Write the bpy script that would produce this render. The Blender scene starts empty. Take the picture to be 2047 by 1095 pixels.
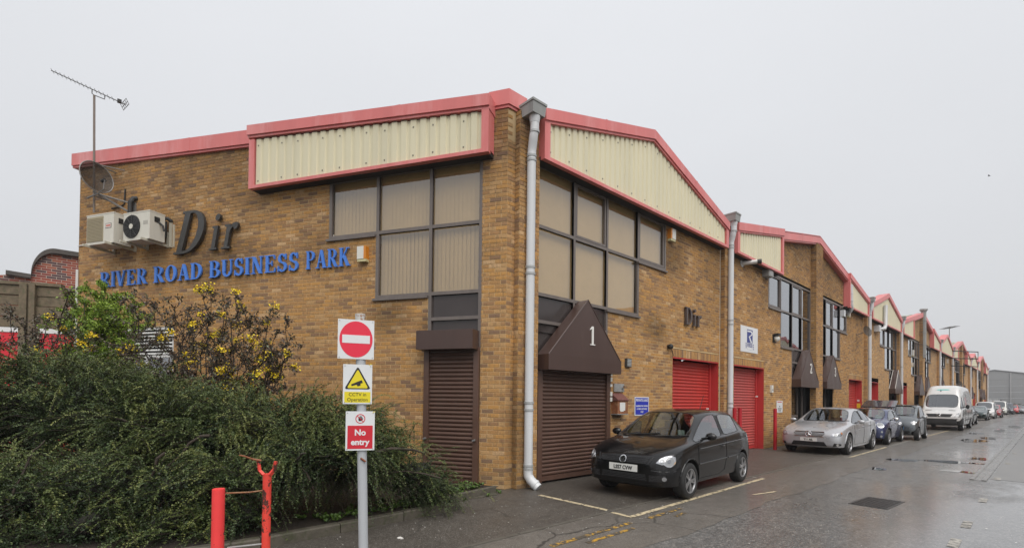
import bpy, bmesh, math, random
import numpy as np
from mathutils import Vector, Matrix, Euler
from mathutils.bvhtree import BVHTree
random.seed(7); RNG = np.random.default_rng(11)
S = bpy.context.scene
COL = S.collection
PI = math.pi
rad = math.radians

# ------------------------------------------------------------------ camera
CAM = Vector((6.49465, -5.69695, 1.6360))
def _rot(yaw, pitch, roll):
    f = Vector((math.cos(pitch)*math.sin(yaw), math.cos(pitch)*math.cos(yaw), math.sin(pitch)))
    r = Vector((math.cos(yaw), -math.sin(yaw), 0)); u = r.cross(f)
    r2 = r*math.cos(roll)+u*math.sin(roll); u2 = r2.cross(f)
    return r2, u2, f
_r, _u, _f = _rot(-.836587694, .0131926139, .0116291895)
cd = bpy.data.cameras.new('camera'); cam = bpy.data.objects.new('camera', cd); COL.objects.link(cam)
M = Matrix((( _r.x, _u.x, -_f.x, CAM.x), (_r.y, _u.y, -_f.y, CAM.y), (_r.z, _u.z, -_f.z, CAM.z), (0, 0, 0, 1)))
cam.matrix_world = M
cd.sensor_fit = 'HORIZONTAL'; cd.sensor_width = 36; cd.lens = 967/2047*36
cd.shift_x = 0.0; cd.shift_y = (781.785-547.5)/2047
cd.clip_start = .05; cd.clip_end = 3000
S.camera = cam

# ------------------------------------------------------------------ world, sun, exposure
SUN_EL, SUN_AZ = rad(52), rad(113)     # azimuth clockwise from +Y
w = bpy.data.worlds.new('World'); S.world = w; w.use_nodes = True
nt = w.node_tree; nt.nodes.clear()
out = nt.nodes.new('ShaderNodeOutputWorld')
sky = nt.nodes.new('ShaderNodeTexSky'); sky.sky_type = 'NISHITA'; sky.sun_disc = False
sky.sun_elevation = SUN_EL; sky.sun_rotation = SUN_AZ; sky.dust_density = 4; sky.air_density = 1.2
bg1 = nt.nodes.new('ShaderNodeBackground'); bg1.inputs[1].default_value = 0.05*.1
nt.links.new(sky.outputs[0], bg1.inputs[0])
tc = nt.nodes.new('ShaderNodeTexCoord'); sep = nt.nodes.new('ShaderNodeSeparateXYZ')
nt.links.new(tc.outputs['Generated'], sep.inputs[0])
mr = nt.nodes.new('ShaderNodeMapRange'); mr.inputs[1].default_value = 0; mr.inputs[2].default_value = 1
nt.links.new(sep.outputs[2], mr.inputs[0])
# soft cloud mottling of the overcast
nz = nt.nodes.new('ShaderNodeTexNoise'); nz.inputs['Scale'].default_value = 1.7; nz.inputs['Detail'].default_value = 4
mp = nt.nodes.new('ShaderNodeMapping'); mp.inputs['Scale'].default_value = (1, 1, 2.5)
nt.links.new(tc.outputs['Generated'], mp.inputs[0]); nt.links.new(mp.outputs[0], nz.inputs[0])
cr = nt.nodes.new('ShaderNodeValToRGB')
cr.color_ramp.elements[0].color = (.555, .56, .575, 1); cr.color_ramp.elements[1].color = (.80, .815, .845, 1)
cr.color_ramp.elements[1].position = .9
nt.links.new(mr.outputs[0], cr.inputs[0])
mx = nt.nodes.new('ShaderNodeMix'); mx.data_type = 'RGBA'; mx.blend_type = 'MULTIPLY'; mx.inputs[0].default_value = 1
mr2 = nt.nodes.new('ShaderNodeMapRange'); mr2.inputs[3].default_value = .955; mr2.inputs[4].default_value = 1.045
nt.links.new(nz.outputs[0], mr2.inputs[0])
nt.links.new(cr.outputs[0], mx.inputs[6]); nt.links.new(mr2.outputs[0], mx.inputs[7])
bg2 = nt.nodes.new('ShaderNodeBackground'); bg2.inputs[1].default_value = .655
nt.links.new(mx.outputs[2], bg2.inputs[0])
add = nt.nodes.new('ShaderNodeAddShader')
nt.links.new(bg1.outputs[0], add.inputs[0]); nt.links.new(bg2.outputs[0], add.inputs[1])
nt.links.new(add.outputs[0], out.inputs[0])
sd = bpy.data.lights.new('sun', 'SUN'); sd.energy = 1.5; sd.angle = rad(60); sd.color = (1, .965, .92)
so = bpy.data.objects.new('sun', sd); COL.objects.link(so)
_d = Vector((math.sin(SUN_AZ)*math.cos(SUN_EL), math.cos(SUN_AZ)*math.cos(SUN_EL), math.sin(SUN_EL)))
so.rotation_euler = (-_d).to_track_quat('-Z', 'Y').to_euler(); so.location = (30, -30, 40)
vs = S.view_settings; S.display_settings.display_device = 'sRGB'
vs.view_transform = 'Standard'; vs.look = 'None'; vs.exposure = .75; vs.gamma = 1; vs.use_curve_mapping = False
S.cycles.max_bounces = 7; S.cycles.transparent_max_bounces = 14; S.cycles.glossy_bounces = 4
S.cycles.caustics_reflective = False; S.cycles.caustics_refractive = False
S.cycles.use_denoising = True

# ------------------------------------------------------------------ materials
MATS = {}
def N(nt, t, **kw):
    n = nt.nodes.new(t)
    for k, v in kw.items():
        if hasattr(n, k): setattr(n, k, v)
        else: n.inputs[k].default_value = v
    return n
def mat(name, col=(.5, .5, .5), rough=.6, metal=0., var=.0, vscale=6., bump=0., bscale=60., col2=None, thr=(.45, .6), coat=0., spec=.5, emit=None, obj=False, streak=False, trans=None):
    """principled with noise variation: var darkens/lightens, col2 = patches (rust, dirt) cut by noise"""
    if name in MATS: return MATS[name]
    m = bpy.data.materials.new(name); m.use_nodes = True; nt = m.node_tree
    b = nt.nodes['Principled BSDF']
    b.inputs['Base Color'].default_value = (*col, 1); b.inputs['Roughness'].default_value = rough
    b.inputs['Metallic'].default_value = metal; b.inputs['Coat Weight'].default_value = coat
    b.inputs['Coat Roughness'].default_value = .04; b.inputs['Specular IOR Level'].default_value = spec
    tc = N(nt, 'ShaderNodeTexCoord'); vec = tc.outputs['Object']
    if streak:
        mp = N(nt, 'ShaderNodeMapping'); mp.inputs['Scale'].default_value = (1, 1, .12)
        nt.links.new(vec, mp.inputs[0]); vec2 = mp.outputs[0]
    else: vec2 = vec
    src = None
    if var:
        nz = N(nt, 'ShaderNodeTexNoise'); nz.inputs['Scale'].default_value = vscale; nz.inputs['Detail'].default_value = 5; nz.inputs['Roughness'].default_value = .65
        nt.links.new(vec2, nz.inputs[0])
        r = N(nt, 'ShaderNodeMapRange'); r.inputs[1].default_value = .25; r.inputs[2].default_value = .75; r.inputs[3].default_value = 1-var; r.inputs[4].default_value = 1+var
        nt.links.new(nz.outputs[0], r.inputs[0])
        x = N(nt, 'ShaderNodeMix', data_type='RGBA', blend_type='MULTIPLY'); x.inputs[0].default_value = 1
        x.inputs[6].default_value = (*col, 1); nt.links.new(r.outputs[0], x.inputs[7]); src = x.outputs[2]
        rr = N(nt, 'ShaderNodeMapRange'); rr.inputs[3].default_value = max(0, rough-.12); rr.inputs[4].default_value = min(1, rough+.12)
        nt.links.new(nz.outputs[0], rr.inputs[0]); nt.links.new(rr.outputs[0], b.inputs['Roughness'])
    if col2:
        nz2 = N(nt, 'ShaderNodeTexNoise'); nz2.inputs['Scale'].default_value = vscale*1.7; nz2.inputs['Detail'].default_value = 6; nz2.inputs['Roughness'].default_value = .7
        mp2 = N(nt, 'ShaderNodeMapping'); mp2.inputs['Location'].default_value = (3.1, 7.7, 1.3)
        if streak: mp2.inputs['Scale'].default_value = (1, 1, .15)
        nt.links.new(vec, mp2.inputs[0]); nt.links.new(mp2.outputs[0], nz2.inputs[0])
        r2 = N(nt, 'ShaderNodeMapRange'); r2.inputs[1].default_value = thr[0]; r2.inputs[2].default_value = thr[1]
        nt.links.new(nz2.outputs[0], r2.inputs[0])
        x2 = N(nt, 'ShaderNodeMix', data_type='RGBA'); nt.links.new(r2.outputs[0], x2.inputs[0])
        if src: nt.links.new(src, x2.inputs[6])
        else: x2.inputs[6].default_value = (*col, 1)
        x2.inputs[7].default_value = (*col2, 1); src = x2.outputs[2]
    if src: nt.links.new(src, b.inputs['Base Color'])
    if bump:
        nb = N(nt, 'ShaderNodeTexNoise'); nb.inputs['Scale'].default_value = bscale; nb.inputs['Detail'].default_value = 3
        nt.links.new(vec, nb.inputs[0])
        bp = N(nt, 'ShaderNodeBump'); bp.inputs['Strength'].default_value = bump; bp.inputs['Distance'].default_value = .01
        nt.links.new(nb.outputs[0], bp.inputs['Height']); nt.links.new(bp.outputs[0], b.inputs['Normal'])
    if emit:
        b.inputs['Emission Color'].default_value = (*emit[:3], 1); b.inputs['Emission Strength'].default_value = emit[3]
    MATS[name] = m; return m

def glass(name, tint, ior=1.5, add=.03, rough=.0):
    if name in MATS: return MATS[name]
    m = bpy.data.materials.new(name); m.use_nodes = True; nt = m.node_tree; nt.nodes.clear()
    o = N(nt, 'ShaderNodeOutputMaterial'); t = N(nt, 'ShaderNodeBsdfTransparent'); t.inputs[0].default_value = (*tint, 1)
    g = N(nt, 'ShaderNodeBsdfGlossy'); g.inputs['Roughness'].default_value = rough; g.inputs[0].default_value = (.95, .97, 1, 1)
    f = N(nt, 'ShaderNodeFresnel'); ge = N(nt, 'ShaderNodeNewGeometry'); im = N(nt, 'ShaderNodeMix'); im.inputs[2].default_value = ior; im.inputs[3].default_value = 1/ior   # a thin pane: the same from both sides
    nt.links.new(ge.outputs['Backfacing'], im.inputs[0]); nt.links.new(im.outputs[0], f.inputs[0])
    a = N(nt, 'ShaderNodeMath', operation='MULTIPLY_ADD'); a.inputs[1].default_value = 1.25; a.inputs[2].default_value = add; a.use_clamp = True
    nt.links.new(f.outputs[0], a.inputs[0])
    tc = N(nt, 'ShaderNodeTexCoord'); nb = N(nt, 'ShaderNodeTexNoise'); nb.inputs['Scale'].default_value = 1.3
    bp = N(nt, 'ShaderNodeBump'); bp.inputs['Strength'].default_value = .035; bp.inputs['Distance'].default_value = .05
    nt.links.new(tc.outputs['Object'], nb.inputs[0]); nt.links.new(nb.outputs[0], bp.inputs['Height']); nt.links.new(bp.outputs[0], g.inputs['Normal'])
    x = N(nt, 'ShaderNodeMixShader'); nt.links.new(a.outputs[0], x.inputs[0]); nt.links.new(t.outputs[0], x.inputs[1]); nt.links.new(g.outputs[0], x.inputs[2])
    nt.links.new(x.outputs[0], o.inputs[0]); MATS[name] = m; return m

BRICK_RAMP = [(0, (0.427, 0.238, 0.092)), (0.2, (0.464, 0.248, 0.081)), (0.36, (0.39, 0.215, 0.085)), (0.5, (0.455, 0.275, 0.123)), (0.63, (0.362, 0.201, 0.088)), (0.76, (0.314, 0.179, 0.087)), (0.86, (0.255, 0.15, 0.081)), (0.93, (0.226, 0.139, 0.085)), (0.965, (0.52, 0.335, 0.174))]
def brick_chain(nt, rnd):
    """colour of a brick from a random number 0-1 plus patches and stripes inside the brick"""
    geo = N(nt, 'ShaderNodeNewGeometry')
    cr = N(nt, 'ShaderNodeValToRGB'); cr.color_ramp.interpolation = 'CONSTANT'
    e = cr.color_ramp.elements
    e[0].position, e[0].color = 0, (*BRICK_RAMP[0][1], 1); e[1].position, e[1].color = BRICK_RAMP[1][0], (*BRICK_RAMP[1][1], 1)
    for p, c in BRICK_RAMP[2:]:
        q = e.new(p); q.color = (*c, 1)
    nt.links.new(rnd, cr.inputs[0])
    mp = N(nt, 'ShaderNodeMapping'); mp.inputs['Scale'].default_value = (24, 24, 5)
    nt.links.new(geo.outputs['Position'], mp.inputs[0])
    off = N(nt, 'ShaderNodeVectorMath', operation='ADD'); cmb = N(nt, 'ShaderNodeCombineXYZ')
    ml = N(nt, 'ShaderNodeMath', operation='MULTIPLY'); ml.inputs[1].default_value = 37.
    nt.links.new(rnd, ml.inputs[0]); nt.links.new(ml.outputs[0], cmb.inputs[0]); nt.links.new(ml.outputs[0], cmb.inputs[2])
    nt.links.new(mp.outputs[0], off.inputs[0]); nt.links.new(cmb.outputs[0], off.inputs[1])
    n1 = N(nt, 'ShaderNodeTexNoise'); n1.inputs['Scale'].default_value = 1; n1.inputs['Detail'].default_value = 3; n1.inputs['Roughness'].default_value = .6
    nt.links.new(off.outputs[0], n1.inputs[0])
    r1 = N(nt, 'ShaderNodeMapRange'); r1.inputs[1].default_value = .54; r1.inputs[2].default_value = .68; r1.inputs[3].default_value = 0; r1.inputs[4].default_value = .7
    nt.links.new(n1.outputs[0], r1.inputs[0])
    x = N(nt, 'ShaderNodeMix', data_type='RGBA'); nt.links.new(r1.outputs[0], x.inputs[0]); nt.links.new(cr.outputs[0], x.inputs[6]); x.inputs[7].default_value = (.20, .118, .062, 1)
    n2 = N(nt, 'ShaderNodeTexNoise'); n2.inputs['Scale'].default_value = 55; n2.inputs['Detail'].default_value = 4
    nt.links.new(geo.outputs['Position'], n2.inputs[0])
    r2 = N(nt, 'ShaderNodeMapRange'); r2.inputs[1].default_value = .3; r2.inputs[2].default_value = .7; r2.inputs[3].default_value = .78; r2.inputs[4].default_value = 1.18
    nt.links.new(n2.outputs[0], r2.inputs[0])
    x2 = N(nt, 'ShaderNodeMix', data_type='RGBA', blend_type='MULTIPLY'); x2.inputs[0].default_value = 1
    nt.links.new(x.outputs[2], x2.inputs[6]); nt.links.new(r2.outputs[0], x2.inputs[7])
    return geo, x2.outputs[2], n2.outputs[0]
def weather(nt, geo, col):
    """old soot and rain stains, cloud-shaped, over many courses; greenish at the foot of the wall"""
    n = N(nt, 'ShaderNodeTexNoise'); n.inputs['Scale'].default_value = .55; n.inputs['Detail'].default_value = 6; n.inputs['Roughness'].default_value = .62
    nt.links.new(geo.outputs['Position'], n.inputs[0])
    sp = N(nt, 'ShaderNodeSeparateXYZ'); nt.links.new(geo.outputs['Position'], sp.inputs[0])
    hz = N(nt, 'ShaderNodeMapRange'); hz.inputs[1].default_value = 3.2; hz.inputs[2].default_value = 7.4; hz.inputs[3].default_value = -.16; hz.inputs[4].default_value = .17
    nt.links.new(sp.outputs[2], hz.inputs[0])
    a = N(nt, 'ShaderNodeMath', operation='ADD'); nt.links.new(n.outputs[0], a.inputs[0]); nt.links.new(hz.outputs[0], a.inputs[1])
    r = N(nt, 'ShaderNodeMapRange'); r.inputs[1].default_value = .42; r.inputs[2].default_value = .72; r.inputs[3].default_value = 1.04; r.inputs[4].default_value = .56
    nt.links.new(a.outputs[0], r.inputs[0])
    x = N(nt, 'ShaderNodeMix', data_type='RGBA', blend_type='MULTIPLY'); x.inputs[0].default_value = 1
    nt.links.new(col, x.inputs[6]); nt.links.new(r.outputs[0], x.inputs[7])
    # damp stains with a place of their own: below two window sills, by the downpipe, under the front cladding
    for c_, s_ in (((-2.10, -1.20, 3.22), (1.6, 1.6, 2.6)), ((-1.25, -.72, 3.02), (2.6, 2.6, 2.2)), ((0, 4.9, 3.35), (2, 1.1, 2.4)), ((0, 5.6, 5.3), (2, 1.2, 1.5)), ((-6.2, -3.5, 4.6), (.7, .7, 1.2)), ((0, .25, 1.1), (3, 3.6, .8))):
        sb = N(nt, 'ShaderNodeVectorMath', operation='SUBTRACT'); sb.inputs[1].default_value = c_; nt.links.new(geo.outputs['Position'], sb.inputs[0])
        ms = N(nt, 'ShaderNodeVectorMath', operation='MULTIPLY'); ms.inputs[1].default_value = s_; nt.links.new(sb.outputs[0], ms.inputs[0])
        ln = N(nt, 'ShaderNodeVectorMath', operation='LENGTH'); nt.links.new(ms.outputs[0], ln.inputs[0])
        fo = N(nt, 'ShaderNodeMath', operation='MULTIPLY_ADD'); fo.inputs[1].default_value = 2.2; nt.links.new(n.outputs[0], fo.inputs[0]); fo.inputs[2].default_value = -1.1
        da = N(nt, 'ShaderNodeMath', operation='ADD'); nt.links.new(ln.outputs['Value'], da.inputs[0]); nt.links.new(fo.outputs[0], da.inputs[1])
        mr_ = N(nt, 'ShaderNodeMapRange'); mr_.inputs[1].default_value = .3; mr_.inputs[2].default_value = 1.1; mr_.inputs[3].default_value = .56; mr_.inputs[4].default_value = 1; nt.links.new(da.outputs[0], mr_.inputs[0])
        xs = N(nt, 'ShaderNodeMix', data_type='RGBA', blend_type='MULTIPLY'); xs.inputs[0].default_value = 1; nt.links.new(x.outputs[2], xs.inputs[6]); nt.links.new(mr_.outputs[0], xs.inputs[7]); x = xs
    g = N(nt, 'ShaderNodeMapRange'); g.inputs[1].default_value = .55; g.inputs[2].default_value = .02; g.inputs[3].default_value = 0; g.inputs[4].default_value = .55
    nt.links.new(sp.outputs[2], g.inputs[0])
    gm = N(nt, 'ShaderNodeMath', operation='MULTIPLY'); nt.links.new(g.outputs[0], gm.inputs[0]); nt.links.new(n.outputs[0], gm.inputs[1])
    x3 = N(nt, 'ShaderNodeMix', data_type='RGBA'); nt.links.new(gm.outputs[0], x3.inputs[0]); nt.links.new(x.outputs[2], x3.inputs[6]); x3.inputs[7].default_value = (.12, .105, .05, 1)
    return x3.outputs[2]
def brick_mat():
    if 'brick' in MATS: return MATS['brick']
    m = bpy.data.materials.new('brick'); m.use_nodes = True; nt = m.node_tree; b = nt.nodes['Principled BSDF']
    at = N(nt, 'ShaderNodeAttribute'); at.attribute_name = 'bc'
    oi = N(nt, 'ShaderNodeObjectInfo')
    lt = N(nt, 'ShaderNodeMath', operation='LESS_THAN'); lt.inputs[1].default_value = .001; nt.links.new(at.outputs['Fac'], lt.inputs[0])
    x = N(nt, 'ShaderNodeMix'); nt.links.new(lt.outputs[0], x.inputs[0]); nt.links.new(at.outputs['Fac'], x.inputs[2]); nt.links.new(oi.outputs['Random'], x.inputs[3])
    geo, col, h = brick_chain(nt, x.outputs[0]); col = weather(nt, geo, col)
    nt.links.new(col, b.inputs['Base Color']); b.inputs['Roughness'].default_value = .8; b.inputs['Specular IOR Level'].default_value = .3
    bp = N(nt, 'ShaderNodeBump'); bp.inputs['Strength'].default_value = .4; bp.inputs['Distance'].default_value = .006
    nt.links.new(h, bp.inputs['Height']); nt.links.new(bp.outputs[0], b.inputs['Normal'])
    MATS['brick'] = m; return m
def mortar_mat():
    if 'mortar' in MATS: return MATS['mortar']
    m = bpy.data.materials.new('mortar'); m.use_nodes = True; nt = m.node_tree; b = nt.nodes['Principled BSDF']
    geo = N(nt, 'ShaderNodeNewGeometry'); n = N(nt, 'ShaderNodeTexNoise'); n.inputs['Scale'].default_value = 1.6; n.inputs['Detail'].default_value = 6
    nt.links.new(geo.outputs['Position'], n.inputs[0])
    cr = N(nt, 'ShaderNodeValToRGB'); cr.color_ramp.elements[0].position = .35; cr.color_ramp.elements[0].color = (.50, .345, .17, 1); cr.color_ramp.elements[1].position = .68; cr.color_ramp.elements[1].color = (.68, .50, .28, 1)
    nt.links.new(n.outputs[0], cr.inputs[0]); nt.links.new(weather(nt, geo, cr.outputs[0]), b.inputs['Base Color']); b.inputs['Roughness'].default_value = .9
    MATS['mortar'] = m; return m
def brick_wall_mat(name='brickwork', ramp=None, along='Y', mortar=(.54, .38, .20), dark=1.):
    """brickwork too far away to build brick by brick"""
    if name in MATS: return MATS[name]
    m = bpy.data.materials.new(name); m.use_nodes = True; nt = m.node_tree; b = nt.nodes['Principled BSDF']
    geo0 = N(nt, 'ShaderNodeNewGeometry'); sp = N(nt, 'ShaderNodeSeparateXYZ'); nt.links.new(geo0.outputs['Position'], sp.inputs[0])
    cb = N(nt, 'ShaderNodeCombineXYZ'); nt.links.new(sp.outputs[1 if along == 'Y' else 0], cb.inputs[0]); nt.links.new(sp.outputs[2], cb.inputs[1])
    bt = N(nt, 'ShaderNodeTexBrick'); bt.inputs['Scale'].default_value = 1; bt.inputs['Brick Width'].default_value = .225; bt.inputs['Row Height'].default_value = .075
    bt.inputs['Mortar Size'].default_value = .006; bt.inputs['Color1'].default_value = (0, 0, 0, 1); bt.inputs['Color2'].default_value = (1, 1, 1, 1); bt.inputs['Mortar'].default_value = (.5, .5, .5, 1)
    nt.links.new(cb.outputs[0], bt.inputs[0])
    bw = N(nt, 'ShaderNodeRGBToBW'); nt.links.new(bt.outputs[0], bw.inputs[0])
    if ramp:
        cr = N(nt, 'ShaderNodeValToRGB'); cr.color_ramp.interpolation = 'CONSTANT'; e = cr.color_ramp.elements
        e[0].color = (*ramp[0], 1); e[1].position = 1/len(ramp); e[1].color = (*ramp[1], 1)
        for i, c in enumerate(ramp[2:]): q = e.new((i+2)/len(ramp)); q.color = (*c, 1)
        nt.links.new(bw.outputs[0], cr.inputs[0]); col = cr.outputs[0]; geo = geo0
    else:
        geo, col, h = brick_chain(nt, bw.outputs[0])
    x = N(nt, 'ShaderNodeMix', data_type='RGBA'); nt.links.new(bt.outputs['Fac'], x.inputs[0]); nt.links.new(col, x.inputs[6]); x.inputs[7].default_value = (*mortar, 1)
    c = x.outputs[2] if ramp else weather(nt, geo, x.outputs[2])
    nt.links.new(c, b.inputs['Base Color']); b.inputs['Roughness'].default_value = .85
    bp = N(nt, 'ShaderNodeBump', invert=True); bp.inputs['Strength'].default_value = .5; bp.inputs['Distance'].default_value = .008
    nt.links.new(bt.outputs['Fac'], bp.inputs['Height']); nt.links.new(bp.outputs[0], b.inputs['Normal'])
    MATS[name] = m; return m

# ------------------------------------------------------------------ mesh helpers
class MB:
    def __init__(s): s.v = []; s.f = []; s.m = []
    def quad(s, a, b, c, d, mi=0):
        i = len(s.v); s.v += [tuple(a), tuple(b), tuple(c), tuple(d)]; s.f.append((i, i+1, i+2, i+3)); s.m.append(mi)
    def poly(s, pts, mi=0):
        i = len(s.v); s.v += [tuple(p) for p in pts]; s.f.append(tuple(range(i, i+len(pts)))); s.m.append(mi)
    def hexa(s, p, mi=0):
        """8 points: bottom 4 ccw, top 4 ccw"""
        i = len(s.v); s.v += [tuple(q) for q in p]
        for f in ((3, 2, 1, 0), (4, 5, 6, 7), (0, 1, 5, 4), (1, 2, 6, 5), (2, 3, 7, 6), (3, 0, 4, 7)):
            s.f.append(tuple(i+k for k in f)); s.m.append(mi)
    def box(s, x0, x1, y0, y1, z0, z1, mi=0):
        s.hexa([(x0, y0, z0), (x1, y0, z0), (x1, y1, z0), (x0, y1, z0), (x0, y0, z1), (x1, y0, z1), (x1, y1, z1), (x0, y1, z1)], mi)
    def fbox(s, F, u0, u1, z0, z1, n0, n1, mi=0):
        P = F.p
        s.hexa([P(u0, z0, n1), P(u1, z0, n1), P(u1, z0, n0), P(u0, z0, n0), P(u0, z1, n1), P(u1, z1, n1), P(u1, z1, n0), P(u0, z1, n0)], mi)
    def prism(s, F, pts, n0, n1, mi=0):
        """polygon pts (u,z) ccw seen from outside, extruded n0..n1 (front at n1)"""
        k = len(pts); i = len(s.v)
        s.v += [tuple(F.p(u, z, n1)) for u, z in pts]+[tuple(F.p(u, z, n0)) for u, z in pts]
        s.f.append(tuple(range(i, i+k))); s.m.append(mi)
        s.f.append(tuple(i+k+j for j in reversed(range(k)))); s.m.append(mi)
        for j in range(k):
            q = (j+1) % k; s.f.append((i+j, i+k+j, i+k+q, i+q)); s.m.append(mi)
    def tube(s, pts, r, n=8, mi=0, cap=True, r2=None):
        pts = [Vector(p) for p in pts]; i0 = len(s.v); k = len(pts)
        up = None
        for a in range(k):
            t = (pts[min(a+1, k-1)]-pts[max(a-1, 0)]).normalized()
            if up is None: up = Vector((0, 0, 1)) if abs(t.z) < .9 else Vector((1, 0, 0))
            x = t.cross(up).normalized(); y = x.cross(t).normalized(); up = y
            rr = r if r2 is None else r+(r2-r)*a/max(1, k-1)
            if isinstance(r, (list, tuple)): rr = r[a]
            for j in range(n):
                an = 2*PI*j/n; s.v.append(tuple(pts[a]+x*math.cos(an)*rr+y*math.sin(an)*rr))
        for a in range(k-1):
            for j in range(n):
                q = (j+1) % n; b = i0+a*n
                s.f.append((b+j, b+n+j, b+n+q, b+q)); s.m.append(mi)
        if cap:
            s.f.append(tuple(i0+j for j in range(n))); s.m.append(mi)
            s.f.append(tuple(i0+(k-1)*n+j for j in reversed(range(n)))); s.m.append(mi)
    def lathe(s, prof, c=(0, 0, 0), n=16, axis='Z', mi=0, a0=0, a1=2*PI):
        i0 = len(s.v); k = len(prof); full = abs(a1-a0-2*PI) < 1e-6; nn = n if full else n+1
        for j in range(nn):
            an = a0+(a1-a0)*j/n; ca, sa = math.cos(an), math.sin(an)
            for r, h in prof:
                if axis == 'Z': p = (c[0]+r*ca, c[1]+r*sa, c[2]+h)
                elif axis == 'X': p = (c[0]+h, c[1]+r*ca, c[2]+r*sa)
                else: p = (c[0]+r*sa, c[1]+h, c[2]+r*ca)
                s.v.append(p)
        for j in range(n):
            q = (j+1) % nn
            for a in range(k-1):
                s.f.append((i0+j*k+a, i0+q*k+a, i0+q*k+a+1, i0+j*k+a+1)); s.m.append(mi)
    def ball(s, c, r, n=8, mi=0, sx=1, sy=1, sz=1):
        i0 = len(s.v); m = max(4, n//2)
        for a in range(m+1):
            th = PI*a/m
            for j in range(n):
                an = 2*PI*j/n; s.v.append((c[0]+r*sx*math.sin(th)*math.cos(an), c[1]+r*sy*math.sin(th)*math.sin(an), c[2]+r*sz*math.cos(th)))
        for a in range(m):
            for j in range(n):
                q = (j+1) % n; s.f.append((i0+a*n+j, i0+(a+1)*n+j, i0+(a+1)*n+q, i0+a*n+q)); s.m.append(mi)
    def mesh(s, name, mats, off=(0, 0, 0), smooth=False):
        me = bpy.data.meshes.new(name)
        v = s.v if tuple(off) == (0, 0, 0) else [(a-off[0], b-off[1], c-off[2]) for a, b, c in s.v]
        me.from_pydata(v, [], s.f)
        if not isinstance(mats, (list, tuple)): mats = [mats]
        for m in mats: me.materials.append(m)
        if len(mats) > 1: me.polygons.foreach_set('material_index', s.m)
        if smooth:
            me.polygons.foreach_set('use_smooth', [True]*len(me.polygons))
            try: me.set_sharp_from_angle(angle=rad(smooth if smooth is not True else 40))
            except Exception: pass
        me.update(); return me

class Frame:
    """a vertical wall: u along, z up, n outward"""
    def __init__(s, o, u):
        s.o = Vector(o); s.u = Vector((u[0], u[1], 0)).normalized(); s.n = Vector((s.u.y, -s.u.x, 0))
    def p(s, u, z, n=0): return s.o+s.u*u+s.n*n+Vector((0, 0, z))
    def mat(s, u, z, n=0):
        q = s.p(u, z, n)
        return Matrix(((s.u.x, -s.n.x, 0, q.x), (s.u.y, -s.n.y, 0, q.y), (0, 0, 1, q.z), (0, 0, 0, 1)))

def tag(o, label=None, cat=None, group=None, kind=None):
    if label: o['label'] = label
    if cat: o['category'] = cat
    if group: o['group'] = group
    if kind: o['kind'] = kind
    return o
def wloc(o):
    p = Vector((0, 0, 0)); q = o
    while q is not None: p += q.location; q = q.parent
    return p
def thing(name, label, cat, loc=(0, 0, 0), rz=0, group=None):
    o = bpy.data.objects.new(name, None); o.empty_display_size = .2; COL.objects.link(o)
    o.location = loc; o.rotation_euler = (0, 0, rz); return tag(o, label, cat, group)
def part(name, mb, mats, parent=None, world=True, smooth=False, kind=None, label=None):
    """one mesh object; vertices in world coordinates are made local to the parent (parents are not rotated when world=True)"""
    off = wloc(parent) if (parent is not None and world) else (0, 0, 0)
    me = mb.mesh(name, mats, off, smooth) if isinstance(mb, MB) else mb
    o = bpy.data.objects.new(name, me); COL.objects.link(o)
    if parent is not None: o.parent = parent
    if kind: o['kind'] = kind
    if label: o['label'] = label
    return o
def share(name, me, parent, mw, world=True):
    o = bpy.data.objects.new(name, me); COL.objects.link(o); o.parent = parent
    m = mw.copy()
    if world and parent is not None: m.translation = m.translation-wloc(parent)
    o.matrix_local = m
    return o
def solo(name, mb, mats, label, cat, loc, smooth=False, group=None):
    """a thing that is one mesh, its origin at loc"""
    me = mb.mesh(name, mats, loc, smooth); o = bpy.data.objects.new(name, me); COL.objects.link(o); o.location = loc
    return tag(o, label, cat, group)

def text_mb(txt, size, F, u, z, n, depth=.002, align='CENTER', mi=0, sx=1., bold=0., mb=None):
    """built-in font, filled and extruded, laid on frame F"""
    cu = bpy.data.curves.new('t', 'FONT'); cu.body = txt; cu.size = size; cu.align_x = align; cu.extrude = depth/2; cu.offset = bold; cu.resolution_u = 3
    ob = bpy.data.objects.new('t', cu); COL.objects.link(ob)
    dg = bpy.context.evaluated_depsgraph_get(); me = ob.evaluated_get(dg).to_mesh()
    mb = mb or MB(); i0 = len(mb.v)
    for v in me.vertices: mb.v.append(tuple(F.p(u+v.co.x*sx, z+v.co.y, n+v.co.z)))
    for p in me.polygons: mb.f.append(tuple(i0+i for i in p.vertices)); mb.m.append(mi)
    ob.evaluated_get(dg).to_mesh_clear(); bpy.data.objects.remove(ob); bpy.data.curves.remove(cu)
    return mb

# ---- seriffed letters made of stems, hairlines, serifs and bowls; unit cap height 1
def _ring(x0, x1, y0, y1, tx, ty, a0, a1, n=14):
    """elliptic ring sector as quads (list of 4-point polys); outer box, inner inset by tx (sides) and ty (top/bottom)"""
    cx, cy, rx, ry = (x0+x1)/2, (y0+y1)/2, (x1-x0)/2, (y1-y0)/2; o = []
    P = lambda a, k: (cx+(rx-(tx if k else 0))*math.cos(a), cy+(ry-(ty if k else 0))*math.sin(a))
    for i in range(n):
        a, b = a0+(a1-a0)*i/n, a0+(a1-a0)*(i+1)/n
        o.append([P(a, 0), P(b, 0), P(b, 1), P(a, 1)])
    return o
def _rect(x0, x1, y0, y1): return [[(x0, y0), (x1, y0), (x1, y1), (x0, y1)]]
def _ser(x, y, w, top=False):
    h = .05
    return _rect(x-w/2, x+w/2, y-h, y) if top else _rect(x-w/2, x+w/2, y, y+h)
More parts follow.
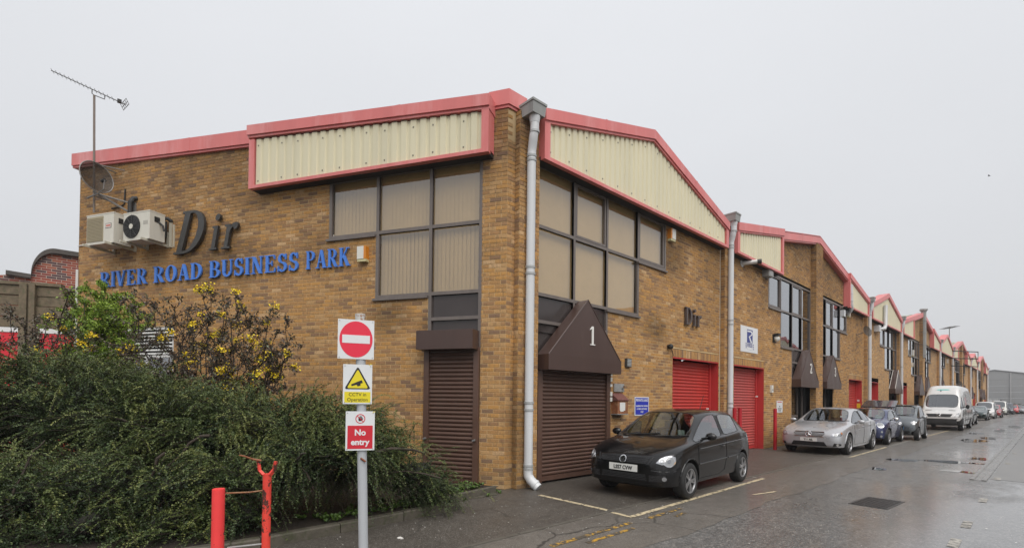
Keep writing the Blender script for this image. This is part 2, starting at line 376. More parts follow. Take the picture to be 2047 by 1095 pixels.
def _diag(xa, ya, xb, yb, w): return [[(xa-w/2, ya), (xa+w/2, ya), (xb+w/2, yb), (xb-w/2, yb)]]
def glyph(c):
    T, t = .17, .06; H = PI/2; g = []
    if c == 'I': g += _rect(.09, .09+T, 0, 1)+_ser(.175, 0, .33)+_ser(.175, 1, .33, True); w = .36
    elif c in 'RPB':
        g += _rect(.09, .09+T, 0, 1)+_ser(.175, 0, .33)+_ser(.175, 1, .33, True)
        yb = .46
        g += _ring(.1, .68, yb, 1, T, t, -H, H)+_rect(.2, .4, 1-t, 1)+_rect(.2, .4, yb, yb+t)
        w = .72
        if c == 'B': g += _ring(.08, .76, 0, yb+.05, T+.02, t, -H, H)+_rect(.2, .43, 0, t); w = .8
        if c == 'R': g += _diag(.38, .5, .66, .03, .19)+_ser(.70, 0, .22); w = .82
    elif c == 'V': g += _diag(.12, 1, .40, 0, .18)+_diag(.67, 1, .43, .05, .07)+_ser(.12, 1, .32, True)+_ser(.67, 1, .26, True); w = .8
    elif c == 'E':
        g += _rect(.09, .09+T, 0, 1)+_ser(.175, 0, .33)+_ser(.175, 1, .33, True)+_rect(.2, .66, 0, t)+_rect(.2, .62, 1-t, 1)+_rect(.2, .5, .49, .49+t)
        g += [[(.60, 0), (.68, 0), (.72, .26), (.68, .26)], [(.57, 1), (.57, .98), (.62, .76), (.66, .76), (.64, 1)], [(.46, .38), (.5, .38), (.5, .66), (.46, .66)]]; w = .75
    elif c == 'O': g += _ring(.03, .81, -.02, 1.02, .19, t, 0, 2*PI, 26); w = .84
    elif c == 'A': g += _diag(.42, 1, .68, 0, .18)+_diag(.40, .96, .15, .02, .07)+_rect(.22, .58, .3, .3+t)+_ser(.14, 0, .26)+_ser(.69, 0, .32); w = .84
    elif c == 'D': g += _rect(.09, .09+T, 0, 1)+_ser(.175, 0, .33)+_ser(.175, 1, .33, True)+_ring(-.12, .79, 0, 1, .19, t, -H, H)+_rect(.2, .36, 0, t)+_rect(.2, .36, 1-t, 1); w = .83
    elif c == 'U': g += _rect(.09, .09+T, .3, 1)+_ser(.175, 1, .33, True)+_rect(.63, .69, .3, 1)+_ser(.66, 1, .24, True)+_ring(.09, .69, -.02, .6, .15, .1, PI, 2*PI); w = .8
    elif c == 'S':
        g += _ring(.06, .56, .47, 1.02, .15, t+.02, 0.35, PI*1.35, 16)+_ring(.05, .60, -.02, .56, .16, t+.02, -PI*.83, PI*.45, 16)
        g += [[(.12, .62), (.24, .50), (.54, .33), (.50, .52)]]+_rect(.50, .55, .68, 1.0)+_rect(.05, .10, 0, .33); w = .64
    elif c == 'N': g += _rect(.13, .19, 0, 1)+_ser(.16, 0, .26)+_ser(.12, 1, .24, True)+_diag(.17, 1, .64, 0, .18)+_rect(.63, .69, .0, 1)+_ser(.66, 1, .26, True); w = .82
    elif c == 'K': g += _rect(.09, .09+T, 0, 1)+_ser(.175, 0, .33)+_ser(.175, 1, .33, True)+_diag(.26, .42, .64, .98, .08)+_diag(.38, .58, .69, .02, .2)+_ser(.66, 1, .26, True)+_ser(.72, 0, .3); w = .88
    elif c == 'i':
        g += _rect(.1, .24, 0, .66)+_ser(.17, 0, .3)+[[(.02, .66), (.02, .61), (.1, .58), (.24, .66)]]+_ring(.08, .27, .8, .99, .09, .09, 0, 2*PI, 10); w = .34
    elif c == 'r':
        g += _rect(.1, .24, 0, .66)+_ser(.17, 0, .32)+[[(.02, .66), (.02, .61), (.1, .58), (.24, .66)]]+[[(.23, .4), (.27, .52), (.37, .62), (.40, .70), (.30, .67), (.23, .54)]]+_ring(.35, .52, .50, .70, .08, .09, 0, 2*PI, 10); w = .5
    elif c == '1': g += _rect(.2, .33, 0, 1)+_ser(.265, 0, .4)+[[(.04, .8), (.2, .86), (.2, 1), (.33, 1), (.2, .99)]]; w = .5
    elif c == '2': g += _ring(.05, .52, .46, 1.02, .13, t, -.35, PI*.95, 16)+[[(.05, 0), (.17, .1), (.52, .62), (.38, .6)]]+_rect(.05, .52, 0, .12)+_rect(.48, .54, 0, .22); w = .6
    elif c == '3': g += _ring(.08, .50, .48, 1.02, .13, t, -H, PI*.85, 14)+_ring(.06, .54, -.02, .54, .14, t, -PI*.85, H, 14)+_ring(.05, .17, .12, .24, .06, .06, 0, 2*PI, 8); w = .6
    else: w = .4
    return g, w
def serif_word(txt, F, u0, u1, z0, h, n0, depth, name_cb, slant=0., gap=.06, space=.38, ustretch=None):
    """lays txt between u0 and u1 (or natural width when u1 is None); calls name_cb(MB) per letter"""
    items = []; x = 0
    for c in txt:
        if c == ' ': x += space; continue
        g, w_ = glyph(c); items.append((g, x)); x += w_+gap
    tot = x-gap; sc = h if u1 is None else (u1-u0)/tot
    for g, x in items:
        mb = MB(); k = 0
        for poly in g:
            area = sum(poly[i][0]*poly[(i+1) % len(poly)][1]-poly[(i+1) % len(poly)][0]*poly[i][1] for i in range(len(poly)))
            pl = poly if area > 0 else poly[::-1]
            mb.prism(F, [(u0+(x+px+slant*py)*sc, z0+py*h) for px, py in pl], n0, n0+depth+.0006*(k % 5)); k += 1
        name_cb(mb)
    return sc*tot
# ------------------------------------------------------------------ ground
FX = Frame((0, 0, 0), (0, 1))                 # street front, u = y, n = x
LD = (-0.8691936, -0.49447193)
FL = Frame((0, 0, 0), (-LD[0], -LD[1]))       # side wall, u = -distance from the corner
def asphalt(name, base, fine, rough, wet, specks=.5, film=0., x0=0., coarse=.42):
    m = bpy.data.materials.new(name); m.use_nodes = True; nt = m.node_tree; b = nt.nodes['Principled BSDF']
    geo = N(nt, 'ShaderNodeNewGeometry'); P = geo.outputs['Position']
    n0 = N(nt, 'ShaderNodeTexNoise'); n0.inputs['Scale'].default_value = .5; n0.inputs['Detail'].default_value = 7; n0.inputs['Roughness'].default_value = .65
    mp = N(nt, 'ShaderNodeMapping'); mp.inputs['Scale'].default_value = (1, .45, 1); nt.links.new(P, mp.inputs[0]); nt.links.new(mp.outputs[0], n0.inputs[0])
    n1 = N(nt, 'ShaderNodeTexNoise'); n1.inputs['Scale'].default_value = 5; n1.inputs['Detail'].default_value = 6; nt.links.new(P, n1.inputs[0])
    v = N(nt, 'ShaderNodeTexVoronoi'); v.inputs['Scale'].default_value = fine; nt.links.new(P, v.inputs[0])
    v2 = N(nt, 'ShaderNodeTexVoronoi'); v2.inputs['Scale'].default_value = fine*.38; nt.links.new(P, v2.inputs[0])   # coarse chippings
    vm = N(nt, 'ShaderNodeMix', data_type='RGBA'); vm.inputs[0].default_value = coarse; nt.links.new(v.outputs['Color'], vm.inputs[6]); nt.links.new(v2.outputs['Color'], vm.inputs[7])
    wn = N(nt, 'ShaderNodeRGBToBW'); nt.links.new(vm.outputs[2], wn.inputs[0])
    cr = N(nt, 'ShaderNodeValToRGB'); e = cr.color_ramp.elements
    e[0].position = .25; e[0].color = tuple(c*.62 for c in base)+(1,); e[1].position = .72; e[1].color = tuple(c*1.35 for c in base)+(1,)
    mxn = N(nt, 'ShaderNodeMix'); mxn.inputs[0].default_value = .4; nt.links.new(n0.outputs[0], mxn.inputs[2]); nt.links.new(n1.outputs[0], mxn.inputs[3]); nt.links.new(mxn.outputs[0], cr.inputs[0])
    sp = N(nt, 'ShaderNodeMapRange'); sp.inputs[1].default_value = .2; sp.inputs[2].default_value = .9; sp.inputs[3].default_value = 1-specks*.6; sp.inputs[4].default_value = 1+specks
    nt.links.new(wn.outputs[0], sp.inputs[0])
    x = N(nt, 'ShaderNodeMix', data_type='RGBA', blend_type='MULTIPLY'); x.inputs[0].default_value = 1; nt.links.new(cr.outputs[0], x.inputs[6]); nt.links.new(sp.outputs[0], x.inputs[7])
    # pale stones in the binder
    gt = N(nt, 'ShaderNodeMath', operation='GREATER_THAN'); gt.inputs[1].default_value = .72; nt.links.new(wn.outputs[0], gt.inputs[0])
    gm = N(nt, 'ShaderNodeMath', operation='MULTIPLY'); gm.inputs[1].default_value = specks; nt.links.new(gt.outputs[0], gm.inputs[0])
    x2 = N(nt, 'ShaderNodeMix', data_type='RGBA'); nt.links.new(gm.outputs[0], x2.inputs[0]); nt.links.new(x.outputs[2], x2.inputs[6]); x2.inputs[7].default_value = (.26, .245, .22, 1)
    # hairline cracks and worn-through patches
    nd = N(nt, 'ShaderNodeTexNoise'); nd.inputs['Scale'].default_value = 2.2; nd.inputs['Detail'].default_value = 5; nt.links.new(P, nd.inputs[0])
    vd = N(nt, 'ShaderNodeMix', data_type='VECTOR'); vd.inputs[0].default_value = .22; nt.links.new(P, vd.inputs[4]); nt.links.new(nd.outputs['Color'], vd.inputs[5])
    vc = N(nt, 'ShaderNodeTexVoronoi', feature='DISTANCE_TO_EDGE'); vc.inputs['Scale'].default_value = .75; nt.links.new(vd.outputs[1], vc.inputs[0])
    ck = N(nt, 'ShaderNodeMapRange'); ck.inputs[1].default_value = .004; ck.inputs[2].default_value = .011; ck.inputs[3].default_value = .7; ck.inputs[4].default_value = 0.; nt.links.new(vc.outputs['Distance'], ck.inputs[0])
    ckm = N(nt, 'ShaderNodeMath', operation='MULTIPLY'); nt.links.new(ck.outputs[0], ckm.inputs[0]); gg = N(nt, 'ShaderNodeMapRange'); gg.inputs[1].default_value = .48; gg.inputs[2].default_value = .62; nt.links.new(n0.outputs[0], gg.inputs[0]); nt.links.new(gg.outputs[0], ckm.inputs[1])
    x5 = N(nt, 'ShaderNodeMix', data_type='RGBA'); nt.links.new(ckm.outputs[0], x5.inputs[0]); nt.links.new(x2.outputs[2], x5.inputs[6]); x5.inputs[7].default_value = (.015, .014, .012, 1)
    nt.links.new(x5.outputs[2], b.inputs['Base Color'])
    r = N(nt, 'ShaderNodeMapRange'); r.inputs[1].default_value = .35; r.inputs[2].default_value = .62; r.inputs[3].default_value = wet; r.inputs[4].default_value = rough
    nt.links.new(n0.outputs[0], r.inputs[0]); nt.links.new(r.outputs[0], b.inputs['Roughness'])
    bp = N(nt, 'ShaderNodeBump'); bp.inputs['Strength'].default_value = .5; bp.inputs['Distance'].default_value = .006
    nt.links.new(v.outputs['Distance'], bp.inputs['Height']); nt.links.new(bp.outputs[0], b.inputs['Normal'])
    # a film of rain water where the surface lies low
    s3 = N(nt, 'ShaderNodeSeparateXYZ'); nt.links.new(P, s3.inputs[0])
    xr = N(nt, 'ShaderNodeMapRange'); xr.inputs[1].default_value = x0; xr.inputs[2].default_value = x0+1.6; xr.inputs[3].default_value = -.16; xr.inputs[4].default_value = .10; nt.links.new(s3.outputs[0], xr.inputs[0])
    n4 = N(nt, 'ShaderNodeTexNoise'); n4.inputs['Scale'].default_value = .55; n4.inputs['Detail'].default_value = 8; n4.inputs['Roughness'].default_value = .68
    m4 = N(nt, 'ShaderNodeMapping'); m4.inputs['Scale'].default_value = (1, .55, 1); m4.inputs['Location'].default_value = (4.3, 1.7, 0); nt.links.new(P, m4.inputs[0]); nt.links.new(m4.outputs[0], n4.inputs[0])
    ad = N(nt, 'ShaderNodeMath', operation='ADD'); nt.links.new(n4.outputs[0], ad.inputs[0]); nt.links.new(xr.outputs[0], ad.inputs[1])
    fm = N(nt, 'ShaderNodeMapRange'); fm.inputs[1].default_value = .47; fm.inputs[2].default_value = .60; fm.inputs[3].default_value = film*.12; fm.inputs[4].default_value = film; nt.links.new(ad.outputs[0], fm.inputs[0])
    nt.links.new(fm.outputs[0], b.inputs['Coat Weight']); b.inputs['Coat Roughness'].default_value = .13; b.inputs['Coat IOR'].default_value = 1.5
    nb = N(nt, 'ShaderNodeTexNoise'); nb.inputs['Scale'].default_value = 26; nb.inputs['Detail'].default_value = 4; nt.links.new(P, nb.inputs[0])
    b2 = N(nt, 'ShaderNodeBump'); b2.inputs['Strength'].default_value = .12; b2.inputs['Distance'].default_value = .01; nt.links.new(nb.outputs[0], b2.inputs['Height']); nt.links.new(b2.outputs[0], b.inputs['Coat Normal'])
    return m
A_ROAD = asphalt('road_asphalt', (.105, .103, .099), 75, .48, .22, .85, film=.95, x0=3.5, coarse=.3)
A_STRIP = asphalt('strip_asphalt', (.112, .10, .086), 130, .55, .32, .38, film=.28, x0=1.6, coarse=.12)
A_FORE = asphalt('forecourt_asphalt', (.066, .057, .047), 120, .62, .42, .45, film=.07, x0=.4, coarse=.12)
A_FAR = mat('ground_concrete', (.11, .105, .095), .6, var=.3, vscale=.4)
def sheet(name, pts, z, m):
    mb = MB(); mb.poly([(x, y, z) for x, y in pts]); o = part(name, mb, m); o['kind'] = 'structure'; return o
def strip_edge(pts_l, pts_r, name, z, m):
    mb = MB()
    for i in range(len(pts_l)-1): mb.quad((*pts_l[i], z), (*pts_r[i], z), (*pts_r[i+1], z), (*pts_l[i+1], z))
    o = part(name, mb, m); o['kind'] = 'structure'; return o
sheet('ground', [(-700, -300), (500, -300), (500, 1500), (-700, 1500)], -.016, A_FAR)
sheet('road', [(1.0, -40), (12.2, -40), (12.2, 112), (1.0, 112)], -.008, A_ROAD)
def wob(y, a, s): return a*(math.sin(y*1.3+s)+.6*math.sin(y*3.1+2*s)+.4*math.sin(y*7.7+s*3))
ys = [-30+.18*i for i in range(720)]
strip_edge([(1.1, y) for y in ys], [(3.5+wob(y, .035, 1), y) for y in ys], 'road_strip', -.004, A_STRIP)
fore = [(-.35, -.2), (-.35, 100.2), (-.35, 100.2), (2.19, 100.2), (2.19, -30), (-1, -30), (.5, -9), (.80, -4.3), (.62, -1.55), (.36, -1.45), (.16, -.35)]
sheet('forecourt', [(-.4, -.25), (.2, -.38), (.36, -1.45), (.62, -1.55), (.80, -4.3), (.5, -9), (-1, -30), (2.19, -30), (2.19, 100.2), (-.4, 100.2)], 0., A_FORE)
# flush edging stones between forecourt and road strip
mb = MB(); y = -8.
while y < 60:
    l = .9; mb.box(2.19, 2.25, y, y+l-.012, -.05, .006+.004*random.random()); y += l
o = part('kerb', mb, mat('kerb_flush', (.10, .09, .075), .6, var=.3, vscale=5)); o['kind'] = 'structure'
# painted marks
M_WHITE = mat('worn_white_paint', (.54, .45, .29), .6, var=.2, vscale=8, col2=(.085, .075, .06), thr=(.50, .60))
M_FADED = mat('faded_white_paint', (.40, .38, .34), .6, var=.2, vscale=6, col2=(.07, .066, .06), thr=(.44, .58))
M_YEL = mat('worn_yellow_paint', (.46, .26, .03), .6, var=.3, vscale=7, col2=(.08, .068, .052), thr=(.42, .50))
def mark(name, pts, wd, z, m, seg=.25):
    mb = MB()
    for (x0, y0), (x1, y1) in zip(pts[:-1], pts[1:]):
        a, b = Vector((x0, y0, z)), Vector((x1, y1, z)); t = (b-a).normalized(); nn = Vector((-t.y, t.x, 0))*wd/2
        mb.quad(a-nn, b-nn, b+nn, a+nn)
    o = part(name, mb, m); o['kind'] = 'structure'; return o
mark('bay_marking', [(.74, .15), (2.17, .14)], .085, .004, M_WHITE)
mark('bay_marking', [(2.27, .10), (2.64, .06)], .085, .001, M_WHITE)
mark('bay_marking', [(2.60, .105), (2.47, 5.1)], .085, .001, M_WHITE)
mark('bay_marking', [(2.435, 5.15), (2.25, 5.12)], .07, .001, M_FADED)
mark('bay_marking', [(.05, 12.0), (2.16, 11.32)], .07, .004, M_FADED)
mark('bay_marking', [(2.27, 11.28), (2.62, 11.26)], .08, .001, M_FADED)
mark('bay_marking', [(2.58, 11.31), (2.55, 16.2)], .08, .001, M_WHITE)
mark('bay_marking', [(2.55, 16.7), (2.53, 21.2)], .08, .001, M_FADED)
mark('bay_marking', [(2.53, 23.2), (2.56, 33.5)], .085, .001, M_WHITE)
mark('bay_marking', [(2.56, 40), (2.56, 58)], .085, .001, M_FADED)
mark('bay_marking', [(3.05, 3.1), (3.2, 3.75)], .05, .001, M_WHITE)
for a, b in ((-1.75, -.2), (.2, 1.1)):
    mark('yellow_line', [(2.80, a), (2.78, b)], .075, .001, M_YEL)
    mark('yellow_line', [(2.98, a+.4), (2.96, b-.2)], .06, .001, M_YEL)
for y in (-2.5, 1.75, 3.05, 5.5, 9., 13, 17): mark('lane_marking', [(5.76, y), (5.75, y+.5)], .10, -.004, M_FADED)
# drainage channel down the middle of the road: slightly raised, wet concrete
M_CHAN = mat('wet_concrete_channel', (.17, .165, .155), .28, var=.35, vscale=3, bump=.3, bscale=20)
mb = MB(); y = 8.6
while y < 100:
    l = 2.4; mb.box(5.36, 5.43, y, y+l-.02, -.03, .012); mb.box(5.55, 5.62, y, y+l-.02, -.03, .010); mb.box(5.43, 5.55, y, y+l-.02, -.03, -.002); y += l
o = part('drain_channel', mb, M_CHAN); o['kind'] = 'structure'
strip_edge([(5.64, y) for y in ys if y > 9], [(6.5+wob(y, .12, 2.)+.3*math.sin(y*.6), y) for y in ys if y > 9], 'road_strip', -.005, mat('pale_worn_road', (.15, .145, .135), .32, var=.35, vscale=2, bump=.2, bscale=30))
# puddles
M_WATER = mat('puddle_water', (.012, .012, .012), .015, spec=.8)
def puddle(cx, cy, rx, ry, sd, z=-.003):
    rg = random.Random(sd); ph = [rg.uniform(0, 6.28) for _ in range(6)]; pts = []
    for i in range(64):
        a = 2*PI*i/64; k = 1+sum(.26/(j+1)*math.sin((j+2)*a+ph[j]) for j in range(6))
        pts.append((cx+rx*k*math.cos(a), cy+ry*k*math.sin(a)))
    o = sheet('puddle', pts, z, M_WATER); return o
for q in ((3.72, 11.8, .30, .42, 1), (4.62, 12.4, .62, .34, 2), (5.05, 10.05, .26, .26, 3), (4.3, 23.5, .33, 1.6, 4), (4.6, 26.2, .3, .9, 5), (3.7, 9.0, .12, .35, 7), (3.9, 30.5, .2, 1.4, 8), (4.5, 36, .22, 2.2, 9), (4.9, 44, .25, 2.6, 11), (5.1, 14.2, .18, .5, 13)): puddle(*q)
# manhole cover
mh = thing('manhole_cover', 'rectangular cast iron manhole cover with a chequered top set in the road', 'manhole cover', (4.62, 4.05, 0), rad(-4))
mb = MB(); mb.box(-.26, .26, -.47, .47, -.06, -.002)
part('frame', mb, mat('cast_iron', (.05, .047, .045), .4, metal=.5, var=.3, vscale=12), mh, world=False)
mb = MB()
for i in range(8):
    for j in range(14):
        x = -.23+.46*i/8; y = -.44+.88*j/14
        mb.box(x+.006, x+.048, y+.006+(.015 if i % 2 else 0), y+.046+(.015 if i % 2 else 0), -.004, .004)
part('tread_pattern', mb, MATS['cast_iron'], mh, world=False, kind='stuff')
# blossom petals and litter specks on the wet ground
mb = MB()
for k in range(520):
    if k < 300: x, y = RNG.uniform(.4, 2.9), RNG.uniform(-4.4, 1.2)
    else: x, y = RNG.uniform(.9, 6.6), RNG.uniform(-3, 6)
    if x < .9 and y < -1: continue
    r_ = abs(RNG.normal(.004, .003))+.0025; a = RNG.uniform(0, 6.28); z = .003
    mb.poly([(x+r_*math.cos(a+t), y+r_*math.sin(a+t)*.7, z+.002*(j % 2)) for j, t in enumerate((0, 1.4, 2.6, 4.1, 5.2))])
o = part('petals', mb, mat('petal', (.7, .68, .64), .7)); tag(o, 'tiny white petals scattered over the wet forecourt and road', 'petals', kind='stuff')
mb = MB(); mb.box(1.45, 1.52, -2.9, -2.865, .002, .012); mb.box(1.47, 1.50, -2.92, -2.88, .004, .016)
tag(part('litter', mb, MATS['petal']), 'crumpled white scrap of paper lying on the wet forecourt', 'litter')
# ------------------------------------------------------------------ walls of bricks
BW, BH, J = .225, .075, .010
BR = brick_mat(); MO = mortar_mat()
class BrickSet:
    """all bricks of one wall; the biggest in the picture become objects of their own, the rest one mesh"""
    def __init__(s): s.items = []      # frame,u0,u1,z0,z1,n,full
    def add(s, F, u0, u1, z0, z1, n=0, full=False): s.items.append((F, u0, u1, z0, z1, n, full))
def lay(bs, F, u0, u1, z0, z1, holes=(), top=None, n=0, phase=0.):
    k0 = int(round(z0/BH)); k1 = int(math.ceil(z1/BH))
    for k in range(k0, k1):
        za, zb = k*BH+J/2, (k+1)*BH-J/2
        if zb > z1+.04 and top is None: zb = min(zb, z1)
        iv = [(u0, u1)]
        for a, b, c, d in holes:
            if c < zb-.012 and d > za+.012:
                nv = []
                for p, q in iv:
                    if b <= p or a >= q: nv.append((p, q)); continue
                    if a > p: nv.append((p, a))
                    if b < q: nv.append((b, q))
                iv = nv
        o = (phase+(BW/2 if k % 2 else 0)) % BW
        for p, q in iv:
            m = math.floor((p-o)/BW)
            while o+m*BW < q:
                a, b = max(p, o+m*BW), min(q, o+(m+1)*BW); m += 1
                if b-a < .028: continue
                zz = zb
                if top is not None:
                    tt = min(top(a), top(b))
                    if za > tt-.02: continue
                    zz = min(zb, tt)
                full = b-a > BW-.002 and zz == zb
                bs.add(F, a+J/2 if a > p+1e-4 or True else a, b-J/2, za, zz, n, full)
def soldiers(bs, F, u0, u1, z0, n=0):
    k = round((u1-u0)/BH); st = (u1-u0)/k
    for i in range(k): bs.add(F, u0+i*st+J/2, u0+(i+1)*st-J/2, z0+J/2, z0+.215, n)
def backing(F, u0, u1, z0, holes=(), top=None, z1=None, n=-.007, step=None, name='mortar', mb=None):
    us = sorted({u0, u1, *[min(max(v, u0), u1) for h in holes for v in h[:2]]})
    if top is not None:
        for v in top.brk:
            if u0 < v < u1: us.append(v)
        us = sorted(set(us))
    mb = mb or MB()
    for a, b in zip(us[:-1], us[1:]):
        if b-a < 1e-4: continue
        m = (a+b)/2; zs = [(z0, None)]; cuts = sorted([(h[2], h[3]) for h in holes if h[0] < m < h[1]])
        cur = z0; segs = []
        for c, d in cuts:
            if c > cur: segs.append((cur, c))
            cur = max(cur, d)
        segs.append((cur, None))
        for c, d in segs:
            if d is None:
                ta, tb = (top(a), top(b)) if top is not None else (z1, z1)
                if max(ta, tb) <= c: continue
            else: ta = tb = d
            mb.quad(F.p(a, c, n), F.p(b, c, n), F.p(b, tb, n), F.p(a, ta, n))
    return mb
class Top:
    def __init__(s, pts): s.pts = pts; s.brk = [p[0] for p in pts]
    def __call__(s, u):
        P = s.pts
        if u <= P[0][0]: return P[0][1]
        for (a, x), (b, y) in zip(P[:-1], P[1:]):
            if u <= b: return x+(y-x)*(u-a)/(b-a)
        return P[-1][1]
UNIT_BRICK = None
def unit_brick():
    global UNIT_BRICK
    if UNIT_BRICK is None:
        mb = MB(); w_, h_, d = .1075-.0, .0325, .03
        e = .0025
        mb.hexa([(-w_, e, -h_), (w_, e, -h_), (w_, d, -h_), (-w_, d, -h_), (-w_, e, h_), (w_, e, h_), (w_, d, h_), (-w_, d, h_)])
        mb.f.pop(); mb.m.pop()
        # arrised front edge
        mb2 = MB(); mb2.v = list(mb.v)
        mb2.hexa([(-w_, .003, -h_), (w_, .003, -h_), (w_, d, -h_), (-w_, d, -h_), (-w_, .003, h_), (w_, .003, h_), (w_, d, h_), (-w_, d, h_)])
        mb3 = MB()
        f = [(-w_+.003, 0, -h_+.003), (w_-.003, 0, -h_+.003), (w_-.003, 0, h_-.003), (-w_+.003, 0, h_-.003)]
        g = [(-w_, .003, -h_), (w_, .003, -h_), (w_, .003, h_), (-w_, .003, h_)]
        q = [(-w_, d, -h_), (w_, d, -h_), (w_, d, h_), (-w_, d, h_)]
        mb3.poly(f)
        for i in range(4):
            j = (i+1) % 4; mb3.quad(g[i], g[j], f[j], f[i]); mb3.quad(q[i], q[j], g[j], g[i])
        UNIT_BRICK = mb3.mesh('brick', BR)
    return UNIT_BRICK
def in_view(P):
    v = Vector(P)-CAM; d = v.dot(_f)
    if d < .5: return None
    x = 1023.5+967*v.dot(_r)/d; y = 781.8-967*v.dot(_u)/d
    return (x, y, d) if 0 < x < 2047 and 0 < y < 1095 else None
def build_bricks(bs, wall, parts=0, hide=None):
    its = bs.items; chosen = set()
    if parts:
        sc = []
        for i, (F, a, b, c, d, n, full) in enumerate(its):
            if not full: continue
            p = F.p((a+b)/2, (c+d)/2, n); q = in_view(p)
            if q is None or (hide and hide(q[0], q[1])): continue
            to = (CAM-p).normalized().dot(F.n)
            sc.append((to/(q[2]**2), i))
        sc.sort(reverse=True); chosen = {i for _, i in sc[:parts]}
        me = unit_brick()
        for i in chosen:
            F, a, b, c, d, n, full = its[i]
            share('brick', me, wall, F.mat((a+b)/2, (c+d)/2, n+random.uniform(-.001, .002)))
    mb = MB(); vals = []
    k = len(its); V = []; Fc = []
    for i, (F, a, b, c, d, n, full) in enumerate(its):
        if i in chosen: continue
        j = random.uniform(-.0015, .0022); e = .0025
        P = F.p
        b0 = len(V)
        V += [P(a+e, c+e, n+j), P(b-e, c+e, n+j), P(b-e, d-e, n+j), P(a+e, d-e, n+j), P(a, c, n-.016), P(b, c, n-.016), P(b, d, n-.016), P(a, d, n-.016)]
        Fc += [(b0, b0+1, b0+2, b0+3), (b0+4, b0+5, b0+1, b0), (b0+5, b0+6, b0+2, b0+1), (b0+6, b0+7, b0+3, b0+2), (b0+7, b0+4, b0, b0+3)]
        vals += [random.uniform(.002, 1)]*5
    off = wloc(wall)
    me = bpy.data.meshes.new('bricks'); me.from_pydata([tuple(v-off) for v in V], [], Fc); me.materials.append(BR)
    at = me.attributes.new('bc', 'FLOAT', 'FACE'); at.data.foreach_set('value', vals); me.update()
    o = bpy.data.objects.new('bricks', me); COL.objects.link(o); o.parent = wall; o['kind'] = 'stuff'

# ------------------------------------------------------------------ shared building pieces
M_RED = mat('red_painted_flashing', (.62, .168, .16), .42, var=.12, vscale=1.3, streak=True, col2=(.70, .29, .28), thr=(.5, .75))
M_REDD = mat('red_door_paint', (.47, .042, .04), .45, var=.12, vscale=2, streak=True)
M_REDS = mat('red_shutter_slat', (.47, .045, .035), .40, var=.2, vscale=2.5, streak=True)
M_REDP = mat('faded_red_shutter_slat', (.44, .085, .075), .45, var=.25, vscale=2.5, streak=True)
M_CREAM = mat('cream_cladding', (.66, .61, .43), .45, var=.06, vscale=1.2, streak=True, col2=(.57, .53, .38), thr=(.5, .8))
M_BROWN = mat('brown_shutter', (.105, .058, .042), .38, var=.18, vscale=4)
M_BROWN2 = mat('brown_canopy', (.066, .038, .031), .36, var=.12, vscale=3, streak=True, col2=(.10, .066, .054), thr=(.58, .8))
M_FRAME = mat('dark_bronze_frame', (.145, .122, .11), .42, var=.2, vscale=5, streak=True)
M_PANEL = mat('dark_spandrel', (.05, .04, .038), .12, var=.15, vscale=2)
M_PIPE = mat('grey_pipe', (.60, .61, .62), .38, var=.08, vscale=4, streak=True)
M_HOP = mat('grey_hopper', (.28, .285, .275), .5, var=.2, vscale=4, streak=True)
M_COLLAR = mat('pipe_collar', (.36, .37, .37), .45, var=.12, vscale=6)
M_DARK = mat('dark_void', (.018, .016, .015), .8)  # near black: shade of unlit rooms put into the colour; soffits use it too
M_BLIND = mat('blind_slat', (.62, .52, .335), .8, var=.06, vscale=3)
M_BLIND2 = mat('pale_blind_slat', (.42, .41, .38), .8, var=.06, vscale=3)
M_SCREW = mat('screw', (.2, .19, .15), .4, metal=.6)
G_BRONZE = glass('bronze_glass', (.86, .775, .64), 1.5, .10)
G_GREY = glass('grey_glass', (.45, .44, .43), 1.9, .22)
M_ROOF = mat('roof_sheet', (.36, .35, .25), .5, var=.2, vscale=1)
M_CAP = mat('pale_roof_edge', (.62, .60, .56), .5, var=.1, vscale=2)

def cladding(parent, F, u0, u1, zb, top, n, pitch=.2, sheet_w=1.0):
    """trapezoidal ribbed sheets, about a metre wide each"""
    k = max(1, round((u1-u0)/sheet_w)); sw = (u1-u0)/k
    dpt = .028
    for i in range(k):
        a, b = u0+i*sw, u0+(i+1)*sw; m = max(1, round((b-a)/pitch)); pw = (b-a)/m; prof = []
        for j in range(m):
            q = a+j*pw; prof += [(q, 0), (q+pw*.55, 0), (q+pw*.65, -dpt), (q+pw*.90, -dpt)]
        prof.append((b, 0))
        mb = MB(); mb2 = prof
        for (p, d), (q, e) in zip(prof[:-1], prof[1:]):
            mb.quad(F.p(p, zb, n+d), F.p(q, zb, n+e), F.p(q, top(q), n+e), F.p(p, top(p), n+d))
        o = part('cladding_sheet', mb, M_CREAM, parent)
        mb = MB()
        for j in range(0, m, 3):
            q = a+j*pw+pw*.3
            for zz in (zb+.12, top(q)-.14):
                if zz < top(q)-.05: mb.fbox(F, q-.012, q+.012, zz-.012, zz+.012, n, n+.008)
        if F is FL or u1 < 10: part('screw', mb, M_SCREW, o, kind='stuff')
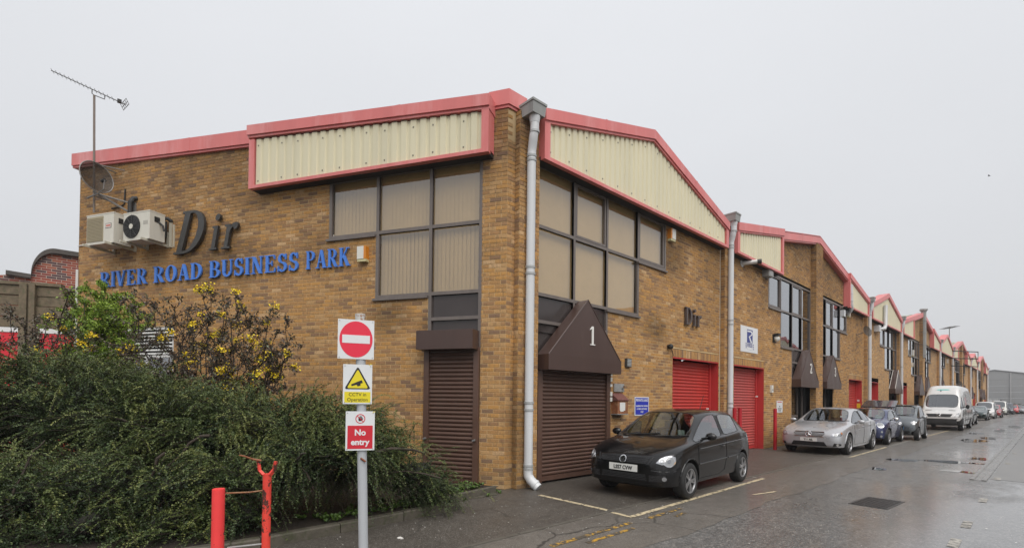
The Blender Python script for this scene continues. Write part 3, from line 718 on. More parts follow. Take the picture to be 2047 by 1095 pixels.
def fascia(parent, F, pts, thick, n0, n1, trim=.05, lip=.03, cap_seams=True):
    """sloping flashing: pts (u, ztop); deep board, a narrow step beneath"""
    mb = MB(); n = len(pts)
    for i in range(n-1):
        (a, za), (b, zb) = pts[i], pts[i+1]
        P = F.p
        def slab(t0, t1, q0, q1):
            mb.hexa([P(a, za-t1, q1), P(b, zb-t1, q1), P(b, zb-t1, q0), P(a, za-t1, q0), P(a, za-t0, q1), P(b, zb-t0, q1), P(b, zb-t0, q0), P(a, za-t0, q0)])
        slab(0, thick, n0, n1); slab(thick, thick+trim, n0, n1-lip)
        if cap_seams:
            L_ = b-a; k = int(L_//2.4)
            for j in range(1, k+1):
                u = a+L_*j/(k+1); z = za+(zb-za)*j/(k+1)
                mb.fbox(F, u-.05, u+.05, z-thick+.004, z+.003, n1, n1+.0025)
    return part('fascia', mb, M_RED, parent)
def window_bay(parent, F, u0, u1, z0, z1, glassm, sash=False, blind=None, depth=.022, panel=False, sill=False):
    """one bay: frame bars, a pane (or a dark spandrel), blinds behind"""
    w_ = .032
    mb = MB()
    for a, b, c, d in ((u0-w_, u0+w_, z0-w_, z1+w_), (u1-w_, u1+w_, z0-w_, z1+w_), (u0+w_, u1-w_, z0-w_, z0+w_), (u0+w_, u1-w_, z1-w_, z1+w_)):
        mb.fbox(F, a, b, c, d, -depth-.034, -depth+.02+random.uniform(0, .0015))
    if sash:
        k = w_+.012; e = .045
        for a, b, c, d in ((u0+k, u0+k+e, z0+k, z1-k), (u1-k-e, u1-k, z0+k, z1-k), (u0+k+e, u1-k-e, z0+k, z0+k+e), (u0+k+e, u1-k-e, z1-k-e, z1-k)):
            mb.fbox(F, a, b, c, d, -depth-.03, -depth+.012)
    o = part('window' if not panel else 'spandrel', mb, M_FRAME, parent)
    mb = MB(); P = F.p; jx = [random.uniform(-.002, .002) for _ in range(4)]; nn = -depth-.028
    mb.quad(P(u0+w_-.01, z0+w_-.01, nn+jx[0]), P(u1-w_+.01, z0+w_-.01, nn+jx[1]), P(u1-w_+.01, z1-w_+.01, nn+jx[2]), P(u0+w_-.01, z1-w_+.01, nn+jx[3]))
    part('panel' if panel else 'pane', mb, M_PANEL if panel else glassm, o)
    if blind and not panel:
        mb = MB(); sw = .089; k = int((u1-u0)/sw)+1; ang = rad(random.uniform(7, 15))
        for i in range(k):
            c = u0+(u1-u0)*(i+.5)/k; h = sw*.56; t = ang+rad(random.uniform(-2.5, 2.5)); top = z1+.02; bt = z0-.02
            a = (c-h*math.cos(t), -depth-.10-h*math.sin(t)); b = (c+h*math.cos(t), -depth-.10+h*math.sin(t))
            mb.quad(P(a[0], bt, a[1]), P(b[0], bt, b[1]), P(b[0], top, b[1]), P(a[0], top, a[1]))
        part('blind', mb, blind, o)
    return o
def dark_backing(parent, F, u0, u1, z0, z1, n=-.55, m=None):  # near-black box behind an opening, standing in for an unlit room
    mb = MB(); P = F.p
    mb.quad(P(u0, z0, n), P(u1, z0, n), P(u1, z1, n), P(u0, z1, n))
    mb.quad(P(u0, z0, -.14), P(u0, z0, n), P(u0, z1, n), P(u0, z1, -.14)); mb.quad(P(u1, z0, n), P(u1, z0, -.14), P(u1, z1, -.14), P(u1, z1, n))
    mb.quad(P(u0, z0, n), P(u0, z0, -.14), P(u1, z0, -.14), P(u1, z0, n)); mb.quad(P(u0, z1, -.14), P(u0, z1, n), P(u1, z1, n), P(u1, z1, -.14))
    return part('dark_backing', mb, m or M_DARK, parent)
SLATS = {}
def shutter(parent, F, u0, u1, z0, z1, n, m, pitch=.077, guides=.07, gm=None, handle=False):
    """rolling shutter: each curved slat an object; guides at the sides, bottom rail"""
    mb = MB()
    g = guides
    if g:
        mb.fbox(F, u0-g, u0, z0-.02, z1, n-.04, n+.06); mb.fbox(F, u1, u1+g, z0-.02, z1, n-.04, n+.058)
    mb.fbox(F, u0+.002, u1-.002, z0, z0+.09, n-.02, n+.022)
    o = part('shutter', mb, gm or m, parent)
    k = max(1, int(round((z1-z0-.09)/pitch))); ph = (z1-z0-.09)/k
    key = (round(u1-u0, 3), round(ph, 4), m.name, F is FL)
    if key not in SLATS:
        prof = [(0, -.012), (.10, .000), (.28, .014), (.5, .018), (.72, .014), (.88, .002), (.93, -.012)]
        mb = MB(); L_ = (u1-u0)/2
        for (a, d), (b, e) in zip(prof[:-1], prof[1:]):
            mb.quad((-L_, -d, a*ph), (L_, -d, a*ph), (L_, -e, b*ph), (-L_, -e, b*ph))
        mb.quad((-L_, .012, .93*ph), (L_, .012, .93*ph), (L_, .012, ph), (-L_, .012, ph))
        SLATS[key] = mb.mesh('slat', m, smooth=50)
    for i in range(k): share('slat', SLATS[key], o, F.mat((u0+u1)/2, z0+.09+i*ph, n))
    return o
def downpipe(parent, F, u, zt, n=.2, r=.08, shoe=True, hopper=True, dz=0., simple=False):
    """hopper head, swan neck, pipe with collars, shoe"""
    sg = 14 if not simple else 8
    mb = MB(); P = F.p
    uo, no = u+(.0 if simple else -.02), n+.09
    zh = zt
    top_neck = zh-.45
    pts = [P(uo, zh, no), P(uo, zh-.20, no), P(uo, zh-.32, no)]
    path = [P(uo, zh-.12, no), P(uo, zh-.28, no), P(uo-.01, zh-.36, no-.015), P(u-.02, zh-.46, n+.05), P(u, zh-.56, n+.01), P(u, zh-.66, n), P(u, .28 if shoe else .02, n)]
    mb.tube(path, r, sg, cap=True)
    mb.tube([P(uo, zh+.0, no), P(uo, zh-.14, no)], r*1.35, sg, r2=r*1.05)
    o = part('downpipe', mb, M_PIPE, parent, smooth=35)
    zs = [zh-.30, zh-.70, zh-.78, 4.0, 3.88, 1.55, 1.42, .42, .36] if not simple else [zh-.7, 3.9, 1.5]
    for z in zs:
        q = (no, uo) if z > zh-.35 else (n, u)
        mb = MB(); mb.tube([P(q[1], z-.02, q[0]), P(q[1], z+.02, q[0])], r*1.13, sg)
        part('collar', mb, M_COLLAR, o, smooth=35)
    if shoe:
        mb = MB(); mb.tube([P(u, .34, n), P(u, .24, n), P(u+.02, .16, n+.05), P(u+.06, .06, n+.16), P(u+.07, .035, n+.19)], r*1.08, sg)
        mb.tube([P(u+.045, .10, n+.12), P(u+.055, .08, n+.145)], r*1.2, sg)
        part('shoe', mb, M_PIPE, o, smooth=35)
    if hopper:
        mb = MB(); a, b = uo-.17, uo+.17; zb_, zt_ = zh-.02, zh+.2
        mb.hexa([P(a+.02, zb_, no+.11), P(b-.02, zb_, no+.11), P(b-.02, zb_, .1), P(a+.02, zb_, .1), P(a, zt_, no+.13), P(b, zt_, no+.13), P(b, zt_, .08), P(a, zt_, .08)])
        mb.fbox(F, a-.010, b+.010, zt_-.03, zt_+.010, .076, no+.14)
        part('hopper', mb, M_HOP, o)
    return o
def canopy(parent, u0, u1, d=.3, num=None, z0=2.17, z1=2.46, za=3.63):
    """gabled porch hood: fascia band, triangular front, two sloping sides"""
    F = FX; um = (u0+u1)/2+.05; mb = MB(); P = F.p
    mb.fbox(F, u0-.02, u1+.02, z0, z1, .004, d+.02)
    A, B, T, A2, B2, T2 = P(u0, z1, d), P(u1, z1, d), P(um, za, d-.03), P(u0-.01, z1, .004), P(u1+.01, z1, .004), P(um, za, .004)
    mb.poly([A, B, T]); mb.quad(A2, A, T, T2); mb.quad(B, B2, T2, T)
    # raised seams on the sloping edges
    mb.tube([A, T], .012, 5); mb.tube([B, T], .012, 5)
    o = part('canopy', mb, M_BROWN2, parent)
    if u0 > 30 and u0 < 36 or 28 < u0 < 30:
        for q_ in (A, B, A2): mb = MB(); mb.tube([q_, T2 if q_ is A2 else T], .016, 5); part('edge_strip', mb, M_CAP, o)
    if num:
        def cb(m_): part('numeral', m_, mat('white_numeral', (.75, .74, .70), .5), o)
        uu = {'1': um+.02, '2': um+.0, '3': um+.0}[num]
        serif_word(num, F, uu, None, 2.72, .38, d-.012, .02, cb)
    return o
def red_door(parent, bs, u0, u1, slatm=None, det=True):
    F = FX; z1 = 2.74
    mb = MB(); P = F.p; dd = -.30
    mb.quad(P(u1, 0, dd), P(u1, 0, -.0), P(u1, z1, -.0), P(u1, z1, dd)); mb.quad(P(u0, 0, 0), P(u0, 0, dd), P(u0, z1, dd), P(u0, z1, 0))
    mb.quad(P(u0, z1, 0), P(u0, z1, dd), P(u1, z1, dd), P(u1, z1, 0))
    mb.fbox(F, u0, u1, z1-.03, z1-.001, -.06, .006)
    o = part('door_surround', mb, M_REDD, parent)
    shutter(parent, F, u0+.09, u1-.09, .02, z1-.04, dd+.03, slatm or M_REDS, pitch=.09 if det else .12, guides=.08, gm=M_REDD)
    if bs is not None: soldiers(bs, F, u0-.15, u1+.15, z1, 0)
def fit_bays(t0, t1): 
    s = [0, .236, .476, .738, 1.0]; return [t0+(t1-t0)*k for k in s]
def unit_front(root, wall_holes, bs, y0, mirror, w0=.37, w1=4.95, door=(5.35, 7.93), num=None, lit=False, entrance='glass', blind=None, glassm=None, det=True, slatm=None, top_z=6.1):
    """windows, entrance, canopy and loading door of one unit; returns the holes it needs in the wall"""
    W = 8.3
    def Y(a, b):
        p, q = (y0+a, y0+b) if not mirror else (y0+W-b, y0+W-a); return (p, q)
    bays = fit_bays(w0, w1); zl, zm, zt = 3.62, 4.92, top_z
    gm = glassm or G_GREY
    holes = []
    for i in range(4):
        a, b = Y(bays[i], bays[i+1])
        window_bay(root, FX, a, b, zm, zt, gm, sash=(i in (1, 3)), blind=blind)
        if i < 3: window_bay(root, FX, a, b, zl, zm, gm, blind=blind)
    a, b = Y(bays[0], bays[2]); m = sum(Y(bays[1], bays[1]))/2
    for p, q in (sorted((a, m)), sorted((m, b))):
        window_bay(root, FX, p, q, 3.10, zl, None, panel=True); window_bay(root, FX, p, q, 2.3, 3.10, None, panel=True)
    # sills
    mb = MB()
    a3, b3 = Y(bays[3], bays[4]); a2, b2 = Y(bays[2], bays[3])
    mb.fbox(FX, a3-.05, b3+.05, zm-.075, zm-.034, -.1, .05); part('sill', mb, M_FRAME, root); mb = MB(); mb.fbox(FX, a2-.05, b2+.05, zl-.075, zl-.034, -.1, .051)
    part('sill', mb, M_FRAME, root)
    lo, hi = Y(bays[0], bays[4])[0], Y(bays[0], bays[4])[1]
    dark_backing(root, FX, lo, hi, 2.3, zt+.05, n=-.6)
    e = .036
    A = lambda t0, t1, z0, z1: holes.append((Y(t0, t1)[0], Y(t0, t1)[1], z0, z1))
    A(bays[0]-e, bays[4]+e, zm-e, zt+.12); A(bays[0]-e, bays[3]+e, zl-e, zm); A(bays[0]-e, bays[2]+e, 0, zl)
    A(door[0], door[1], 0, 2.74+.225)
    p, q = Y(*door); red_door(root, bs, p, q, slatm, det)
    mb = MB(); mb.quad((-1.35, y0+.05, 0), (-1.35, y0+W-.05, 0), (-1.35, y0+W-.05, 2.9), (-1.35, y0+.05, 2.9)); mb.quad((-1.35, y0+.05, 2.9), (-1.35, y0+W-.05, 2.9), (-.02, y0+W-.05, 2.9), (-.02, y0+.05, 2.9)); part('dark_backing', mb, M_DARK, root)  # dark sheets added behind the ground openings to shut out the sky
    # entrance under the canopy
    ea, eb = Y(w0+.02, bays[2]); 
    if entrance == 'shutter':
        shutter(root, FX, ea+.13, eb-.02, .045, 2.22, -.02, M_BROWN, pitch=.077, guides=.13, gm=M_BROWN)
        mb = MB(); mb.fbox(FX, ea-.03, eb+.12, 2.2, 2.3, -.1, .0); part('door_head', mb, M_BROWN2, root)
    else:
        mb = MB(); wd = (eb-ea)
        for u in (ea, ea+wd*.36, ea+wd*.70, eb-.05): mb.fbox(FX, u, u+.05, 0, 2.25, -.32, -.26)
        mb.fbox(FX, ea, eb, 2.2, 2.3, -.32, -.258); mb.fbox(FX, ea, eb, .0, .12, -.32, -.262); mb.fbox(FX, ea+wd*.36, ea+wd*.72, 1.0, 1.08, -.32, -.262)
        o = part('entrance_door', mb, M_FRAME, root)
        mb = MB(); mb.quad(FX.p(ea, .1, -.29), FX.p(eb, .1, -.29), FX.p(eb, 2.25, -.29), FX.p(ea, 2.25, -.29)); part('pane', mb, G_BRONZE, o)
        dark_backing(root, FX, ea, eb, 0, 2.3, n=-1.2)
    ca, cb_ = Y(w0+.03, bays[2]-.0)
    canopy(root, ca, cb_+(.0 if mirror else .08), num=num)
    return holes
# ------------------------------------------------------------------ corner unit (number 1)
W = 8.3
def pier(root, bs, y0, y1, proud, ztop, n_back=0., bricks=True, slot=None):
    """brick pier standing proud of the front wall"""
    f1 = Frame((0, y0, 0), (1, 0)); f2 = Frame((proud, 0, 0), (0, 1)); f3 = Frame((0, y1, 0), (-1, 0))
    if bricks:
        lay(bs, f1, 0, proud, 0, ztop, n=0); lay(bs, f2, y0, y1, 0, ztop, phase=y0); lay(bs, f3, -proud, 0, 0, ztop)
        mb = MB()
        for f, a, b in ((f1, 0, proud-.008), (f2, y0+.004, y1-.004), (f3, -proud+.008, 0)): mb.quad(f.p(a, 0, -.008), f.p(b, 0, -.008), f.p(b, ztop, -.008), f.p(a, ztop, -.008))
        mb.quad((0, y0, ztop-.002), (proud-.006, y0, ztop-.002), (proud-.006, y1, ztop-.002), (0, y1, ztop-.002))
        return mb
    mb = MB(); mb.box(-.05, proud, y0, y1, 0, ztop); return mb

uA = thing('industrial_unit', 'two storey tan brick corner unit numbered 1 with cream cladding and red roof edges', 'building', (0, 0, 0))
bsA = BrickSet()
# --- side wall facing the camera
topL = Top([(-11.52, 7.36), (-5.75, 7.03), (-5.7, 6.9), (-.30, 6.85), (0, 6.84)])
eL = .034
bl = [-3.82, -2.70, -1.53, -.51]
holesL = [(bl[0]-eL, bl[3]+.02, 4.85-eL, 6.12), (bl[1]-eL, bl[3]+.02, 3.58-eL, 4.86), (bl[2]-eL, bl[3]+.02, .05, 3.6)]
lv = (-9.9, -8.15, 1.75, 3.2)
holesL.append(lv)
lay(bsA, FL, -11.52, 0, 0, 7.4, holesL, topL)
for a, b, z in ((bl[0]-.02, bl[1]-eL-.005, 4.72), (bl[1]-.02, bl[2]-eL-.005, 3.45)):
    pass
wallA = part('brick_wall', backing(FL, -11.51, -.004, 0, holesL, topL), MO, uA)
GL = G_BRONZE
def wl(i, z0, z1, **k): return window_bay(uA, FL, bl[i], bl[i+1], z0, z1, GL, blind=M_BLIND, **k)
wl(0, 4.85, 5.99); wl(1, 4.85, 5.99); wl(2, 4.85, 5.99); wl(1, 3.58, 4.85); wl(2, 3.58, 4.85)
wl(2, 3.10, 3.58, panel=True); wl(2, 2.5, 3.10, panel=True)
dark_backing(uA, FL, bl[0], bl[3], 2.5, 6.05, n=-.6)
mb = MB(); mb.fbox(FL, bl[0]-.07, bl[1]-.035, 4.77, 4.815, -.1, .05); part('sill', mb, M_FRAME, uA); mb = MB(); mb.fbox(FL, bl[1]-.07, bl[2]-.035, 3.50, 3.545, -.1, .05)
part('sill', mb, M_FRAME, uA)
mb = MB(); mb.fbox(FL, bl[0]-.04, bl[3]+.02, 6.03, 6.14, -.14, -.02); part('window_head', mb, M_FRAME, uA)
shutter(uA, FL, -1.50, -.60, .05, 2.55, .0, M_BROWN, guides=.105, gm=M_BROWN)
mb = MB(); mb.fbox(FL, -1.64, -.515, 2.5, 2.845, .004, .3)
for u in (-.535, -1.62):
    for z in (2.54, 2.8): mb.fbox(FL, u-.008, u+.008, z-.008, z+.008, .3, .304)
part('shutter_box', mb, M_BROWN2, uA)
for u in (-1.55, -.555):
    mb = MB(); mb.tube([FL.p(u, .86, .06), FL.p(u, .86, .11)], .022, 8); mb.tube([FL.p(u-.03, .85, .10), FL.p(u+.03, .87, .10)], .012, 6)
    part('lock_handle', mb, mat('steel', (.45, .45, .45), .3, metal=.8), uA)
# louvred window half hidden by the shrubs
mb = MB(); a, b, c, d = lv
for p, q, r_, s_ in ((a, a+.06, c, d), (b-.06, b, c, d), (a+.06, b-.06, c, c+.06), (a+.06, b-.06, d-.06, d), (a+.06, b-.06, 2.48, 2.54), (a+.85, a+.9, c+.06, 2.48)): mb.fbox(FL, p, q, r_, s_, -.08, -.02)
o = part('window', mb, mat('white_upvc', (.70, .70, .68), .4), uA)
for i in range(7):
    mb = MB(); z = 2.56+i*.083; P = FL.p
    mb.hexa([P(a+.06, z, -.03), P(b-.06, z, -.03), P(b-.06, z+.04, -.075), P(a+.06, z+.04, -.075), P(a+.06, z+.012, -.03), P(b-.06, z+.012, -.03), P(b-.06, z+.052, -.075), P(a+.06, z+.052, -.075)])
    part('louvre', mb, MATS['white_upvc'], o)
mb = MB(); mb.quad(FL.p(a+.06, c+.06, -.06), FL.p(b-.06, c+.06, -.06), FL.p(b-.06, 2.48, -.06), FL.p(a+.06, 2.48, -.06)); part('pane', mb, G_GREY, o)
dark_backing(uA, FL, a, b, c, d, n=-.5)
# cladding, flashings
cT = Top([(-5.68, 7.02), (-.28, 6.70)])
cladding(uA, FL, -5.52, -.41, 6.0, cT, .26)
mb = MB(); P = FL.p
mb.prism(FL, [(-5.68, 5.965), (-.262, 5.955), (-.262, 6.02), (-5.68, 6.03)], .19, .30)
mb.prism(FL, [(-5.68, 6.03), (-5.54, 6.03), (-5.54, 7.0), (-5.68, 7.0)], .02, .299); mb.prism(FL, [(-.40, 6.02), (-.262, 6.02), (-.262, 6.72), (-.40, 6.72)], .02, .299)
part('cladding_trim', mb, M_RED, uA)
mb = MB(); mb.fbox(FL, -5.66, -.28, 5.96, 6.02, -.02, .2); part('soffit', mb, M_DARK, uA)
fascia(uA, FL, [(-11.72, 7.705), (-5.70, 7.36)], .30, -.25, .09, trim=.05)
fascia(uA, FL, [(-5.72, 7.305), (-.25, 6.965)], .205, -.25, .33, trim=.05)
# mitred corner piece over the pier
mb = MB()
def miter(z0, z1, n):
    a, b = FL.p(-.36, 0, n), FX.p(.42, 0, n)
    c = FL.n+FX.n; c = Vector((0, 0, 0))+c*(n/(c.dot(FX.n)))
    ai, bi, ci = FL.p(-.36, 0, -.2), FX.p(.42, 0, -.2), Vector((-.3, .2, 0))
    Z = lambda p, z: (p.x, p.y, z)
    mb.hexa([Z(a, z0), Z(c, z0), Z(ci, z0), Z(ai, z0), Z(a, z1), Z(c, z1), Z(ci, z1), Z(ai, z1)])
    mb.hexa([Z(c, z0), Z(b, z0), Z(bi, z0), Z(ci, z0), Z(c, z1), Z(b, z1), Z(bi, z1), Z(ci, z1)])
miter(6.90, 7.17, .045); miter(6.85, 6.90, .02)
part('fascia', mb, M_RED, uA)
# --- street front
yA0, yA1 = .4, 8.7
topA = Top([(0, 6.85), (.8, 6.85), (4.5, 7.7), (8.2, 6.7), (8.7, 6.6)])
holesA = unit_front(uA, None, bsA, .4, False, num='1', entrance='shutter', blind=M_BLIND, glassm=G_BRONZE)
zA = 6.28
topA2 = Top([(0, 6.86), (.2, 6.86), (.21, zA), (8.7, zA)])
lay(bsA, FX, 0, 8.42, 0, 6.9, holesA, topA2)
part('brick_wall', backing(FX, .004, 8.7, 0, holesA, topA2), MO, uA)
mb = MB(); mb.fbox(FX, 8.395, 8.415, 0, 6.1, -.02, .004); part('movement_joint', mb, mat('pale_mastic', (.55, .50, .42), .7), uA)
mb = pier(uA, bsA, .18, .69, .13, 6.84); part('pier', mb, MO, uA)
def clad_front(root, y0, y1, pts, n=.22, zb=6.08, left=True, right=True):
    """ribbed cream panel over the front with red trims; pts = underside of the fascia"""
    T = Top(pts); cladding(root, FX, y0+.14, y1-.14, zb+.05, T, n, pitch=.19)
    mb = MB(); mb.fbox(FX, y0, y1, zb-.02, zb+.05, n-.06, n+.045)
    for a, b in (((y0, y0+.15),) if left else ())+(((y1-.15, y1),) if right else ()):
        mb.prism(FX, [(a, zb+.05), (b, zb+.05), (b, T(b)), (a, T(a))], .01, n+.044)
    part('cladding_trim', mb, M_RED, root)
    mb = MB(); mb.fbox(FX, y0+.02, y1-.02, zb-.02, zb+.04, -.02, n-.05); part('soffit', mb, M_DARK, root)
eA, rA = 6.98, 7.98
ptsA = [(.66, 6.985), (4.35, 7.985), (8.36, 6.80)]
fascia(uA, FX, ptsA, .215, -.25, .31)
clad_front(uA, .66, 8.36, [(.66, 6.72), (4.35, 7.72), (8.36, 6.535)], n=.235)
downpipe(uA, FX, .385, 6.72, n=.215)
def gable_roof(root, y0, yr, y1, ze0, zr, ze1, depth=26):
    mb = MB(); x = .22
    th = .04
    for a, za, b, zb in ((y0, ze0, yr, zr), (yr, zr, y1, ze1)):
        k = max(2, int(abs(b-a)/.5))
        mb.quad((x, a, za), (x, b, zb), (-depth, b, zb), (-depth, a, za))
    o = part('roof', mb, M_ROOF, root)
    mb = MB()
    k = 22
    for i in range(k):      # raised ribs and yellowed translucent strips
        xx = -.5-i*1.1
        for a, za, b, zb in ((y0, ze0, yr, zr), (yr, zr, y1, ze1)):
            wd = .30 if i % 3 == 1 else .07
            mb.hexa([(xx, a, za+.006), (xx, b, zb+.006), (xx-wd, b, zb+.006), (xx-wd, a, za+.006), (xx, a, za+.035), (xx, b, zb+.035), (xx-wd, b, zb+.035), (xx-wd, a, za+.035)], 1 if i % 3 == 1 else 0)
    part('roof_rib', mb, [M_ROOF, mat('yellowed_rooflight', (.40, .36, .16), .4)], o)
    mb = MB()
    for a, za, b, zb in ((y0, ze0, yr, zr), (yr, zr, y1, ze1)):
        mb.hexa([(x, a, za+.04), (x, b, zb+.04), (-.25, b, zb+.04), (-.25, a, za+.04), (x, a, za+.06), (x, b, zb+.06), (-.25, b, zb+.06), (-.25, a, za+.06)])
    part('verge_cap', mb, M_CAP, o)
gable_roof(uA, .5, 4.35, 8.4, 6.82, 7.86, 6.66)
mb = MB(); pts = [(0, .3, 6.8), (-9.9, -5.55, 7.3), (-12.5, -2, 7.3), (-12.5, .4, 6.8)]; mb.poly(pts[::-1])  # unseen roof sheet behind the fascia, added to block light
E2 = FL.p(-11.52, 0, 0)
mb.quad((E2.x, E2.y, 0), (E2.x, E2.y, 7.38), (E2.x-5, E2.y+9, 7.38), (E2.x-5, E2.y+9, 0)); part('roof', mb, M_ROOF, uA)
build_bricks(bsA, wallA, parts=298, hide=lambda x, y: x < 640 and y > 560)
mb = MB(); mb.tube([FL.p(-11.50, .3, .03), FL.p(-11.50, 4.75, .03)], .03, 6); mb.tube([FL.p(-11.50, 5.35, .02), FL.p(-10.3, 5.42, .02)], .015, 5)
part('overflow_pipe', mb, mat('white_plastic', (.68, .68, .66), .4), uA)

# ------------------------------------------------------------------ the rest of the terrace
BRICKFAR = brick_wall_mat()
def big_unit(label, y0, near=False, **kw):
    """two units under one wide gable: door, windows | windows, door, brick pier in the middle"""
    y1 = y0+2*W; ym = y0+W; root = thing('industrial_unit', label, 'building', (0, y0, 0)); bs = BrickSet() if near else None
    hs = unit_front(root, None, bs, y0, True, w0=.47, w1=4.87, door=(5.27, 7.62), det=near, num=kw.get('n1'), blind=kw.get('blind'), slatm=kw.get('slatm'))
    hs += unit_front(root, None, bs, ym, False, w0=.60, w1=4.82, door=(5.27, 7.72), det=near, num=kw.get('n2'), blind=kw.get('blind'))
    ze, zr = 6.92, 8.48
    fp = lambda y: ze+(zr-ze)*(1-abs(y-ym)/W)
    top = Top([(y0, 6.2), (y0+3.98, 6.2), (y0+4.0, fp(y0+4.0)-.3), (ym, zr-.3), (y1-4.0, fp(y1-4)-.3), (y1-3.98, 6.2), (y1, 6.2)])
    if near:
        lay(bs, FX, y0+.28, y1, 0, 8.4, hs, top); wall = part('brick_wall', backing(FX, y0, y1, 0, hs, top), MO, root)
        mbs = [pier(root, bs, y0-.26, y0+.34, .13, 6.2), pier(root, bs, ym-.42, ym+.46, .2, zr-.42)]
        for m_ in mbs: part('pier', m_, MO, root)
        build_bricks(bs, wall)
    else:
        wall = part('brick_wall', backing(FX, y0, y1, 0, hs, top, n=0), BRICKFAR, root)
        for a, b, p_, zt in ((y0-.26, y0+.34, .13, 6.2), (ym-.42, ym+.46, .2, zr-.42)): part('pier', pier(root, None, a, b, p_, zt, bricks=False), BRICKFAR, root)
    cl = 4.05
    fascia(root, FX, [(y0+.28, fp(y0+.28)), (y0+cl, fp(y0+cl))], .24, -.2, .31, cap_seams=near)
    fascia(root, FX, [(y0+cl, fp(y0+cl)-.03), (ym, zr-.03), (y1-cl, fp(y1-cl)-.03)], .30, -.2, .22 if near else .23, cap_seams=near)
    fascia(root, FX, [(y1-cl, fp(y1-cl)), (y1-.34, fp(y1-.34))], .24, -.2, .31, cap_seams=near)
    clad_front(root, y0+.28, y0+cl, [(y0, fp(y0)-.29), (y0+cl, fp(y0+cl)-.29)], n=.235)
    clad_front(root, y1-cl, y1-.34, [(y1-cl, fp(y1-cl)-.29), (y1, fp(y1)-.29)], n=.235)
    downpipe(root, FX, y0-.02, 6.92, simple=not near)
    gable_roof(root, y0+.1, ym, y1-.1, ze-.1, zr-.12, ze-.1)
    return root
def small_unit(label, y0, **kw):
    y1 = y0+W; yr = y0+4.1; root = thing('industrial_unit', label, 'building', (0, y0, 0))
    hs = unit_front(root, None, None, y0, kw.get('mirror', True), door=(5.35, 7.9), det=False)
    top = Top([(y0, 6.2), (y1, 6.2)])
    part('brick_wall', backing(FX, y0, y1, 0, hs, top, n=0), BRICKFAR, root)
    part('pier', pier(root, None, y0-.26, y0+.3, .13, 6.2, bricks=False), BRICKFAR, root)
    fascia(root, FX, [(y0+.28, 6.93), (yr, 7.98), (y1-.34, 6.93)], .24, -.2, .31, cap_seams=False)
    clad_front(root, y0+.28, y1-.34, [(y0+.28, 6.64), (yr, 7.69), (y1-.34, 6.64)], n=.235)
    downpipe(root, FX, y0-.02, 6.92, simple=True)
    gable_roof(root, y0+.1, yr, y1-.1, 6.84, 7.88, 6.84)
    return root
YB, YC, YD, YE, YF, YG, YH = 8.7, 25.4, 33.7, 50.3, 58.6, 75.2, 83.5
uB = big_unit('double brick unit with canopies numbered 2 and 3 under one wide red gable', YB, near=True, n1='2', n2='3', slatm=M_REDP)
uC = small_unit('narrow brick unit with a fully clad cream gable beside unit 3', YC)
uD = big_unit('wide double brick unit with a tall grey flue rising at its ridge', YD)
uE = small_unit('narrow brick unit with a cream gable behind the white panel van', YE, mirror=False)
uF = big_unit('wide double brick unit carrying a roof aerial and an empty sign frame', YF)
uG = small_unit('small distant brick unit with a cream gable before the last wide unit', YG, mirror=False)
uH = big_unit('last and farthest brick unit of the terrace beside the grey warehouse', YH)
mb = MB(); mb.fbox(FX, YH+2*W, YH+2*W+.02, 0, 7, -20, .1); part('end_wall', mb, BRICKFAR, uH)
downpipe(uH, FX, YH+2*W-.1, 6.92, simple=True)
# flues and pipes fixed to the units
mb = MB(); mb.tube([(.0, 21.75, 5.95), (.16, 21.72, 5.95), (.24, 21.62, 6.05), (.24, 21.5, 6.3), (.24, 21.45, 7.15)], .1, 10)
for z in (6.4, 6.75, 7.1): mb.tube([(.24, 21.47, z-.02), (.24, 21.47, z+.02)], .115, 10)
part('flue', mb, M_PIPE, uB, smooth=35); mb = MB(); mb.box(.0, .16, 20.75, 21.0, 5.6, 5.9); part('vent_box', mb, M_PIPE, uB)
mb = MB(); mb.tube([(.0, 9.92, 5.98), (.02, 9.92, 5.98)], .12, 12); mb.tube([(.0, 9.92, 5.98), (.40, 10.12, 5.99)], .07, 12)
o = part('flue', mb, mat('white_flue', (.64, .64, .62), .35), uB, smooth=35); mb = MB(); mb.tube([(.39, 10.115, 5.99), (.50, 10.17, 5.993)], .076, 12); part('flue_terminal', mb, mat('black_plastic', (.02, .02, .02), .45), o, smooth=35)
mb = MB(); mb.tube([(.22, 41.75, 5.0), (.22, 41.75, 8.55)], .16, 10)
for z in (5.2, 6.0, 6.9, 7.8, 8.5): mb.tube([(.22, 41.75, z-.03), (.22, 41.75, z+.03)], .185, 10)
mb.lathe([(.0, .16), (.24, .14), (.26, .02), (.18, 0)], (.22, 41.75, 8.55), 10); part('flue', mb, M_HOP, uD, smooth=35)
mb = MB(); mb.tube([(.1, 27.8, 5.72), (.34, 28.0, 5.76), (.36, 28.15, 5.95), (.36, 28.2, 7.1)], .1, 8); mb.box(0, .25, 27.3, 27.75, 5.55, 5.9); part('flue', mb, M_PIPE, uC, smooth=35)

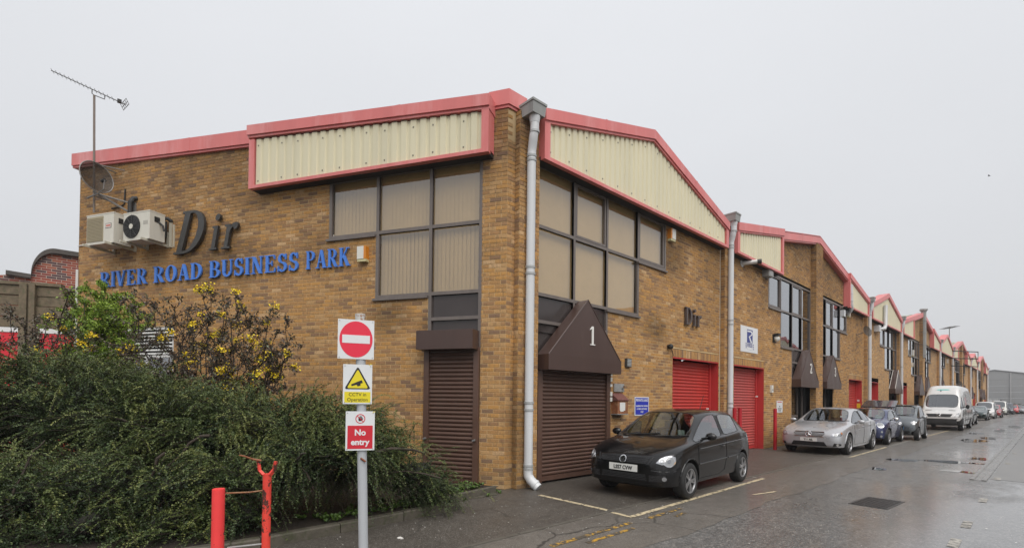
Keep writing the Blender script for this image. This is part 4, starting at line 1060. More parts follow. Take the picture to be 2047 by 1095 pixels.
# terrace across the road, seen only as a reflection in the glass
FO = Frame((12.6, 60, 0), (0, -1))
def opposite(y0, wd, ze, zr, label):
    root = thing('industrial_unit', label, 'building', (12.6, 60-y0-wd/2, 0)); ym = y0+wd/2
    hs = [(y0+1+3.3*i, y0+2.6+3.3*i, 3.6, 6) for i in range(int(wd/3.3))]+[(y0+2, y0+5, 0, 2.8)]
    part('brick_wall', backing(FO, y0, y0+wd, 0, hs, Top([(y0, 6.2), (y0+wd, 6.2)]), n=0), BRICKFAR, root)
    mb = MB()
    for a, b, c, d in hs: mb.quad(FO.p(a, c, -.08), FO.p(b, c, -.08), FO.p(b, d, -.08), FO.p(a, d, -.08))
    part('window', mb, M_PANEL, root)
    mb = MB(); mb.prism(FO, [(y0, 6.1), (y0+wd, 6.1), (y0+wd, ze-.3), (ym, zr-.3), (y0, ze-.3)], -.1, .2); part('cladding', mb, M_CREAM, root)
    fascia(root, FO, [(y0, ze), (ym, zr), (y0+wd, ze)], .28, -.2, .3, cap_seams=False)
    mb = MB()
    for a, za, b, zb in ((y0, ze, ym, zr), (ym, zr, y0+wd, ze)): mb.quad(FO.p(a, za-.03, .2), FO.p(b, zb-.03, .2), FO.p(b, zb-.03, -20), FO.p(a, za-.03, -20))
    part('roof', mb, M_ROOF, root)
opposite(18, 8.3, 6.95, 8.0, 'narrow cream gable across the road mirrored in the windows of unit 1')
opposite(26.4, 16.6, 6.95, 8.5, 'wide cream gable across the road mirrored in the windows of unit 1')
opposite(1.3, 16.6, 6.95, 8.5, 'wide cream gable across the road mirrored in the windows of units 2 and 3')
# ------------------------------------------------------------------ vehicles
def paint(name, col, metal=.0, rough=.25): return mat(name, col, rough, metal=metal, var=.03, vscale=3, coat=1.)
P_BLACK = mat('black_car_paint', (.0055, .0055, .006), .3, coat=.8, spec=.15); P_SILVER = paint('silver_car_paint', (.42, .43, .45), .25, .3)
P_BLUE = paint('dark_blue_car_paint', (.035, .045, .12), .3); P_GREY = paint('grey_car_paint', (.13, .145, .155), .5, .3)
P_WHITE = paint('white_van_paint', (.66, .66, .65)); P_GREEN = paint('dark_green_car_paint', (.03, .055, .055), .4); P_RED = paint('red_car_paint', (.30, .025, .03), .2)
P_DKBLUE = paint('navy_paint', (.02, .022, .035)); P_CREAM = paint('cream_van_paint', (.60, .60, .55)); P_LGREY = paint('pale_grey_paint', (.36, .37, .38), .5)
V_TYRE = mat('tyre_rubber', (.018, .018, .018), .75, var=.2, vscale=10); V_ALLOY = mat('alloy_rim', (.42, .42, .43), .32, metal=.75)
V_TRIM = mat('black_trim', (.014, .014, .015), .5); V_ARCH = mat('wheel_arch_dark', (.006, .006, .006), .9); V_CHROME = mat('chrome', (.75, .75, .76), .12, metal=1)
V_LAMP = mat('lamp_reflector', (.42, .43, .45), .22, metal=.7); V_LENS = mat('lamp_lens', (.26, .27, .28), .06, spec=.8, coat=1); V_AMBER = mat('amber_lens', (.55, .2, .06), .15)
V_SEAT = mat('seat_cloth', (.028, .028, .03), .85); V_PLATE = mat('white_plate', (.70, .70, .67), .4); V_INK = mat('plate_ink', (.012, .012, .012), .5); V_SEAM = mat('panel_gap', (.004, .004, .004), .8)
V_TAIL = mat('tail_lamp', (.25, .01, .012), .15); V_DUSTY = mat('dusty_black_bumper', (.035, .035, .036), .6)
G_CAR = glass('car_glass', (.52, .60, .56), 1.7, .10)
FC = Frame((0, 0, 0), (1, 0))
def islands(faces):
    par = {}
    def find(a):
        while par[a] != a: par[a] = par[par[a]]; a = par[a]
        return a
    for f in faces:
        for v in f: par.setdefault(v, v)
        r = find(f[0])
        for v in f[1:]: par[find(v)] = r
    g = {}
    for f in faces: g.setdefault(find(f[0]), []).append(f)
    return list(g.values())
def submesh(name, co, faces, m, smooth=True):
    ids = {}; v = []; F_ = []
    for f in faces:
        q = []
        for i in f:
            if i not in ids: ids[i] = len(v); v.append(co[i])
            q.append(ids[i])
        F_.append(q)
    me = bpy.data.meshes.new(name); me.from_pydata(v, [], F_); me.materials.append(m)
    if smooth: 
        me.polygons.foreach_set('use_smooth', [True]*len(F_)); me.set_sharp_from_angle(angle=rad(35))
    return me
class Car:
    def __init__(s, name, label, cat, pos, rz, st, axles, r, wheel_x, pnt, group=None, spokes=5, twin=False, doors=(), tw=.19, rim=V_ALLOY, lod=0, gl=G_CAR, black_low=None, hull2=None):
        s.root = thing(name, label, cat, (*pos, 0), rz, group); s.st = st; s.lod = lod
        pts = []; kinds = []
        for t in st:
            k = t[0]
            if k == 'h':
                _, y, zb, wl, wm, zs, ws, zc = t; g = zc-zs
                half = [(0, zb), (wl*.7, zb), (wl, zb+.04), (wm, zb+(zs-zb)*.55), (ws, zs), (ws-.03, zs+.02), (ws-.08, zs+.02+g*.25), (ws-.18, zs+.01+g*.62), (ws*.48, zs+g*.93), (0, zc)]
            else:
                _, y, zb, wl, wm, zs, ws, zr, wr, zg, fl = t
                half = [(0, zb), (wl*.7, zb), (wl, zb+.04), (wm, zb+(zs-zb)*.55), (ws, zs), (ws-.022, zs+.02), (wr+.035, zg), (wr-.035, zr-.028), (wr*.52, zr-.004), (0, zr)]
            pts.append([(x, y, z) for x, z in half]); kinds.append(k if k == 'h' else fl)
        n = len(pts); ring = 18; V = []
        for h in pts:
            V += [h[0]]+h[1:9]+[h[9]]+[(-x, y, z) for x, y, z in reversed(h[1:9])]
        Fc = []; Mi = []
        firstc = next((i for i, k in enumerate(kinds) if k != 'h'), n); lastc = max((i for i, k in enumerate(kinds) if k != 'h'), default=-1)
        for i in range(n-1):
            for j in range(ring):
                q = (j+1) % ring
                jj = j if j < 9 else 17-j
                mi = 0
                if i == firstc-1:
                    if jj == 5: mi = 2 if kinds[firstc] != 'v' else 0
                    if jj in (7, 8): mi = 1
                elif firstc <= i < lastc:
                    if jj == 5 and kinds[i] == 'g': mi = 2
                    if jj == 5 and kinds[i] == 'b': mi = 6
                elif i == lastc and lastc < n-1 and jj in (7, 8): mi = 3
                if mi == 0 and jj in (2, 3, 4):
                    for a, b in doors:
                        if a <= i < b: mi = 5
                if black_low and jj <= 2 and mi == 0 and black_low[0] <= i < black_low[1]: mi = 6
                Fc.append((i*ring+j, (i+1)*ring+j, (i+1)*ring+q, i*ring+q)); Mi.append(mi)
        Fc.append(tuple(range(ring))); Mi.append(0); Fc.append(tuple(reversed(range((n-1)*ring, n*ring)))); Mi.append(0)
        me = bpy.data.meshes.new('hull'); me.from_pydata(V, [], Fc)
        mats = [pnt, gl, gl, gl, V_ARCH, pnt, V_TRIM]
        for m in mats: me.materials.append(m)
        me.polygons.foreach_set('material_index', Mi)
        bm = bmesh.new(); bm.from_mesh(me); bmesh.ops.recalc_face_normals(bm, faces=bm.faces)
        cl = bm.edges.layers.float.get('crease_edge') or bm.edges.layers.float.new('crease_edge')
        for e in bm.edges:
            a, b = sorted(v.index for v in e.verts); ja, jb = a % ring, b % ring
            if ja == jb and ja in (2, 16): e[cl] = .6
            if ja == jb and ja in (4, 14, 5, 13): e[cl] = .35
            if ja == jb and ja in (6, 12): e[cl] = .3
            fm = {f.material_index for f in e.link_faces}
            if len(fm) > 1 and (fm & {1, 2, 3}): e[cl] = max(e[cl], .55)
        bm.to_mesh(me); bm.free()
        ob = bpy.data.objects.new('hull', me); COL.objects.link(ob)
        md = ob.modifiers.new('s', 'SUBSURF'); md.levels = 2 if not lod else 1; md.render_levels = md.levels
        cut = MB()
        for ya in axles:
            for sx in (-1, 1):
                c = MB(); R_ = r+.05; k = 28 if not lod else 16
                x0, x1 = sx*(wheel_x-tw-.06), sx*(wheel_x+.35); i0 = len(cut.v)
                for x in (x0, x1):
                    for a in range(k): cut.v.append((x, ya+R_*math.cos(2*PI*a/k), r+.0+R_*math.sin(2*PI*a/k)))
                for a in range(k):
                    b = (a+1) % k; cut.f.append((i0+a, i0+b, i0+k+b, i0+k+a))
                cut.f.append(tuple(i0+a for a in reversed(range(k)))); cut.f.append(tuple(i0+k+a for a in range(k)))
        cm = bpy.data.meshes.new('cut'); cm.from_pydata(cut.v, [], cut.f)
        for m in mats: cm.materials.append(m)
        cm.polygons.foreach_set('material_index', [4]*len(cm.polygons))
        b2 = bmesh.new(); b2.from_mesh(cm); bmesh.ops.recalc_face_normals(b2, faces=b2.faces); b2.to_mesh(cm); b2.free()
        co = bpy.data.objects.new('cut', cm); COL.objects.link(co)
        bo = ob.modifiers.new('b', 'BOOLEAN'); bo.operation = 'DIFFERENCE'; bo.object = co; bo.solver = 'EXACT'
        dg = bpy.context.evaluated_depsgraph_get(); ev = ob.evaluated_get(dg).to_mesh()
        s.co = [tuple(v.co) for v in ev.vertices]; s.faces = [(tuple(p.vertices), p.material_index) for p in ev.polygons]
        ob.evaluated_get(dg).to_mesh_clear()
        bpy.data.objects.remove(ob); bpy.data.objects.remove(co); bpy.data.meshes.remove(me); bpy.data.meshes.remove(cm)
        s.bvh = BVHTree.FromPolygons(s.co, [f for f, m in s.faces])
        nm = {0: 'body', 1: 'windscreen', 2: 'side_window', 3: 'rear_window', 4: 'wheel_arch', 5: 'door', 6: 'trim'}
        for mi in range(7):
            fs = [f for f, m in s.faces if m == mi]
            if not fs: continue
            for isl in ([fs] if mi in (0, 6, 1, 3) else islands(fs)):
                if len(isl) < 4: continue
                o = part(nm[mi], submesh(nm[mi], s.co, isl, mats[mi]), None, s.root, world=False)
                if mi in (1, 2, 3) and not lod: s.seal(o, isl)
        s.wheels(axles, r, wheel_x, tw, spokes, twin, rim)
    def seal(s, o, fs):
        ec = {}
        for f in fs:
            for a, b in zip(f, f[1:]+f[:1]): k = (min(a, b), max(a, b)); ec[k] = ec.get(k, 0)+1
        mb = MB()
        for (a, b), c in ec.items():
            if c == 1: mb.tube([s.co[a], s.co[b]], .0075, 5, cap=False)
        part('window_seal', mb, V_TRIM, o, world=False)
    def wheels(s, axles, r, wx, tw, spokes, twin, rimm):
        hub = MB(); hub.lathe([(0, -.02), (r*.62, -.02), (r*.62, -.08), (0, -.08)], axis='X', n=20)
        ty = MB(); ty.lathe([(r*.66, 0), (r*.70, .012), (r*.9, .010), (r*.985, -.012), (r, -.04), (r, -tw+.04), (r*.98, -tw+.01), (r*.66, -tw)], axis='X', n=30 if not s.lod else 14)
        rm = MB(); rm.lathe([(r*.675, -.03), (r*.675, .006), (r*.63, .006), (r*.60, -.02), (r*.60, -.06)], axis='X', n=28 if not s.lod else 12)
        rm.lathe([(0, .0), (r*.15, -.002), (r*.17, -.02), (r*.17, -.05)], axis='X', n=12)
        n = spokes*(2 if twin else 1)
        for i in range(n):
            a = 2*PI*(i//2)/spokes+(rad(9) if i % 2 else -rad(9)) if twin else 2*PI*i/spokes
            ca, sa = math.cos(a), math.sin(a); wi, wo = (r*.045, r*.05) if twin else (r*.10, r*.085)
            Q = lambda rr, t, x: (x, rr*ca-t*sa, rr*sa+t*ca)
            rm.hexa([Q(r*.12, -wi, -.035), Q(r*.12, wi, -.035), Q(r*.64, wo, -.035), Q(r*.64, -wo, -.035), Q(r*.12, -wi, -.004), Q(r*.12, wi, -.004), Q(r*.64, wo, .0), Q(r*.64, -wo, .0)])
        me = [hub.mesh('wheel', V_ARCH), ty.mesh('tyre', V_TYRE, smooth=40), rm.mesh('rim', rimm, smooth=30)]
        for ya in axles:
            for sx in (1, -1):
                w_ = part('wheel', me[0], None, s.root, world=False); w_.location = (sx*wx, ya, r-.004); w_.rotation_euler = (random.uniform(0, 6), 0, 0 if sx > 0 else PI)
                part('tyre', me[1], None, w_, world=False); part('rim', me[2], None, w_, world=False)
    def hit(s, o, d):
        p, n, i, dist = s.bvh.ray_cast(Vector(o), Vector(d).normalized(), 12); return p, n
    def patch(s, name, outline, m, view='front', off=.004, thick=.012, d=None, parent=None, rings=(1, .8, .55, .28, 0), step=.05, mirror=False, label=None, smooth=True):
        """a piece lying on the body, cut to an outline drawn in front (x,z), side (y,z) or top (x,y) view"""
        outs = []
        for sg in ((1, -1) if mirror else (1,)):
            ol = []
            for (a, b), (c, e) in zip(outline, outline[1:]+outline[:1]):
                L_ = math.hypot(c-a, e-b); k = max(1, int(L_/step))
                ol += [(a+(c-a)*t/k, b+(e-b)*t/k) for t in range(k)]
            cx = sum(p[0] for p in ol)/len(ol); cy = sum(p[1] for p in ol)/len(ol)
            if view == 'front': dd = Vector(d or (0, 1, 0)); mk = lambda a, b: Vector((a, .3, b))
            elif view == 'rear': dd = Vector(d or (0, -1, 0)); mk = lambda a, b: Vector((a, 8, b))
            elif view == 'side': dd = Vector(d or (-1, 0, 0)); mk = lambda a, b: Vector((.8, a, b))
            else: dd = Vector(d or (0, 0, -1)); mk = lambda a, b: Vector((a, b, 1.5))
            dd.normalize(); V = []; ok = []
            for rr in rings:
                for a, b in (ol if rr > 0 else [(cx, cy)]):
                    o = mk(cx+(a-cx)*rr, cy+(b-cy)*rr); p, nn = s.hit(o-dd*6, dd)
                    if p is None: p = None; V.append(None); continue
                    V.append(p-dd*off)
            last = next((v for v in V if v is not None), None)
            if last is None: continue
            for i, v in enumerate(V):
                if v is None: V[i] = last.copy()
                else: last = v
            k = len(ol); F_ = []
            for q in range(len(rings)-1):
                if rings[q+1] > 0:
                    for i in range(k): F_.append((q*k+i, q*k+(i+1) % k, (q+1)*k+(i+1) % k, (q+1)*k+i))
                else:
                    for i in range(k): F_.append((q*k+i, q*k+(i+1) % k, (q+1)*k))
            b0 = len(V); V += [V[i]+dd*thick for i in range(k)]
            F_ += [(b0+i, b0+(i+1) % k, (i+1) % k, i) for i in range(k)]
            if sg < 0: V = [Vector((-v.x, v.y, v.z)) for v in V]; F_ = [f[::-1] for f in F_]
            me = bpy.data.meshes.new(name); me.from_pydata([tuple(v) for v in V], [], F_); me.materials.append(m)
            bm = bmesh.new(); bm.from_mesh(me); bmesh.ops.recalc_face_normals(bm, faces=bm.faces); bm.to_mesh(me); bm.free()
            if smooth: me.polygons.foreach_set('use_smooth', [True]*len(me.polygons)); me.set_sharp_from_angle(angle=rad(40))
            pr = parent[len(outs)] if isinstance(parent, list) else (parent or s.root)
            outs.append(part(name, me, None, pr, world=False, label=label))
        return outs
    def seam(s, lines, wd=.006, view='side', mirror=True, m=None, name='panel_gap', off=.0015):
        for ln in lines:
            for sg in ((1, -1) if mirror else (1,)):
                P_ = []; mb = MB()
                for (a, b), (c, e) in zip(ln[:-1], ln[1:]):
                    k = max(1, int(math.hypot(c-a, e-b)/.06))
                    P_ += [(a+(c-a)*t/k, b+(e-b)*t/k) for t in range(k)]
                P_.append(ln[-1]); Q = []
                for a, b in P_:
                    o, d = ((Vector((3, a, b)), (-1, 0, 0)) if view == 'side' else (Vector((a, b, 4)), (0, 0, -1)) if view == 'top' else (Vector((a, -2, b)), (0, 1, 0)))
                    p, n = s.hit(o, d)
                    if p is not None: Q.append(p-Vector(d)*off)
                if len(Q) > 1: mb.tube([(sg*q.x, q.y, q.z) for q in Q], wd, 5); part(name, mb, m or V_SEAM, s.root, world=False)
    def disc(s, name, x, z, r, m, off=.006, parent=None, mirror=True, n=14, d=None, ring=None):
        ol = [(x+r*math.cos(2*PI*i/n), z+r*math.sin(2*PI*i/n)) for i in range(n)]
        return s.patch(name, ol, m, off=off, parent=parent, mirror=mirror, step=1, rings=(1, .5, 0) if ring is None else (1, ring), d=d)
    def plate(s, txt, z, w=.52, h=.111, m=None, ink=None, x=0, band=None, size=.088, ch=None):
        p, n = s.hit((x, -2, z), (0, 1, 0)); p2, _ = s.hit((x+w/2*.95, -2, z), (0, 1, 0)); y = min(p.y, (p2.y if p2 else p.y))-.012
        mb = MB(); mb.box(x-w/2, x+w/2, y, y+.03, z-h/2, z+h/2); o = part('number_plate', mb, m or V_PLATE, s.root, world=False)
        if band:
            mb = MB(); mb.box(x-w/2, x-w/2+.05, y-.002, y, z-h/2, z+h/2); part('plate_band', mb, band, o, world=False)
        F = Frame((0, y, 0), (1, 0)); part('lettering', text_mb(txt, size, F, x+(.02 if band else 0), z-size*.36, .0025, .003, sx=.86, bold=.0025), ink or V_INK, o, world=False)
        mb = MB(); e = .006
        return o, y
    def mirrors(s, x, y, z, m, w=.17, h=.12, d=.11, arm=.09):
        for sg in (1, -1):
            mb = MB(); mb.ball((sg*(x+arm+w/2), y, z), 1, 12, sx=w/2, sy=d/2, sz=h/2)
            o = part('door_mirror', mb, m, s.root, world=False, smooth=60)
            mb = MB(); mb.tube([(sg*(x-.06), y+.03, z-.05), (sg*(x+arm+.02), y, z-.03)], .022, 6); part('mirror_arm', mb, V_TRIM, o, world=False)
    def handle(s, y, z, m, l=.16, mirror=True):
        p, n = s.hit((3, y, z), (-1, 0, 0))
        for sg in (1, -1):
            mb = MB(); mb.tube([(sg*(p.x+.002), y-l/2, z), (sg*(p.x+.026), y-l/2+.03, z), (sg*(p.x+.026), y+l/2-.03, z), (sg*(p.x+.002), y+l/2, z)], .013, 6); part('door_handle', mb, m, s.root, world=False, smooth=50)
    def cabin(s, ydash, yseat, zseat, x=.36, rear=None, zw=.92, dark=V_SEAT):
        mb = MB(); mb.box(-.66, .66, ydash-.35, ydash+.12, .55, .90); part('dashboard', mb, dark, s.root, world=False)
        for sg in (1, -1):
            mb = MB(); mb.box(sg*x-.23, sg*x+.23, yseat, yseat+.5, zseat, zseat+.16); mb.hexa([(sg*x-.22, yseat+.42, zseat+.1), (sg*x+.22, yseat+.42, zseat+.1), (sg*x+.22, yseat+.56, zseat+.1), (sg*x-.22, yseat+.56, zseat+.1), (sg*x-.18, yseat+.58, zseat+.62), (sg*x+.18, yseat+.58, zseat+.62), (sg*x+.18, yseat+.68, zseat+.62), (sg*x-.18, yseat+.68, zseat+.62)])
            mb.box(sg*x-.11, sg*x+.11, yseat+.62, yseat+.70, zseat+.66, zseat+.84); part('seat', mb, dark, s.root, world=False)
        if rear:
            mb = MB(); mb.box(-.6, .6, rear, rear+.45, zseat, zseat+.16); mb.box(-.6, .6, rear+.4, rear+.52, zseat+.1, zseat+.58); part('rear_seat', mb, dark, s.root, world=False)
        mb = MB(); c = Vector((-x, ydash+.26, zw)); pts = [c+Vector((.19*math.cos(a), -.08*math.sin(a), .17*math.sin(a))) for a in [2*PI*i/20 for i in range(21)]]
        mb.tube(pts, .016, 6, cap=False); mb.tube([c, c+Vector((0, -.2, -.1))], .035, 6); mb.tube([pts[0], c, pts[10]], .014, 5); part('steering_wheel', mb, V_TRIM, s.root, world=False)
    def wiper(s, pts, m=None):
        mb = MB(); Q = []
        for a, b in pts:
            p, n = s.hit((a, -3, b), (0, 1, 0))
            if p: Q.append(p+Vector((0, -.014, .008)))
        if len(Q) > 1: mb.tube(Q, .010, 5); part('wiper', mb, V_TRIM, s.root, world=False)
def bars(car, x0, x1, zs, h, m, parent, off=.012, name='grille_bar', fx=None):
    for z in zs:
        a, b = fx(z) if fx else (x0, x1)
        car.patch(name, [(a, z-h/2), (b, z-h/2), (b, z+h/2), (a, z+h/2)], m, off=off, parent=parent, rings=(1, .01), step=.08)

# --- black three-door hatchback
def hatch():
    st = [('h', .045, .30, .46, .54, .56, .46, .60), ('h', .085, .235, .60, .68, .62, .61, .715), ('h', .18, .205, .70, .76, .69, .71, .80), ('h', .38, .20, .78, .825, .785, .80, .875), ('h', .7, .19, .785, .828, .86, .812, .95),
          ('h', 1.04, .185, .785, .828, .90, .815, .985), ('c', 1.74, .18, .785, .828, .925, .812, 1.405, .565, 1.335, 'g'), ('c', 2.02, .18, .785, .828, .94, .812, 1.452, .585, 1.37, 'g'), ('c', 2.20, .18, .785, .828, .948, .812, 1.465, .59, 1.38, 'b'), ('c', 2.30, .18, .785, .828, .952, .812, 1.467, .59, 1.38, 'g'),
          ('c', 2.9, .19, .785, .826, .985, .80, 1.445, .585, 1.355, 'g'), ('c', 3.12, .2, .785, .824, 1.005, .79, 1.43, .58, 1.33, 'p'), ('c', 3.36, .2, .78, .82, 1.01, .78, 1.395, .56, 1.29, 'p'),
          ('h', 3.72, .25, .76, .80, .985, .75, 1.02), ('h', 3.86, .30, .72, .77, .86, .71, .89), ('h', 3.916, .36, .6, .66, .70, .58, .72)]
    c = Car('hatchback_car', 'black three-door hatchback parked in the first bay by the brown shutter', 'car', (1.775, 1.02), rad(4), st, (.80, 3.265), .30, .815, P_BLACK, 'cars parked along the units', spokes=5, twin=True, doors=((5, 8),), tw=.185)
    # nose
    g = c.patch('grille', [(-.40, .600), (.40, .600), (.455, .70), (-.455, .70)], V_TRIM, off=.006)
    bars(c, 0, 0, (.615, .640, .665, .69), .010, mat('satin_black', (.03, .03, .032), .35), g, fx=lambda z: (-.40-(z-.6)*.5, .40+(z-.6)*.5))
    for sg in (1, -1): pass
    c.patch('grille_surround', [(.44, .60), (.463, .60), (.515, .72), (.49, .72)], V_TRIM, off=.010, mirror=True)
    # badge
    b = c.disc('badge', 0, .655, .062, V_CHROME, off=.030, mirror=False, n=22)
    d = c.disc('badge_field', 0, .655, .052, V_TRIM, off=.034, mirror=False, n=22, parent=b[0])
    p, n = c.hit((0, -2, .655), (0, 1, 0)); y = p.y-.038
    mb = MB()
    def st_(a, b_, w_=.0065):
        (x0, z0), (x1, z1) = a, b_; t = Vector((x1-x0, 0, z1-z0)).normalized(); nn = Vector((-t.z, 0, t.x))*w_; A_, B_ = Vector((x0, y, .655+z0)), Vector((x1, y, .655+z1))
        mb.hexa([A_-nn, B_-nn, B_-nn+Vector((0, .006, 0)), A_-nn+Vector((0, .006, 0)), A_+nn, B_+nn, B_+nn+Vector((0, .006, 0)), A_+nn+Vector((0, .006, 0))])
    for a, b_ in (((-.020, .047), (0, .006)), ((.020, .047), (0, .006)), ((-.043, .028), (-.020, -.045)), ((-.020, -.045), (0, -.002)), ((0, -.002), (.020, -.045)), ((.020, -.045), (.043, .028))): st_(a, b_)
    part('emblem', mb, V_CHROME, b[0], world=False)
    c.plate('LS57 CVW', .515, w=.52, h=.112)
    lo = c.patch('lower_grille', [(-.42, .33), (.42, .33), (.40, .435), (-.40, .435)], V_TRIM, off=.005)
    bars(c, -.40, .40, (.35, .375, .40, .42), .008, MATS['satin_black'], lo)
    fg = c.patch('fog_grille', [(.46, .325), (.70, .335), (.735, .385), (.70, .43), (.46, .425)], V_TRIM, off=.005, mirror=True)
    for o_, sg in zip(fg, (1, -1)):
        for z in (.35, .375, .40): c.patch('grille_bar', [(sg*.47, z-.004), (sg*.60, z-.004), (sg*.60, z+.004), (sg*.47, z+.004)], MATS['satin_black'], off=.009, parent=o_, rings=(1, .01))
    c.disc('fog_lamp', .645, .380, .034, V_LAMP, off=.012, d=(-.25, 1, 0)); 
    c.seam([[(.50, .505), (.62, .497), (.72, .497), (.79, .505)]], .006, 'front', m=mat('bumper_strip', (.03, .03, .032), .25), name='bumper_strip', off=.004)
    # headlamps: one shell with two round reflectors each
    D = (-.45, 1, 0)
    hl = c.patch('headlamp', [(.468, .630), (.535, .612), (.60, .608), (.655, .572), (.72, .566), (.775, .60), (.80, .665), (.79, .722), (.72, .748), (.62, .732), (.53, .69)], V_LAMP, off=.008, mirror=True, d=D, step=.03)
    for nm, x, z, r_, m_ in (('lamp_bowl', .70, .657, .075, V_LENS), ('lamp_bowl', .575, .655, .047, V_LENS)):
        c.disc(nm, x, z, r_, m_, off=.013, parent=hl, d=D); c.disc('lamp_ring', x, z, r_*1.08, V_CHROME, off=.011, parent=hl, d=D); c.disc('bulb', x-.01, z, r_*.42, mat('lamp_bulb', (.30, .31, .33), .1, metal=.8), off=.017, parent=hl, d=D)
    c.patch('indicator', [(.755, .60), (.79, .62), (.80, .66), (.775, .64)], mat('clear_amber', (.45, .33, .22), .2), off=.014, parent=hl, d=D, mirror=True)
    # panel gaps, mouldings
    c.seam([[(1.13, .30), (1.13, .60), (1.10, .88)], [(1.13, .30), (2.05, .28), (2.32, .34), (2.40, .60), (2.36, .94)]], .005)
    c.seam([[(.5, .74), (.66, .80), (.73, .90), (.75, 1.04)]], .005, 'top') if False else None
    c.seam([[(1.15, .545), (2.40, .56)], [(2.46, .56), (2.9, .57)]], .010, m=mat('side_moulding', (.02, .02, .021), .3), name='side_moulding', off=.006)
    c.seam([[(1.22, .955), (1.8, .958), (2.24, .967), (2.8, .99), (3.1, 1.02)]], .007, m=mat('belt_strip', (.20, .20, .21), .3, metal=.6), name='belt_strip', off=.004)
    c.seam([[(.30, .72), (.62, .79), (1.05, .885)]], .004)
    c.seam([[(1.16, .80), (1.7, .815), (2.36, .835), (2.9, .85), (3.4, .86)]], .009, m=P_BLACK, name='crease_line', off=.002)
    for ya in (.80, 3.265): c.seam([[(ya+.365*math.cos(a), .30+.365*math.sin(a)) for a in [rad(t) for t in range(-5, 186, 12)]]], .012, m=P_BLACK, name='arch_lip', off=.004)
    c.mirrors(.80, 1.36, 1.005, P_BLACK, w=.20, h=.135, d=.13, arm=.03)
    c.handle(2.16, .80, P_BLACK)
    c.wiper([(-.58, .985), (-.2, .995), (.12, 1.03)]); c.wiper([(.10, .985), (.40, .995), (.66, 1.01)])
    mb = MB(); mb.tube([(0, 3.1, 1.44), (.0, 3.22, 1.62), (.0, 3.3, 1.74)], .008, 5, r2=.004); part('aerial', mb, V_TRIM, c.root, world=False)
    mb = MB(); mb.box(-.11, .11, 1.62, 1.65, 1.255, 1.32); part('rear_view_mirror', mb, V_TRIM, c.root, world=False)
    c.cabin(1.42, 1.85, .36, rear=2.75)
    c.patch('tail_lamp', [(.60, .62), (.74, .62), (.74, .86), (.64, .86)], V_TAIL, 'rear', mirror=True)
    mb = MB(); mb.box(.33, .45, 1.365, 1.372, 1.0, 1.09); part('tax_disc', mb, V_PLATE, c.root, world=False)
    return c
hatch()
